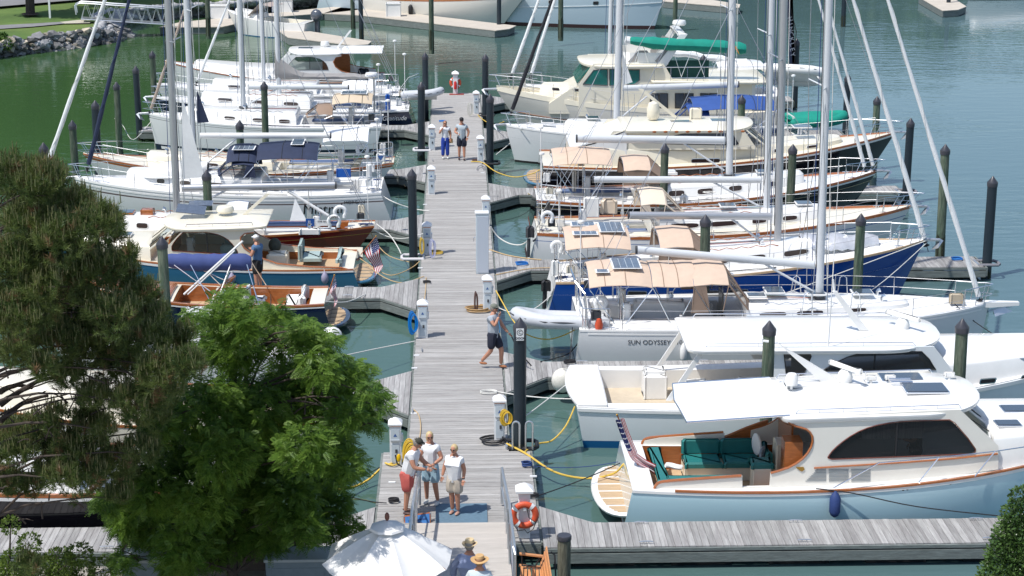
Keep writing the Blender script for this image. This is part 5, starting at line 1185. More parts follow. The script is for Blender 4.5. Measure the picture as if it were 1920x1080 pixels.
# flybridge
m = MB(); m.rings([[Vector((x, b.Yc+v, z)) for x, v in ((9.9, -1.5), (8.1, -1.4), (7.7, -.9), (7.7, .9), (8.1, 1.4), (9.9, 1.5))] for z in (3.5, 4.05)], 0, cap=False, closed=False); m.build('flybridge_coaming', gel, b.root)
m = MB(); m.prism([(8.0, b.Yc-1.42, 3.6), (8.5, b.Yc-1.42, 4.15), (8.9, b.Yc-1.42, 4.15), (9.3, b.Yc-1.42, 3.65)], (0, 0, 0), (0, .03, 0)); m.build('windscreen_canvas', greycanvas, b.root)
for sd in (-1, 1):
    m = MB(); m.prism([(x, b.Yc+sd*1.5, z) for x, z in XZ([(1233, 122), (1250, 125), (1290, 65), (1276, 65), (1262, 85)], yn)], (0, 0, 0), (0, .09*sd, 0)); m.build('radar_arch_leg', gel, b.root)
    m = MB(); m.prism([(x, b.Yc+sd*1.47, z) for x, z in XZ([(1229, 116), (1238, 122), (1270, 88), (1256, 84)], yn)], (0, 0, 0), (0, .03*sd, 0)); m.build('arch_side_curtain', greycanvas, b.root)
m = MB(); pz = Q(1280, 66, yn); m.rbox((pz.x, b.Yc, pz.z), (.45, 3.1, .10), .03); m.build('radar_arch_top', gel, b.root)
b.radome((pz.x, b.Yc-.3, pz.z+.28), .33, .26, None)
m = MB(); rows = []
for i in range(21):                                       # bundled green bimini
    k = i/20; p = Q(lerp(1182, 1398, k), lerp(76, 92, k)+ (1.5*math.sin(k*6)), yn+.2); r_ = .34*(.55+.45*min(1, k*5))*(1 if k < .97 else .8)+.02*math.sin(i*2.1); rows.append([p+Vector((0, r_*1.0*math.cos(a), r_*.85*math.sin(a))) for a in [2*math.pi*q/10 for q in range(10)]])
m.rings(rows, 0, True); bz = m.build('folded_bimini', green, b.root)
for k in (.1, .35, .55, .8):
    i = int(k*20); c_ = sum(rows[i], Vector())/10; m = MB(); m.tube([c_, Vector((c_.x+.55, b.Yc-1.5, 2.9))], .014, 5); m.tube([c_, Vector((c_.x-.55, b.Yc-1.5, 2.9))], .014, 5); m.build('bimini_frame', steel, bz)
m = MB(); m.box((12.3, b.Yc, 2.05), (3.4, 3.4, 1.0)); m.build('aft_cabin', gel, b.root)
for k in range(3): MB().box((12.7-k*.0+.5*k-.3, b.Yc-1.71, 2.3), (.42, .02, .32)).build('aft_window', glass_green, b.root)
MB().box((10.7, b.Yc-1.2, 3.25), (2.3, .06, .8)).build('green_side_curtain', mat('dark green canvas', (.0, .05, .04), .7), b.root)
m = MB()
for x0_, x1_, z_ in ((9.2, 14.6, 3.45),):
    m.tube([(x0_, b.Yc-2.05, z_), (x1_, b.Yc-2.05, z_)], .018, 5)
    for k in range(8): x_ = lerp(x0_, x1_, k/7); m.tube([(x_, b.Yc-2.05, 2.8), (x_, b.Yc-2.05, z_)], .014, 5)
m.build('boat_deck_rail', steel, b.root)
b.lifelines(.45, .94, 7, .85, wires=(1.0, .5)); b.pulpit(.90, .9, .35); b.anchor(2.1, .6)
for x_ in (4.8, 5.8): b.port(x_+.14, x_-.14, 2.35, .1, portg)
text('YACHT', Vector((Q(1225, 135, yn).x+.2, b.Yc-1.765, Q(1225, 135, yn).z)), .14, (1, 0, 0), (0, 0, 1), darkgrey, b.root) if 0 else None
R9 = b
dinghy('inflatable_dinghy', 'white inflatable dinghy carried high across the trawler stern', (16.1, 88.0, 2.75), 2.9, 1.6, mt=gel, ang=math.radians(-28), tilt=math.radians(-30), r=.23)
# ---------------------------------------------------------------- R10 white sloop behind the trawler
b = Boat('sailing_yacht', 'white sloop mostly hidden behind the cream trawler, sail cover along its boom', 'sailing yacht', 16.2, 3.2, 93.0-.6, 3.8, (1.3, 1.25, 1.7), ws=.8, tm=.38, rake_b=.8)
b.hull(gel, antiblue, antiblack); b.deck(gelnon, holes=[(15.4, 12.0, 1.0, .5)]); b.trunk(11.9, 6.0, 1.2, .6, .45, gel, nose=1.2); b.mast(7.6, 1.9, 14, r=.08, shroud=True)
m = MB(); p0 = Q(1172, 85, b.Yc); p1 = Q(1400, 118, b.Yc); m.tube([p0.lerp(p1, k/14)+Vector((0, 0, .05*math.sin(k*1.9)+.28*max(0, 1-k/4))) for k in range(15)], [.20]*3+[.17]*12, 9); m.build('furled_mainsail', sail, b.root)
b.bimini(15.2, 12.9, 2.9, 1.3, gel, arch=.25, nb=2)
for x0_, x1_ in ((1010, 961), (1040, 997)): bt = Q(x1_, 137, 92.4); tp = Q(x0_, 0, 92.4); b.stay(bt+(tp-bt)*2.2, bt, .085)
m = MB(); f0 = Q(1377, 84, 86.2); m.grid([[f0+Vector((.03*i, .02*math.sin(i), -.03*i)), f0+Vector((.06*i+.02, .02*math.sin(i), -.08*i-.16))] for i in range(5)]); tag(m.build('small_flag', mat('yellow and red cloth', (.55, .22, .02), .8, noise=.6, nscale=9), origin=tuple(f0)), 'small yellow and red flag at the end of the green folded bimini', 'flag'); b.lifelines(.1, .92, 6); b.pushpit(); b.pulpit(.92)
MB().rbox((13.5, b.Yc-1.4, 2.0), (.5, .1, .6), .02).build('cockpit_panel', mat('dull pink panel', (.28, .15, .16), .7), b.root)
# lettered feather flag
t = thing('feather_flag', 'tall narrow navy flag with pale vertical lettering beside a black pile', 'flag', (17.0, 94.6, .5))
m = MB(); tp = Q(1478, -20, 94.6); m.tube([(Q(1486, 130, 94.6).x+.05, 94.62, .5), (Q(1493, 60, 94.6).x, 94.62, Q(1490, 60, 94.6).z), (tp.x-.1, 94.62, tp.z)], .025, 6); m.build('flag_pole', black, t)
m = MB(); rows = []
for i in range(13):
    y_ = lerp(-25, 122, i/12); a_ = Q(lerp(1474, 1480, i/12), y_, 94.6); c_ = Q(lerp(1486, 1491, i/12), y_, 94.6); rows.append([a_+Vector((0, .04*math.sin(i), 0)), (a_+c_)/2, c_])
m.grid(rows, 0, .01); m.build('banner', mat('flag navy', (.015, .022, .055), .8), t)
for k, ch in enumerate('HINCKLEY'): p = Q(1481+k*.7, 36+k*9.5, 94.52); text(ch, p, .34, (.35, 0, -1), (1, 0, .35), mat('flag lettering', (.25, .28, .33), .8), t)
# ================================================================= BOATS LEFT OF THE PIER
# ---------------------------------------------------------------- L1 navy launch
b = Boat('launch', 'small navy hulled open launch with varnished cockpit and furled blue bimini', 'launch', -4.05, -12.2, 55.45, 2.5, (.98, 1.0, 1.6), ws=.85, tm=.4, rake_b=.9, rake_s=-.3, flare=.3)
b.hull(hullnavy, bootwhite, antigreen, boot_z=(.06, .11)); b.deck(cream, holes=[(-4.5, -7.1, 1.02, .5), (-7.5, -8.6, 1.0, .45)], camber=.05, wall=teak, floor=teakdeck); b.rail(teak, h=.05, w=.11); b.band(gel, .95, .975, off=.012, name='white_sheer_line')
swim_platform(b, .72, 1.1, .35, edge=hullnavy)
b.cush((-4.75, 55.5, .95), (.25, 1.5, .45), cushwhite, .08, name='aft_backrest'); b.cush((-5.1, 55.5, .78), (.5, 1.6, .14), cushwhite, .05)
for v in (-.5, .5): b.cush((-6.2, 55.5+v, .75), (.5, .6, .14), cushwhite, .05); b.cush((-6.5, 55.5+v, .98), (.12, .6, .4), cushwhite, .05, name='seat_back')
windshield(b, -7.15, 1.42, .85, -7.45, 1.05, 1.0, frame=teak, wipers=False); b.trunk(-8.7, -11.4, .8, .4, .12, teak, nose=.5, name='foredeck_panel', slope=.1)
m = MB(); rows = []
for i in range(17):
    k = i/16; p = Q(lerp(313, 471, k), lerp(488, 494, k)+2*math.sin(k*5), 55.45); r_ = .27*(.7+.3*min(1, k*6))*(1 if k < .95 else .75)+.015*math.sin(i*2.3); rows.append([p+Vector((0, r_*.9*math.cos(a), r_*math.sin(a))) for a in [2*math.pi*q/12 for q in range(12)]])
m.rings(rows, 0, True); o = m.build('furled_bimini', bluecover, b.root)
for x0_, x1_ in ((-8.1, -7.4), (-6.9, -7.3), (-6.4, -6.0), (-8.6, -6.9)):
    for sd in (-1, 1): m = MB(); m.tube([(x0_, b.Yc+sd*.35, 2.1), (x1_, b.Yc+sd*1.12, 1.05)], .016, 5); m.build('bimini_leg', steel, o)
m = MB(); m.tube([Q(345, 552, 55.0), Q(455, 452, 55.0)], .035, 7); m.build('boarding_pole', gel, b.root)
m = MB(); m.tube([Q(352, 552, 54.8), Q(440, 470, 54.8)], .02, 7); m.build('boarding_pole', gel, b.root)
flag_us(-4.0, 55.3, 1.05, Q(627, 516, 55.3), .75, .42, 'stars and stripes at the stern of the small navy launch', down=(.10, 0, -1))
# ---------------------------------------------------------------- L2 steel blue picnic boat
b = Boat('motor_yacht', 'steel blue hulled picnic boat, cream cabin, varnished cockpit, beside the man in white cap', 'motor yacht', -3.45, -14.2, 61.0, 3.15, (.72, .82, 1.6), ws=.86, tm=.4, rake_b=1.1, rake_s=-.3, flare=.3)
b.hull(hullmid, bootwhite, antired, transom=mat('cool transom grey', (.2, .24, .28), .15, coat=.7)); b.deck(cream, holes=[(-3.95, -6.9, 1.15, .25)], camber=.03, drop=.02, wall=teak, floor=teakdeck); b.band(gel, .93, .985, off=.015, name='white_sheer_band'); b.rail(teak, h=.03, w=.09)
yn = 61.0-1.28
cutp = smoothpoly(XZ([(476, 436), (459, 438), (451, 445), (452, 455), (458, 465), (470, 474), (493, 485), (520, 494), (580, 500), (640, 502), (664, 508)], yn), 3)
win = smoothpoly(XZ([(323, 470), (322, 462), (331, 448), (343, 436)], yn), 2)+smoothpoly(XZ([(388, 436), (409, 440), (428, 450), (441, 465), (446, 475), (438, 478)], yn), 2)
ol = cutp+XZ([(668, 514), (300, 492), (290, 486), (344, 431), (476, 431)], yn)
sides(b, ol, [win], 1.28, cream, trim=cutp[::3], glass=glass_clear, gframe=teakdark)
m = MB(); m.box((-9.45, b.Yc, 1.3), (.05, 2.4, .9)); m.build('forward_bulkhead', teak, b.root); MB().box((-8.2, b.Yc, .98), (2.6, 2.4, .05)).build('cabin_sole', teakdeck, b.root)
for v in (-.6, .6): MB().rbox((-7.6, b.Yc+v, 1.2), (.5, .5, .5), .05).build('helm_seat', seatgrey, b.root); MB().rbox((-7.38, b.Yc+v, 1.6), (.12, .5, .5), .05).build('helm_seat_back', seatgrey, b.root)
b.wheel(-8.75, 1.5, .22, -.5)
pts = XZ([(478, 436), (495, 449), (540, 464), (600, 471), (655, 477), (680, 486)], 61.0+1.28)
m = MB(); m.grid([[Vector((x, b.Yc+1.26, z)), Vector((x, b.Yc+1.26, .5))] for x, z in pts]); m.build('inner_bulwark', teak, b.root); m = MB(); m.tube([(x, b.Yc+1.28, z) for x, z in smoothpoly(pts, 3)], .03, 6); m.build('far_coaming_cap', teak, b.root)
m = MB(); m.grid([[Vector((x, b.Yc+1.30, z)), Vector((x, b.Yc+1.45, .8))] for x, z in pts]); m.build('outer_coaming', cream, b.root)
slab(b, -6.25, -9.75, 1.38, 2.20, 2.12, crown=.12, th=.11, rf=1.1, ra=1.2, mt=cream)
roofrail(b, -6.7, -8.9, -1.2, b.roofz, 5); windshield(b, -9.5, 2.1, 1.1, -10.3, 1.45, 1.2, frame=cream, panes=3)
b.trunk(-10.1, -13.2, 1.15, .6, .22, cream, ha=.50, nose=.8, name='forward_trunk', slope=.1); b.port(-11.0, -11.35, 1.15, .13, ink)
b.hatch(-11.2, 0, .6, .5, 1.65)
p = Q(360, 394, b.Yc); m = MB(); R_ = Matrix.Rotation(.35, 3, 'X'); m.box((-8.85, b.Yc-.1, 2.52), (.95, .6, .03), rot=Matrix.Rotation(.25, 3, 'X') @ Matrix.Rotation(.12, 3, 'Y')); sp = m.build('solar_panel', solar, b.root); MB().box((-8.6, b.Yc+.45, 2.60), (.8, .4, .03), rot=Matrix.Rotation(.2, 3, 'X')).build('solar_panel', solar, b.root)
m = MB(); m.tube([(-8.85, b.Yc, 2.30), (-8.85, b.Yc, 2.52)], .03, 6); m.build('panel_post', steel, b.root)
b.radome((-7.75, b.Yc+.1, 2.36), .30, .24, mt=cream)
m = MB(); m.rings([[Vector((x+.07*sx, b.Yc+.1+.04*sy, z)) for sx, sy in ((-1, -1), (1, -1), (1, 1), (-1, 1))] for x, z in ((-7.1, 2.3), (-6.3, 3.0))], 0, True); m.build('signal_mast', cream, b.root)
swim_platform(b, .75, 1.25, .30, edge=hullmid)
b.cush((-5.3, b.Yc+.55, .98), (.16, 1.0, .55), seatgrey, .06, name='seat_back'); b.cush((-4.95, b.Yc+.55, .72), (.75, 1.0, .16), seatgrey, .05); b.cush((-3.95, b.Yc-.2, .95), (.22, 1.6, .2), seatgrey, .08, name='aft_bolster')
MB().rbox((-6.0, b.Yc-.4, .85), (.7, .7, .5), .04).build('cockpit_box', cream, b.root)
b.fender(-4.4, -1, .5, .12, .36, mat('pale violet fender', (.30, .28, .38), .6)); b.fender(-7.4, -1, .55, .12, .3, mat('pale violet fender', (.30, .28, .38), .6))
MB().ell((-6.15, b.Yc+.2, 1.2), (.22, .25, .25), n=10).build('canvas_bag', mat('olive canvas', (.06, .065, .05), .9), b.root)
flag_us(-3.25, 60.8, .95, Q(705, 443, 60.8), 1.05, .62, 'stars and stripes on the stern staff of the steel blue picnic boat', down=(.22, 0, -1))
# ---------------------------------------------------------------- L3 maroon classic sloop
b = Boat('sailing_yacht', 'maroon hulled classic sloop with varnished cockpit and horseshoe buoys at the stern', 'sailing yacht', -2.95, -15.6, 64.95, 2.7, (1.02, .86, 1.25), ws=.35, tm=.5, rake_b=1.6, rake_s=1.0, flare=.3, wlk=.2)
b.hull(hullmaroon, mat('white waterline stripe', (.6, .6, .56), .5), hullmaroon, boot_z=(.02, .07), cove=gold, covef=(.84, .855)); b.deck(cream, holes=[(-3.9, -7.8, .72, .4)], camber=.06, wall=teak, floor=teakdeck); b.rail(teak, h=.05, w=.05)
b.trunk(-8.1, -13.2, .85, .5, .42, gel, ha=.48, nose=.7); b.twin(-12.0, -12.35, .35, .75); b.twin(-10.9, -11.3, .35, .75)
b.hatch(-11.9, .1, .8, .5, 1.50, frame=teak); MB().rbox((-11.0, b.Yc+.1, 1.52), (.45, .4, .2), .02).build('teak_locker', teak, b.root)
b.mast(-9.95, 1.35, 14.5, mt=alu, r=.10, rake=.004); b.boom(-9.72, 2.37, -4.3, 2.45, mt=alu, r=.11)
m = MB(); q0 = Q(341, 60, 64.95); m.grid([[Q(341, lerp(190, 336, k), 64.95), Q(lerp(343, 383, k**.9), lerp(188, 332, k), 64.95)+Vector((0, .02*math.sin(k*9), 0))] for k in [i/10 for i in range(11)]]); m.build('mainsail_clew', sail, b.root)
bt = Q(50, 400, 64.95); bt = Q(77, 335, 64.95); tp = Q(195, 0, 64.95); b.stay(bt+(tp-bt)*1.9, Vector((bt.x-.55, bt.y, bt.z-1.5)), .085); b.backstay()
for x_ in (-5.2, -7.1): MB().rbox((x_, b.Yc-.95, 1.02), (.75, .3, .22), .05).build('winch_island', gel, b.root); b.winch(x_, -.95, 1.12)
b.horseshoe(-4.15, 64.6, 1.55, .24, sail, None); b.horseshoe(-4.35, 64.2, 1.3, .24, sail, 'CAPER'); b.wheel(-4.9, 1.2, .3)
m = MB(); m.add([(-5.95, 64.8, 1.2), (-5.35, 64.8, 1.2), (-5.75, 64.9, 2.0)], [(0, 1, 2)]); m.build('folded_sail', sail, b.root); MB().box((-5.2, 64.3, 1.25), (.3, .02, .28)).build('blue_placard', mat('placard blue', (.01, .07, .28), .5), b.root); text('JL', (-5.2, 64.285, 1.25), .2, (1, 0, 0), (0, 0, 1), gelgrey, b.root)
MB().box((-4.75, 64.35, 1.22), (.45, .02, .2)).build('white_placard', pvc, b.root); text('FOR SALE', (-4.75, 64.33, 1.28), .085, (1, 0, 0), (0, 0, 1), ink, b.root)
b.dodger(-7.4, -8.1, 1.9, 1.3, .75, sail, front=.5)
m = MB(); m.tube([(-4.6, b.Yc, 1.35), (-6.0, b.Yc, 2.25)], .055, 8); m.build('white_strut', gel, b.root)
b.details(13, teak, None, (-4.1, -7.6, .72, .95))
# ---------------------------------------------------------------- L4 white sloop with navy dodger
b = Boat('sailing_yacht', 'white sloop with navy bimini and spray hood, black script name on its side', 'sailing yacht', -2.9, -14.75, 71.0, 3.8, (1.12, 1.1, 1.5), ws=.78, tm=.4, rake_b=.9, rake_s=-.5, flare=.3)
b.hull(gelgrey, antiblue, antiblack, boot_z=(-.05, .05), cove=mat('taupe stripe', (.12, .09, .09), .5), covef=(.80, .835), transom=gel); b.deck(gelnon, holes=[(-3.7, -7.2, 1.0, .5)], camber=.1); b.rail(gel, h=.06, w=.05); b.band(gel, .90, .94, off=.01, name='white_band')
b.trunk(-7.4, -12.8, 1.25, .6, .5, gel, ha=.6, nose=1.6)
for x0_, x1_ in ((-7.9, -8.5), (-8.9, -9.5), (-10.2, -10.6), (-11.2, -11.5)): b.twin(x0_, x1_, .3, .62)
b.mast(-10.15, 1.75, 14.5, r=.10, rake=.002); b.boom(-9.85, 3.14, -4.85, 3.12, r=.095, mt=gel)
bt = Q(166, 308, 71.0); tp = Q(242, 0, 71.0); b.stay(bt+(tp-bt)*1.7, bt, .085, mt=navy, strip=ropeblue)
b.backstay(); b.lifelines(.08, .93, 6, .62); b.pulpit(.9, .62, .2); b.pushpit(); b.anchor(1.5, .4)
m = MB(); m.grid([[Q(369, lerp(175, 231, k), 71.0), Q(lerp(370, 392, k), lerp(170, 229, k), 71.0)] for k in [i/6 for i in range(7)]]); m.build('navy_clew', navy, b.root)
b.bimini(-5.3, -7.6, 2.88, 1.3, navy, arch=.38, nb=2, solar_=[(-5.9, -6.3, -.6, .5)]); b.bimini(-7.62, -8.75, 2.80, 1.25, navy, arch=.4, nb=1, droop=.12, name='connecting_awning', solar_=[(-7.75, -8.5, -.9, -.2)])
b.dodger(-7.7, -8.5, 2.55, 1.75, 1.3, navy, front=.75)
b.htext('Mistral', -5.15, .60, .55, ink, shear=.1); b.htext('MORGAN', -3.95, .84, .18, ink)
b.wheel(-4.8, 1.6, .45); MB().rbox((-4.3, b.Yc-1.45, 1.95), (.55, .08, .34), .02).build('blue_throw_bag', mat('bright blue pvc', (.01, .10, .42), .5, bump=.4), b.root)
m = MB(); m.lathe((-3.35, b.Yc-1.2, 1.5), [(.11, 0), (.11, .7), (.06, .74)], 10); m.build('liferaft_tube', gel, b.root)
for r_ in ((-3.9, -1.3), (-3.2, -.9)): b.coil(r_[0], b.Yc+r_[1], 1.2, ropewhite)
# upturned dinghy on the foredeck
m = MB(); rows = []
for i in range(15):
    k = i/14; x = lerp(-9.6, -12.6, k); w_ = .68*max(.12, min(1, (1-k)*3.2, k*9+.4))**.7; rows.append([Vector((x, b.Yc+w_*math.cos(a), 1.62+.52*max(.2, min(1, (1-k)*1.7+.15))*math.sin(a)**.8)) for a in [math.pi*q/12 for q in range(13)]])
m.grid(rows); o = tag(m.build('upturned_dinghy', gel, origin=(-11, b.Yc, 1.6)), 'upturned white dinghy with a navy stripe lashed on the foredeck of the navy dodger sloop', 'dinghy')
m = MB(); m.tube([r[0]+Vector((0, -.02, .06)) for r in rows], .045, 6); m.build('navy_stripe', hullnavy, o)
b.details(14, steel, None, (-3.9, -7, 1.0, 1.1))
# ---------------------------------------------------------------- L5 sloop with white bimini
b = Boat('sailing_yacht', 'grey white sloop with brown sheer line and small white bimini', 'sailing yacht', -2.55, -15.1, 74.75, 3.1, (1.38, 1.12, 1.72), ws=.45, tm=.48, rake_b=1.4, rake_s=1.3, flare=.35, wlk=.2)
b.hull(gelgrey, antiblack, antiblack, cove=teak, covef=(.93, .975)); b.deck(cream, holes=[(-3.9, -7.2, .8, .4)], camber=.07); b.rail(teak, h=.05, w=.06); b.trunk(-7.4, -12.6, .95, .5, .42, cream, nose=1.2)
for x0_ in (-8.2, -9.6, -11): b.twin(x0_, x0_-.5, .3, .65)
b.bimini(-3.55, -5.35, 2.78, 1.15, sail, arch=.32, nb=1, sagk=.06); b.lifelines(.05, .93, 6, .6); b.pulpit(.9, .6, .3); b.pushpit(); b.wheel(-4.6, 1.7, .45)
b.horseshoe(-3.8, 73.9, 2.0, .26, sail); MB().rbox((-3.05, 73.6, 1.75), (.36, .22, .34), .05).build('stern_box', gel, b.root); m = MB(); m.add([(-3.19, 73.475, 1.84), (-2.91, 73.475, 1.84), (-3.05, 73.475, 1.62)], [(0, 1, 2)]); m.build('shield_mark', logo_blue, b.root)
for x_ in (-8.0, -9.2): b.winch(x_, -.6, 1.6)
b.hatch(-12, 0, .5, .4, 1.75)
b.details(15, teak, None, (-4.1, -7, .8, 1.25))
# ---------------------------------------------------------------- L6 big grey hulled sloop
b = Boat('sailing_yacht', 'big grey white sloop with dark double bootstripe and tan bimini with solar panel', 'sailing yacht', -3.4, -14.0, 84.45, 3.9, (1.28, 1.3, 1.66), ws=.86, tm=.38, rake_b=.35, rake_s=.35, flare=.2)
b.hull(gelgrey, hullnavy, antiblack, boot_z=(.0, .32), cove=darkgrey, covef=(.93, .94), transom=gelgrey); b.band(gel, .235, .30, off=.006, name='white_bootstripe', t0=.01, t1=.97)
b.deck(gelnon, holes=[(-3.9, -7.0, 1.1, .5)], camber=.1); b.rail(gel, h=.05); b.trunk(-7.2, -12.5, 1.3, .6, .42, gel, ha=.5, nose=1.5)
for x0_, x1_ in ((-5.6, -6.0), (-6.6, -7.2), (-7.6, -8.2)): b.port(x0_, x1_, 1.08, .11, portg, name='dark_hull_port') if 0 else None
for x0_, x1_ in ((-7.5, -8.0), (-8.6, -9.2), (-10.0, -10.5)): b.twin(x0_, x1_, .25, .6)
b.mast(-9.7, 2.0, 14, r=.10, rake=.0); b.boom(-9.4, 2.88, -4.9, 2.86, r=.09); b.backstay(); b.lifelines(.08, .93, 7, .62); b.pulpit(.9, .62, .25); b.pushpit(); b.anchor(1.66, .45)
b.bimini(-3.8, -5.6, 2.60, 1.15, mat('pale tan canvas', (.55, .45, .33), .85), arch=.25, nb=2, solar_=[(-4.1, -5.2, -.35, .4)]); b.dodger(-5.6, -6.3, 2.1, 1.6, 1.1, tandark, front=.6)
m = MB(); m.tube([(-3.75, b.Yc, 1.3), (-3.75, b.Yc, 3.3)], .04, 8); m.build('radar_pole', alu, b.root); b.radome((-3.85, b.Yc, 3.3), .30, .24, 'Raymarine')
b.wheel(-4.7, 1.75, .45); b.coil(-5, b.Yc-1.5, 1.3); m = MB(); bt = Q(283, 205, b.Yc); tp = Q(352, 0, b.Yc); b.stay(bt+(tp-bt)*1.7, bt, .07, mt=mat('weathered tan sail', (.42, .33, .27), .85))
b.details(16, steel, None, (-4.1, -6.8, 1.1, 1.2))
# ---------------------------------------------------------------- L7 navy stern
b = Boat('sailing_yacht', 'navy hulled sloop with white script on its stern and grey covered boom', 'sailing yacht', -2.3, -14.6, 90.1, 3.7, (1.0, 1.05, 1.5), ws=.75, tm=.4, rake_b=.9, rake_s=-.4, flare=.3)
b.hull(hullnavy, antiblack, antiblack); b.deck(gelnon, holes=[(-3.3, -6.8, .95, .5)]); b.rail(gel, h=.05); b.trunk(-7, -12.4, 1.2, .6, .45, gel, ha=.55, nose=1.5)
for x0_ in (-7.6, -9.2, -10.8): b.twin(x0_, x0_-.7, .3, .65)
b.mast(-8.6, 1.6, 14.2, r=.10, mt=aluwhite, rake=0.0); b.backstay(); b.lifelines(.08, .93, 7); b.pulpit(.9); b.pushpit(); b.anchor(1.5)
m = MB(); rows = []
for i in range(15):
    k = i/14; x = lerp(-8.75, -4.3, k); h_ = lerp(1.45, .30, min(1, k*3.2)**.6) if k < .9 else .24; rows.append([Vector((x, b.Yc+.17*math.cos(a)*(1 if math.sin(a) < .2 else .5), 2.35+h_*.5+h_*.5*math.sin(a)+.015*math.sin(i*2+a*3))) for a in [2*math.pi*q/12 for q in range(12)]])
m.rings(rows, 0, True); m.build('sail_cover', greycanvas, b.root)
b.htext('Gratitude', -3.05, .68, .30, gel, shear=.25)
b.wheel(-4.4, 1.5, .45); b.bimini(-3.9, -5.5, 2.35, 1.2, sail, arch=.3, nb=1); b.coil(-3.5, b.Yc-1.4, 1.05, ropeblue)
MB().rbox((-3.3, b.Yc-1.3, 1.45), (.22, .2, .75), .06).build('blue_cover', mat('bright blue pvc', (.01, .10, .42)), b.root)
b.details(17, teak, None, (-3.5, -6.6, .95, 1.0))
# ---------------------------------------------------------------- L7b
b = Boat('sailing_yacht', 'white sloop between the grey covered boom and the white picnic boat', 'sailing yacht', -2.9, -15.2, 94.3, 3.6, (1.1, 1.1, 1.5), ws=.75, tm=.4)
b.hull(gelgrey, antiblue, antiblack); b.deck(gelnon, holes=[(-3.6, -6.8, .95, .5)]); b.rail(gel, h=.05); b.trunk(-7, -12.4, 1.2, .6, .45, gel, nose=1.5)
for x0_ in (-7.6, -9.2, -10.8): b.twin(x0_, x0_-.7, .3, .65)
b.mast(-9.75, 1.6, 14, r=.085, rake=0); b.backstay(); b.lifelines(.08, .93, 6); b.pulpit(.9); b.pushpit(); bt = Q(371, 150, b.Yc); tp = Q(430, 0, b.Yc); b.stay(bt+(tp-bt)*1.7, bt, .07)
m = MB(); m.tube([(-2.9, 93.4, 1.1), (-2.4, 92.6, 1.9), (-1.8, 92.0, 2.2)], .02, 6); m.tube([(-2.9, 94.8, 1.1), (-2.4, 93.6, 1.9), (-1.9, 92.8, 2.2)], .02, 6); m.build('stern_davit', steel, b.root)
dinghy('inflatable_dinghy', 'grey inflatable dinghy hanging by the pier at the lifebuoy end', (-1.75, 91.0, 1.45), 1.95, 1.05, ang=math.radians(0), tilt=math.radians(-8), r=.19)
b.details(18, steel, None, (-3.8, -6.6, .95, 1.0))
# ---------------------------------------------------------------- L8 white picnic boat
b = Boat('motor_yacht', 'white picnic boat with arched window and long aft awning, farthest moored on the left side', 'motor yacht', -3.9, -15.5, 99.6, 3.7, (1.0, 1.02, 1.9), ws=.86, tm=.4, rake_b=1.2, rake_s=-.3, flare=.3)
b.hull(gel, antiblack, antiblack); b.deck(gel, holes=[(-4.4, -7.6, 1.3, .35)], wall=teak, floor=teakdeck); b.rail(teak, h=.04, w=.06)
yn = 99.6-1.5
cutp = smoothpoly(XZ([(640, 106), (630, 108), (625, 116), (629, 125), (640, 133), (665, 140), (700, 145)], yn), 3)
win = smoothpoly(XZ([(540, 124), (545, 117), (555, 107)], yn), 2)+smoothpoly(XZ([(585, 107), (600, 111), (611, 119), (616, 131)], yn), 2)+XZ([(550, 131)], yn)
ol = cutp+XZ([(702, 152), (520, 148), (510, 135), (537, 104), (640, 104)], yn); sides(b, ol, [win], 1.5, gel, trim=cutp[::3], glass=glass_clear, gframe=black)
slab(b, -6.0, -8.9, 1.6, 2.5, 2.45, crown=.14, rf=1.2, ra=.3); MB().box((-6.5, b.Yc+1.45, 1.6), (1.5, .05, 1.2)).build('far_coaming', teak, b.root); windshield(b, -8.7, 2.4, 1.2, -9.5, 1.8, 1.3, wipers=False)
m = MB(); m.grid([[Vector((x, b.Yc+1.4*v, 2.5+.05*(1-v*v))) for v in (-1, -.5, 0, .5, 1)] for x in (-6.1, -5, -3.9)], 0, .05); m.build('awning', sail, b.root)
b.hatch(-8.0, -.3, .75, .5, b.roofz(-8, -.3), mt=solar); b.radome((-7.0, b.Yc+.2, 2.62), .24, .3); m = MB(); m.rings([[Vector((x+.06*sx, b.Yc+.1+.04*sy, z)) for sx, sy in ((-1, -1), (1, -1), (1, 1), (-1, 1))] for x, z in ((-6.4, 2.5), (-5.6, 3.5))], 0, True); m.build('signal_mast', gel, b.root)
b.trunk(-9.3, -14.0, 1.3, .7, .3, gel, ha=.5, nose=1); b.cush((-5.0, b.Yc, 1.1), (.6, 1.4, .6), mat('dark blue cover', (.02, .025, .04), .8), .1, name='covered_seat')
# ---------------------------------------------------------------- boats hidden behind the near trees
b = Boat('centre_console_boat', 'white outboard boat whose rounded white stern shows right of the locust tree top', 'motor boat', -3.75, -11.6, 50.6, 2.6, (.95, .95, 1.5), ws=.88)
b.hull(gel, antiblue, antiblack, boot_z=(-.05, .05)); b.deck(gel, holes=[(-4.5, -9, 1.0, .45)]); MB().rbox((-7.2, b.Yc, 1.35), (1.0, .9, 1.2), .05).build('console', gel, b.root)
m = MB(); m.ell((-3.55, b.Yc-.3, 1.25), (.30, .24, .26), n=14, m=8); m.build('outboard_cowling', gel, b.root); m = MB(); m.rbox((-3.6, b.Yc-.3, .75), (.28, .22, .95), .08); m.lathe((-3.5, b.Yc-.3, -.3), [(.10, 0), (.1, .6)], 8); m.build('outboard_leg', gel, b.root)
b = Boat('motor_boat', 'cream and white cruiser mostly hidden by the locust tree, cream stern showing in a gap', 'motor boat', -3.5, -13.5, 44.6, 3.4, (1.15, 1.15, 1.8), ws=.88)
b.hull(cream, antired, antired); b.deck(cream, holes=[(-4.2, -7.5, 1.2, .5)]); b.rail(teak); b.trunk(-7.6, -12, 1.3, .8, .5, cream, nose=1.0)
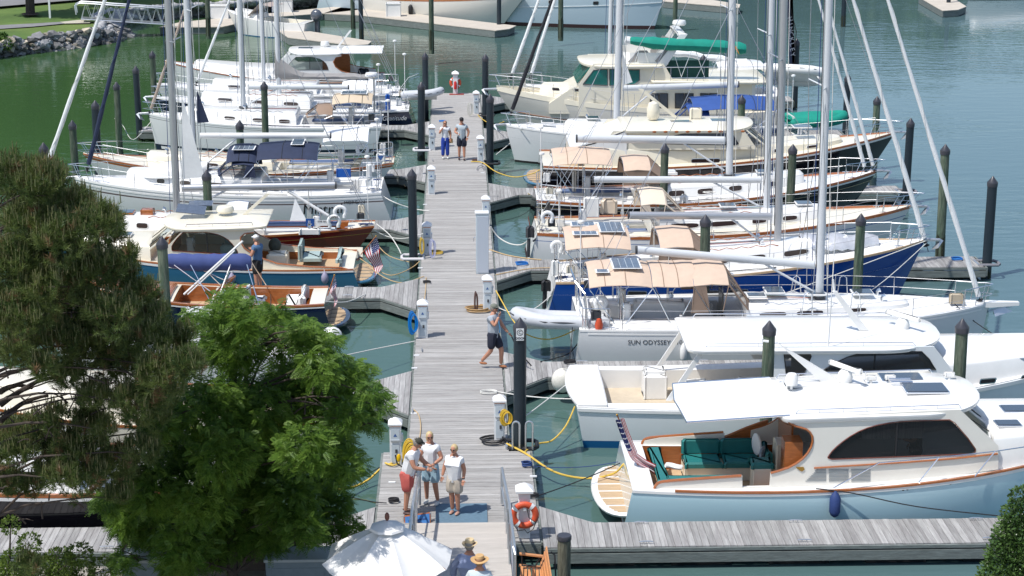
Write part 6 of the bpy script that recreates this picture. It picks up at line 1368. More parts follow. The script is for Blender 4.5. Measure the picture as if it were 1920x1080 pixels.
b = Boat('motor_boat', 'dark hulled boat with teak rail and white deck, lowest on the left behind trees', 'motor boat', -5.2, -16.5, 40.3, 3.4, (1.1, 1.1, 1.7), ws=.86)
b.hull(hullblack, bootwhite, antiblack); b.deck(gel, holes=[(-5.8, -8.2, 1.2, .4)]); b.rail(teak, h=.06, w=.10); b.band(gel, .93, .98, off=.015, name='white_sheer_band'); b.trunk(-8.4, -14.8, 1.35, .9, .6, gel, nose=1.0)
for x_ in (-9.2, -10.8, -12.6): b.twin(x_, x_-.7, .3, .7)
# ================================================================= FAR SIDE
def dockpoly(name, label, pts, parent=None):
    t = thing(name, label, 'dock', tuple(P(*pts[0], .5))); m = MB(); pw = [P(x, y, .5) for x, y in pts]; m.prism(pw, (0, 0, -.05), (0, 0, 0)); m.build('deck', mat('far pale planking', (.50, .45, .38), .85, noise=.2, nscale=1.2, rnd=.02, stretch=(1, 6, 1)), t, smooth=False)
    m = MB(); c = sum(pw, Vector())/len(pw); pi_ = [c+(p-c)*.985 for p in pw]; m.prism(pi_, (0, 0, -.48), (0, 0, -.052)); m.build('waler', timber, t, smooth=False); return t
dockpoly('dock', 'pale far walkway dock running from the aluminium gangway past white dock boxes', [(296, 51), (340, 41), (446, 31), (592, 16), (655, 10), (700, 4), (700, 15), (640, 22), (604, 25), (496, 33), (417, 50)])
dockpoly('dock', 'far dock alongside the white yawl, ending at a dark pile', [(606, 25), (642, 13), (668, 13), (968, 48), (955, 54), (930, 57), (671, 28)])
dockpoly('dock', 'short far finger dock with a dark pile at its tip', [(520, 56), (540, 52), (697, 77), (690, 83), (664, 85), (540, 70)])
dockpoly('dock', 'dock corner at the top right edge of the water', [(1722, -6), (1760, 16), (1768, 20), (1797, 18), (1812, 12), (1790, -2), (1765, -12)])
dockpoly('dock', 'far dock strip behind the green bimini masts', [(1240, -6), (1242, 2), (1386, 14), (1388, 8), (1300, -6)])
def far_rot(b, a, px, py):
    """turn the finished boat about its root and set its bow water point at a surveyed point"""
    b.root.rotation_euler = (0, 0, a); w_ = P(px, py, 0); v = Vector((b.X(1, .25)-b.root.location.x, 0, 0)); R_ = Matrix.Rotation(a, 3, 'Z') @ v; b.root.location = (w_.x-R_.x, w_.y-R_.y, 0)
b = Boat('sailing_yacht', 'classic white yawl with teak deck fittings moored along the far dock', 'sailing yacht', -9, 9, 200, 4.0, (1.5, 1.35, 2.1), ws=.5, tm=.45, rake_b=2.2, rake_s=1.6, flare=.35, wlk=.2)
b.hull(mat('ivory topsides', (.66, .65, .60), .3, coat=.3), antired, antired, boot_z=(.0, .16)); b.deck(teakdeck, holes=[(-8, -5, .9, .4)]); b.rail(teak, h=.09, w=.08)
b.trunk(-4.8, 3.5, 1.2, .6, .55, gel, nose=.8); 
for x_ in (-4.2, -2.6, -1, .8): b.twin(x_, x_+.8, .25, .7, mt=portg)
for x_ in (-3.5, 1.8, 4.2, 6.0): MB().rbox((x_, b.Yc, 2.05 if x_ > 3 else 2.35), (.8, .6, .22), .03).build('teak_hatch', teak, b.root)
b.mast(1.2, 2.0, 16, shroud=False); b.mast(-6.5, 2.0, 10, r=.08, shroud=False); b.lifelines(.06, .95, 9, .6, wires=(1.0,)); 
for x_ in (-1.2, .6): b.fender(x_, -1, .8, .16, .7, ink)
far_rot(b, math.radians(-38), 948, 48)
b = Boat('motor_yacht', 'long pale blue hulled classic yacht with varnished rail at the top of the view', 'motor yacht', -13, 13, 230, 5.4, (1.9, 1.8, 2.75), ws=.6, tm=.45, rake_b=.9, rake_s=-.8, flare=.2)
b.hull(mat('pale blue grey topsides', (.46, .55, .60), .25, coat=.4), mat('brown bootstripe', (.05, .02, .02), .5), antiblack, boot_z=(-.05, .25)); b.deck(teakdeck); b.rail(teakdark, h=.32, w=.1, name='varnished_bulwark'); b.band(gel, .70, .715, off=.03)
for x_ in (5.5, 8.6, 2): b.port(x_-.18, x_+.18, 1.75, .22, ink)
b.trunk(-9, 4, 1.9, 1.2, 1.6, teakdark, nose=.8, name='deckhouse', slope=.02); far_rot(b, math.radians(-27), 1230, 55)
b = Boat('motor_boat', 'white cuddy boat with tan canvas and a big dark outboard beside the far walkway', 'motor boat', -3.2, 3.2, 215, 2.5, (1.0, 1.0, 1.5), ws=.85)
b.hull(gel, antiblue, antiblack, boot_z=(-.05, .05)); b.deck(gel, holes=[(-2.6, .4, .9, .4)], wall=cream); b.trunk(.5, 2.6, .8, .4, .3, gel, nose=.7)
m = MB(); m.grid([[Vector((x, b.Yc+v, z)) for v in (-.9, 0, .9)] for x, z in ((-.6, 2.0), (.3, 2.1), (1.2, 1.3))], 0, .02); m.build('canvas_top', mat('mauve tan canvas', (.40, .33, .29), .85), b.root)
m = MB(); m.ell((-3.5, b.Yc, 1.45), (.42, .30, .42), n=12); m.rbox((-3.55, b.Yc, .8), (.35, .25, 1.0), .08); m.build('outboard_motor', mat('dark grey cowling', (.08, .09, .11), .2, coat=.6), b.root)
far_rot(b, math.radians(180-24), 445, 62)
b = Boat('motor_boat', 'grey white hull end showing at the top right edge', 'motor boat', -4, 4, 240, 3.0, (1.3, 1.3, 1.7), ws=.8); b.hull(gelgrey, antiblack, antiblack); b.deck(gel); b.trunk(-2, 3, 1, .6, .6, gel, nose=.7); far_rot(b, math.radians(200), 1815, -2)
for x_, y_, wd, lab in ((412, 34, 1.15, 'white dock box farthest left on the far walkway'), (530, 22, 1.25, 'white dock box behind the twin masts on the far walkway'), (663, 9, 1.0, 'white dock box near the green pile on the far walkway'), (738, 30, .9, 'white dock step box beside the white yawl')):
    p = P(x_, y_, .5); t = thing('dock_box', lab, 'dock box', p, 'white boxes on the far docks'); MB().rbox((p.x, p.y, .5+.42), (wd*1.15, .7, .84), .04).build('body', gel, t); MB().rbox((p.x, p.y, 1.40), (wd*1.2, .76, .12), .04).build('lid', gel, t)
# aluminium gangway on the bank
t = thing('gangway', 'aluminium truss gangway from the rocky bank down to the far walkway', 'gangway', tuple(P(240, 45, 1.0)))
A0 = P(152, 36, 1.25); A1 = P(322, 47, .75); dv = (A1-A0); side_ = Vector((-dv.y, dv.x, 0)).normalized()*1.1
for k, off in enumerate((Vector((0, 0, 0)), side_)):
    m = MB(); a, c = A0+off, A1+off; up_ = Vector((0, 0, 1.05)); m.tube([a+Vector((-.3, 0, .3)), a+Vector((-.35, 0, .9)), a+up_, c+up_, c], .05, 6); m.tube([a, c], .05, 6)
    n = 9
    for i in range(n): p0, p1, pm = a.lerp(c, i/n), a.lerp(c, (i+1)/n), a.lerp(c, (i+.5)/n)+up_; m.tube([p0, pm, p1], .03, 5)
    m.build('side_truss', galv, t)
m = MB(); m.add([A0+Vector((0, 0, .05)), A1+Vector((0, 0, .05)), A1+side_+Vector((0, 0, .05)), A0+side_+Vector((0, 0, .05))], [(0, 1, 2, 3)]); m.build('tread', galv, t)
# ================================================================= THINGS ON THE PIER
# ---- near bank behind the camera side: land, quay edge, gangway
LZ = 1.05
m = MB(); m.box((0, 14.0, LZ-1.6), (120, 37.2, 3.2)); m.box((-22.4, 33.7, LZ-1.601), (40, 2.4, 3.2)); m.build('ground', mat('shell path gravel', (.34, .31, .27), .9, noise=.25, nscale=3, bump=.4, bscale=20), kind='structure', smooth=False)
t = thing('gangway', 'pale composite gangway with aluminium handrails leading down onto the pier', 'gangway', (.05, 36, .6))
yy = 38.12; k = 0
while yy > 32.7:
    zc = .535+(38.12-yy)/4.6*.53; MB().box((.04, yy, zc), (1.98, .138, .034)).build('tread_plank', plankbeige, t, smooth=False); yy -= .146
for sx in (-1, 1): MB().rings([[Vector((.04+sx*1.03+dx, y, z+dz)) for dx, dz in ((-.03, -.12), (.03, -.12), (.03, .05), (-.03, .05))] for y, z in ((38.3, .50), (33.5, 1.03))], 0, True).build('gangway_beam', galv, t)
for sx, x0_ in ((1, .95), (-1, -.90)):
    m = MB(); top = [(x0_, 39.28, .55), (x0_, 39.3, 1.33), (x0_, 39.22, 1.42), (x0_+sx*.02, 38.6, 1.44), (x0_+sx*.08, 36.5, 1.68), (x0_+sx*.10, 33.4, 2.0), (x0_+sx*.10, 33.3, 1.9), (x0_+sx*.10, 33.3, 1.05)]
    m.tube(top, .034, 10); m.build('handrail', galv, t)
    m = MB(); m.tube([(x0_, 39.28, .95), (x0_+sx*.02, 38.6, .98), (x0_+sx*.08, 36.5, 1.2), (x0_+sx*.10, 33.4, 1.5)], .022, 8); m.build('mid_rail', galv, t)
    for y_ in (38.3, 37.3, 36.2, 35.1): zb_ = .52+(38.12-y_)/4.6*.53; m = MB(); m.tube([(x0_+sx*.05, y_, max(.5, zb_)), (x0_+sx*.05, y_, zb_+.93)], .024, 8); m.build('rail_post', galv, t)
m = MB(); m.box((.035, 38.75, .512), (1.15, 1.30, .018)); tag(m.build('door_mat', mat('blue grey rubber mat', (.10, .17, .23), .8, noise=.12, nscale=12), origin=(.035, 38.75, .5)), 'blue grey rubber mat laid where the gangway meets the pier', 'mat')
# ---- tall grey cabinet, near the pier middle
t = thing('utility_cabinet', 'tall narrow pale grey cabinet standing at the right edge of the pier', 'cabinet', (.81, 59.98, .5))
MB().box((.81, 60.0, 1.52), (.42, .34, 2.04)).build('body', pvcgrey, t, bevel=.012); MB().box((.80, 60.0, 2.56), (.46, .38, .05)).build('lid', pvc, t, bevel=.01); MB().box((.83, 59.822, 1.50), (.36, .012, 1.9)).build('door', mat('pale panel', (.46, .50, .56), .45), t); MB().tube([(.57, 59.9, 1.75), (.53, 59.85, 1.72), (.53, 59.85, 1.6)], .012, 6).build('handle', steel, t)
# ---- lifebuoy posts
def lifebuoy(x, y, label, front=True, r=.24, ring=True, strip=True):
    t = thing('lifebuoy_post', label, 'lifebuoy post', (x, y, .5), 'white posts with lifebuoys')
    MB().box((x, y, 1.02), (.25, .25, 1.04)).build('post', pvc, t, bevel=.01); MB().box((x, y, 1.54), (.29, .29, .025)).build('amber_band', mat('amber lens', (.55, .16, .05), .3), t)
    m = MB(); m.rings([[Vector((x+sx*a, y+sy*a, z)) for sx, sy in ((-1, -1), (1, -1), (1, 1), (-1, 1))] for a, z in ((.185, 1.55), (.19, 1.60), (.13, 1.66), (.02, 1.73))], 0); m.build('cap', mat('bright white cap', (.8, .8, .8), .5), t)
    s_ = -1 if front else 1; yy = y+s_*.19; c = Vector((x, yy, 1.07)); n = 40
    m = MB(); pts = [c+Vector((r*math.cos(2*math.pi*k/n), 0, r*math.sin(2*math.pi*k/n))) for k in range(n)]; R = []
    for k, p in enumerate(pts):
        rd = (p-c).normalized(); R.append([p+rd*.072*math.cos(a)+Vector((0, .055*math.sin(a), 0)) for a in [2*math.pi*q/12 for q in range(12)]])
    R.append(R[0]); m.rings(R, 0, cap=False); o = m.build('lifebuoy_ring', orange, t)
    for q in range(4):
        a0 = math.pi/4+q*math.pi/2+.12; m = MB(); R = []
        for k in range(4):
            a_ = a0+(k-1.5)*.09; p = c+Vector((r*math.cos(a_), 0, r*math.sin(a_))); rd = (p-c).normalized(); R.append([p+rd*.078*math.cos(a)+Vector((0, .061*math.sin(a), 0)) for a in [2*math.pi*u/12 for u in range(12)]])
        m.rings(R, 0, cap=False); m.build('reflective_band', pvc, o)
    MB().box((x, yy, 1.25), (.06, .06, .14)).build('hook', pvc, t)
    m = MB(); m.tube([c+Vector((.05, s_*.07, .2)), c+Vector((.09, s_*.09, -.02)), c+Vector((.24, s_*.10, -.14)), c+Vector((.30, s_*.06, -.02))], .010, 5); m.tube([c+Vector((-.24, s_*.06, -.18)), c+Vector((-.14, s_*.07, -.33)), c+Vector((0, s_*.08, -.30)), c+Vector((.06, s_*.08, -.38)), c+Vector((.18, s_*.07, -.30)), c+Vector((.26, s_*.06, -.1))], .010, 5); m.build('grab_line', ropeblack, o)
    return t
lifebuoy(1.385, 37.50, 'white post with an orange lifebuoy at the near corner of the pier')
t = lifebuoy(-.06, 96.9, 'white post with orange lifebuoy and red extinguisher at the far end of the pier', front=False)
m = MB(); m.lathe((-.06, 96.74, .78), [(.07, 0), (.075, .02), (.075, .36), (.03, .42)], 12); m.build('fire_extinguisher', mat('extinguisher red', (.5, .02, .02), .4), t); MB().box((-.0, 96.75, .515), (.75, .3, .03)).build('base_plate', red, t)
# ---- boarding ladder
t = thing('ladder', 'aluminium pier ladder with two tall hoops beside the C DOCK pile', 'ladder', (1.45, 42.97, .5))
for x_ in (1.30, 1.62):
    m = MB(); m.tube([(x_, 42.95, .5)]+[(x_+.085*(1-math.cos(a)), 42.95+.0, 1.12+.1*math.sin(a)) for a in [math.pi*k/8 for k in range(9)]]+[(x_+.17, 42.95, .5)], .024, 8); m.build('hoop', galv, t)
for k in range(4): MB().tube([(1.42, 43.05, .35-.28*k), (1.66, 43.05, .35-.28*k)], .018, 6).build('rung', galv, t)
# ---- coils and cords
def coil_thing(name, label, x, y, mt, r, n=60, squash=.75, th=.013, z=.52, cat='hose'):
    m = MB(); pts = [Vector((x+(r*(1-.12*math.sin(i*.37)))*math.cos(i*.45), y+squash*(r*(1-.14*math.cos(i*.29)))*math.sin(i*.45), z+.012+.0012*i*(th/.013)+.004*math.sin(i*1.3))) for i in range(n)]
    m.tube(pts, th, 6); return tag(m.build(name, mt, origin=(x, y, .5)), label, cat)
coil_thing('hose_coil', 'coiled black hose lying beside the pedestal near the ladder', .84, 43.45, black, .30, 70, .8, .015)
coil_thing('hose_coil', 'tan hose coil at the foot of the pedestal before the walking man', .62, 55.35, mat('tan hose', (.42, .26, .11), .6), .38, 60, .7, .018)
coil_thing('hose_coil', 'small brown hose coil by the pedestal right of the walking couple', .86, 78.9, mat('brown hose', (.10, .05, .04), .6), .22, 40)
coil_thing('rope_coil', 'yellow cord heap beside the pedestal by the maroon sloop', -.78, 62.6, ropeyellow, .24, 50, .8, .016, cat='rope')
coil_thing('rope_coil', 'messy white line coil on the pier near the near right pile', .78, 47.3, ropewhite, .22, 40, .6, .011, cat='rope')
coil_thing('rope_coil', 'navy line coil beside the ladder foot', 1.60, 41.75, ropeblue, .11, 50, .8, .02, cat='rope')
coil_thing('rope_coil', 'black knotted line coil on the left side of the near pier', -1.5, 39.55, ropeblack, .11, 44, .8, .018, cat='rope')
coil_thing('rope_coil', 'black line coil at the corner beside the near lifebuoy post', 1.66, 39.75, ropeblack, .12, 44, .7, .018, cat='rope')
coil_thing('rope_coil', 'black line heap on the finger pier behind the white lobster yacht', 3.1, 49.9, ropeblack, .16, 44, .7, .016, cat='rope')
coil_thing('rope_coil', 'bright blue flat line coil on the finger pier by the deep blue sloop stern', 2.15, 61.0, mat('bright blue rope', (.02, .17, .50), .8), .20, 50, .8, .014, cat='rope')
coil_thing('rope_coil', 'bright blue line coil at the outer end of the finger by the blue bow', 17.0, 61.2, mat('bright blue rope', (.02, .17, .50), .8), .18, 50, .8, .014, cat='rope')
coil_thing('rope_coil', 'black cleated line on the pier edge above the near yellow rope', -1.02, 58.7, ropeblack, .12, 40, .7, .014, cat='rope')
coil_thing('rope_coil', 'blue line lying on the pier below the grey hanging dinghy', -.7, 88.6, mat('bright blue rope', (.02, .17, .50), .8), .16, 40, .7, .012, cat='rope')
# hanging bundles at pedestals
def bundle(name, label, x, y, z, mt, h=.5, w_=.12, n=5, th=.014, cat='cord'):
    m = MB()
    for k in range(n):
        o = w_*(k/(n-1)-.5) if n > 1 else 0; m.tube([Vector((x+o*.4+w_*.5*math.sin(a), y+.03*math.cos(k*2.1)-.02*k*.3, z-h/2+h/2*math.cos(a)*(1-.06*k))) for a in [2*math.pi*q/18 for q in range(19)]], th, 6)
    return tag(m.build(name, mt, origin=(x, y, z-h)), label, cat)
bundle('hose_bundle', 'bright blue hose hung on the left of its pedestal', -1.32, 52.4, 1.35, mat('bright blue hose', (.0, .16, .50), .4), .72, .20, 6, .016, 'hose')
bundle('shore_power_cable', 'yellow shore power cord looped on the pedestal near the ladder', 1.16, 43.55, 1.32, mat('yellow cord', (.62, .40, .03), .5), .42, .22, 6, .014)
bundle('shore_power_cable', 'thick yellow shore power cord bundle on the pedestal behind the locust tree', -1.12, 41.4, 1.35, mat('yellow cord', (.62, .40, .03), .5), .75, .30, 9, .018)
m = MB(); m.tube([(-1.5, 41.3, 1.0), (-1.46, 41.25, .8), (-1.3, 41.2, .7), (-1.1, 41.2, .95), (-.95, 41.2, .78), (-1.2, 41.2, .6)], .02, 6); m.lathe((-1.42, 41.25, .85), [(.03, 0), (.05, .05), (.05, .14), (.03, .18)], 10, 1); m.lathe((-1.12, 41.2, .72), [(.03, 0), (.05, .05), (.05, .14), (.03, .18)], 10, 1); tag(m.build('power_plug', [black, mat('yellow plug', (.7, .42, .0), .4)], origin=(-1.3, 41.2, .5)), 'two yellow plugs on black cord beside the pedestal behind the locust tree', 'plug')
bundle('hose_bundle', 'pale lavender hose hung on the pedestal by the maroon sloop', -.86, 61.9, 1.2, mat('lavender hose', (.42, .44, .62), .5), .66, .16, 3, .014, 'hose')
bundle('shore_power_cable', 'yellow cord hung left of the pedestal by the maroon sloop', -1.22, 61.95, 1.25, ropeyellow, .6, .12, 4, .012)
bundle('hose_bundle', 'pale hose looped on the farthest right pedestal', .66, 90.0, 1.2, mat('pale hose', (.55, .54, .48), .5), .65, .2, 3, .015, 'hose')
bundle('hose_bundle', 'dark brown hose hung left of the pedestal with the tan hose coil', .55, 55.25, 1.15, mat('brown hose', (.10, .05, .04), .6), .72, .08, 4, .014, 'hose')
m = MB(); m.tube([(.95, 71.6+.12*math.cos(a), 1.62+.22*math.sin(a)) if 0 else (.93+.16*math.cos(a), 71.5, 1.62+.2*math.sin(a)) for a in [math.pi*k/10 for k in range(11)]], .02, 6); m.tube([(.93+.12*math.cos(a), 71.5, 1.60+.14*math.sin(a)) for a in [math.pi*k/10 for k in range(11)]], .02, 6); tag(m.build('hose_loop', mat('grey hose', (.3, .3, .32), .5), origin=(.93, 71.5, .5)), 'grey hose looped over the pedestal behind the tall cabinet', 'hose')
# ---- edge cleats: small white cleat plates along the pier
k = 0
for px_, py_ in ((735, 905), (776, 776), (781, 667), (788, 503), (797, 384), (1000, 894), (905, 324), (918, 472), (777, 691)):
    p = P(px_, py_, .5); MB().box((p.x, p.y, .512), (.16, .07, .024)).build('cleat_plate', pvc, pier)
for x_, y_ in ((-1.05, 51.2), (-1.1, 56.5), (1.1, 58.2), (1.05, 66.5), (-1.05, 67), (-1.1, 72.4), (1.05, 77.8), (1.1, 83), (-1.05, 79), (-1.2, 45.8)): m = MB(); cleat(m, x_, y_, .5, math.pi/2); m.build('cleat', galv, pier)
# ---- mooring lines
def line(label, pts, mt, r=.015, drop=None, cat='mooring line'):
    pts = [Vector(p) for p in pts]
    if drop is not None: pts = sag(pts[0], pts[1], drop, 14)
    else: pts = [Vector(q) for q in catm(pts)]
    m = MB(); m.tube(pts, r, 6); return tag(m.build('mooring_line', mt, origin=tuple(pts[0])), label, cat)
def catm(p, k=5):
    out = []
    for i in range(len(p)-1):
        p0, p1, p2, p3 = p[max(0, i-1)], p[i], p[i+1], p[min(len(p)-1, i+2)]
        for j in range(k): t = j/k; out.append(.5*((2*p1)+(-p0+p2)*t+(2*p0-5*p1+4*p2-p3)*t*t+(-p0+3*p1-3*p2+p3)*t**3))
    return out+[p[-1]]
line('thick yellow line from the ladder foot to the aqua yacht quarter', [P(950, 832, .53), P(985, 850, .53), P(1040, 885, .35), P(1100, 897, .25), P(1150, 888, .6), Q(1172, 868, 40.9), Q(1205, 850, 41.6)], ropeyellow, .026)
line('yellow line from the lobster yacht transom down into the slip', [Q(1078, 762, 45.0), P(1060, 800, .5), P(1035, 826, .3), P(1010, 832, .3), P(985, 846, .53)], ropeyellow, .022)
line('black line from the near corner coil to the aqua yacht transom', [Vector((1.72, 39.75, .53)), Q(1180, 860, 41.6)], ropeblack, .013, .05)
line('navy line from the ladder coil to the aqua yacht transom', [Vector((1.66, 41.75, .53)), Q(1180, 861, 41.8)], ropeblue, .010, .12)
line('white line from the messy coil to the lobster yacht stern', [Vector((.95, 47.4, .53)), Q(1072, 748, 46.2)], ropewhite, .016, .05)
line('white line from the C DOCK pile to the lobster yacht quarter', [Vector((1.62, 43.25, 1.25)), Q(1092, 696, 47.4)], ropewhite, .014, .02)
line('yellow line from the tan hose pedestal to the grey sloop', [P(930, 545, 1.2), P(965, 605, .9), P(990, 628, .7), P(1030, 636, .6), Q(1075, 620, 51.5), Q(1100, 595, 51.8)], ropeyellow, .018)
line('black line from the grey sloop quarter to the finger pier', [Q(1097, 622, 50.9), P(1070, 660, .3), P(1040, 672, .3), Vector((2.3, 50.0, .53))], ropeblack, .016)
line('black line rising to the grey sloop davit', [Q(1075, 600, 51.4), Vector((3.1, 49.95, .53))], ropeblack, .013, .05)
line('pale tan line from the blue sloop stern to the pier pedestal', [Q(1040, 548, 56.5), P(1000, 580, .6), P(960, 586, .6), P(925, 572, .6)], ropewhite, .015)
line('white line hanging from the cabinet to the white sloop stern', [P(920, 425, .9), P(935, 445, .5), P(960, 458, .35), P(985, 455, .5), Q(1010, 420, 63.0), Q(1018, 392, 63.0)], ropewhite, .022)
line('tan line from the cabinet foot along the finger pier', [P(918, 468, .56), P(950, 478, .53), P(985, 484, .53), P(1015, 487, .53)], ropetan, .020)
line('tan line across the finger to the blue sloop', [P(930, 515, .53), P(965, 508, .53), P(1000, 503, .53), P(1040, 502, .53)], ropetan, .016)
line('yellow line from the brown hose pedestal to the motor yacht platform', [P(883, 303, .55), P(905, 305, .55), P(930, 322, .5), P(965, 332, .4), P(1000, 325, .8), Q(1012, 318, 74.8)], ropeyellow, .022)
line('white line from the white bow to the pile', [Q(980, 240, 80.5), P(960, 265, .8), P(930, 290, .6)], ropewhite, .018)
line('yellow line from the farthest right pedestal to the bow of the white sloop', [P(896, 215, .55), P(905, 224, .55), P(925, 234, .7), Q(945, 228, 81.3)], ropeyellow, .018)
line('tan line tied on the finger beside the black ketch stern', [P(990, 363, .55), P(1010, 375, .3), P(1020, 383, .8)], ropeyellow, .018)
line('thin dark line from the ketch stern across the slip', [Q(1035, 350, 68.3), P(985, 400, .2), P(935, 415, .4)], ropeblack, .010)
line('thick white line from the maroon stern buoy to the pile hoop', [Q(706, 420, 64.9), P(730, 440, .8), P(745, 462, .5), Vector((-1.95, 62.3, .6))], ropewhite, .018)
line('long white line from the maroon sloop stern to the pedestal', [Q(690, 425, 64.8), P(725, 443, .6), P(760, 447, .6), P(800, 436, .8)], ropewhite, .018)
line('white line from the navy dodger sloop stern to the pier cleat', [Q(697, 352, 71.2), P(730, 375, .9), P(770, 390, .6), P(805, 396, .53)], ropewhite, .020)
line('yellow line from the maroon stern to the picnic boat', [Q(692, 428, 64.8), P(705, 455, .4), P(730, 480, .3), P(770, 492, .3)], ropetan, .015)
line('yellow line from the picnic boat quarter to the pier, upper of two', [Q(675, 485, 61.5), P(720, 513, .3), P(745, 514, .3), P(775, 500, .3), P(792, 484, .53)], ropetan, .016)
line('yellow line from the picnic boat quarter to the pier, lower of two', [Q(686, 495, 60.8), P(720, 520, .4), P(755, 530, .4), P(795, 518, .53)], ropetan, .016)
line('white line cleated on the finger pier below the small launch', [Q(608, 565, 54.6), P(650, 566, .8), P(685, 552, .53)], ropewhite, .018)
line('tan line lying straight on the pier down to the blue hose pedestal', [P(799, 520, .53), P(798, 545, .53), P(794, 572, .8)], ropetan, .014)
line('yellow line at the stern of the white bimini sloop', [Q(735, 310, 74.2), P(750, 335, .3), P(760, 350, .2)], ropetan, .012)
line('white line dipping from the pedestal past the pile', [P(640, 668, .9), P(700, 655, .7), P(777, 640, .55)], ropewhite, .016)
line('thick yellow rope at the left edge of the near pier', [P(736, 868, .56), P(715, 878, .4), P(690, 900, .2), P(660, 914, .2), P(620, 920, .4)], ropeyellow, .030)
line('yellow cord lying across the pier behind the group of three', [P(722, 868, .55), P(740, 872, .55), P(765, 858, .55)], ropeyellow, .022)
line('dark line across the near left slip, upper', [P(712, 876, .3), P(660, 895, .3)], ropeblack, .012, .05)
line('dark line across the near left slip, lower', [P(725, 943, .55), P(640, 925, .7)], ropeblack, .012, .05)
line('olive line at the near left slip', [P(705, 943, .4), P(670, 936, .35), P(628, 943, .4)], mat('olive rope', (.10, .13, .05), .8), .018)
line('black line along the aqua yacht bow', [Q(1530, 916, 38.65), Q(1600, 925, 38.5), Q(1720, 950, 38.4), Q(1880, 968, 38.3)], ropeblack, .013)
line('black bow line of the grey sloop leading down right', [Q(1790, 570, 52.0), P(1830, 605, .9), P(1900, 650, .7)], ropeblack, .014)
line('tan cord zigzag lying on the pier left of the cord pedestal', [P(776, 768, .53), P(785, 778, .53), P(789, 800, .53), P(786, 828, .53)], ropetan, .013)
for a in [((1640, 735), (1735, 448), 57.4), ((1240, 535), (1500, 500), 57.0)][:0]: pass
line('white dock line from the tan canvas sloop running to the green pile', [Q(1300, 610, 51.6), Q(1500, 540, 54.5), Q(1735, 452, 57.4)], ropewhite, .014)
line('thin white line parallel from deck to the blue bow', [Q(1560, 575, 52.4), Q(1640, 540, 54.0), Q(1738, 455, 57.5)], ropewhite, .012)
line('white line round the green pile to the grey sloop bow', [Q(215, 222, 83), Q(230, 235, 83.5), P(250, 262, .8), Q(283, 228, 84.4)], ropewhite, .014)
# ---- notice board, umbrella, bench, dock boxes
t = thing('notice_board', 'tilted framed blue and white notice board behind the white umbrella', 'sign', (-1.0, 38.4, .5))
a, b_, c_, d_ = Q(757, 968, 38.4), Q(807, 961, 38.4), Q(808, 996, 38.25), Q(760, 1000, 38.25)
m = MB(); m.rings([[p+Vector((0, dy, 0)) for p in (a, b_, c_, d_)] for dy in (0, .04)], 0, True); m.build('board', teak, t)
g_ = mat('blue sky print', (.06, .20, .48), .4, noise=.35, nscale=1.6); ctr = (a+b_+c_+d_)/4; m = MB(); m.add([ctr+(p-ctr)*.92+Vector((0, -.008, 0)) for p in (a, b_, c_, d_)], [(0, 1, 2, 3)]); m.build('print', g_, t)
rt_ = (b_-a).normalized(); up_ = (a-d_).normalized()
for k, hw in enumerate((.20, .10, .07)): c0 = ctr+up_*(.08-.06*k)+Vector((0, -.012, 0)); h_ = .018 if k == 0 else .010; MB().add([c0-rt_*hw-up_*h_, c0+rt_*hw-up_*h_, c0+rt_*hw+up_*h_, c0-rt_*hw+up_*h_], [(0, 1, 2, 3)]).build('faint_printed_line', mat('dark blue print', (.02, .07, .22), .6), t)
for p in (a, b_): m = MB(); m.tube([p, Vector((p.x, p.y+.03, .5))], .02, 6); m.build('leg', galv, t)
ux, uy = -1.33, 31.9; uz = Q(723, 985, 31.9).z; t = thing('parasol', 'big white octagonal parasol with brown finial at the foot of the gangway', 'umbrella', (ux, uy, LZ))
NR = 8; rad = 1.23
def upt(a, k): return Vector((ux+rad*k*math.cos(a), uy+rad*k*math.sin(a), uz-.62*k**1.25))
m = MB()
for i in range(NR):
    a0, a1 = 2*math.pi*(i+.35)/NR, 2*math.pi*(i+1.35)/NR; rows = []
    for q in range(9):
        k = q/8; row = []
        for j in range(9):
            f = j/8; p = upt(a0, k).lerp(upt(a1, k), f); p.z -= .10*k*math.sin(math.pi*f)+.012*math.sin(f*14+i)*k; row.append(p)
        rows.append(row)
    m.grid(rows, 0, .006)
cloth = mat('white parasol cloth', (.78, .77, .75), .85, noise=.03, bump=.2, bscale=5); cn = m.build('canopy', cloth, t)
m = MB(); R = [[Vector((ux+r_*math.cos(2*math.pi*(i+.35)/8), uy+r_*math.sin(2*math.pi*(i+.35)/8), uz+z_)) for i in range(8)] for r_, z_ in ((.34, -.06), (.32, -.02), (.03, .09))]; m.rings(R, 0, cap0=False); m.build('vent_cap', cloth, t)
for i in range(NR): a0 = 2*math.pi*(i+.35)/NR; m = MB(); m.tube([upt(a0, .03)-Vector((0, 0, .03)), upt(a0, .5)-Vector((0, 0, .03)), upt(a0, .99)-Vector((0, 0, .02))], .012, 5); m.build('rib', teak, cn)
MB().tube([(ux, uy, LZ), (ux, uy, uz)], .028, 8).build('pole', teak, t); MB().ell((ux, uy, uz+.17), (.045, .045, .085)).build('finial', mat('brown finial', (.16, .06, .04), .5), t)
t = thing('bench', 'teak slatted bench with black arms below the pier corner', 'bench', (1.45, 34.4, LZ-.6)); wo = mat('orange teak slat', (.55, .25, .10), .5, noise=.12, nscale=4, stretch=(1, 5, 5))
B0, B1 = Q(1016, 1040, 34.6), Q(1036, 1028, 35.0)
def bq(x, y, Y): return Q(x, y, Y)
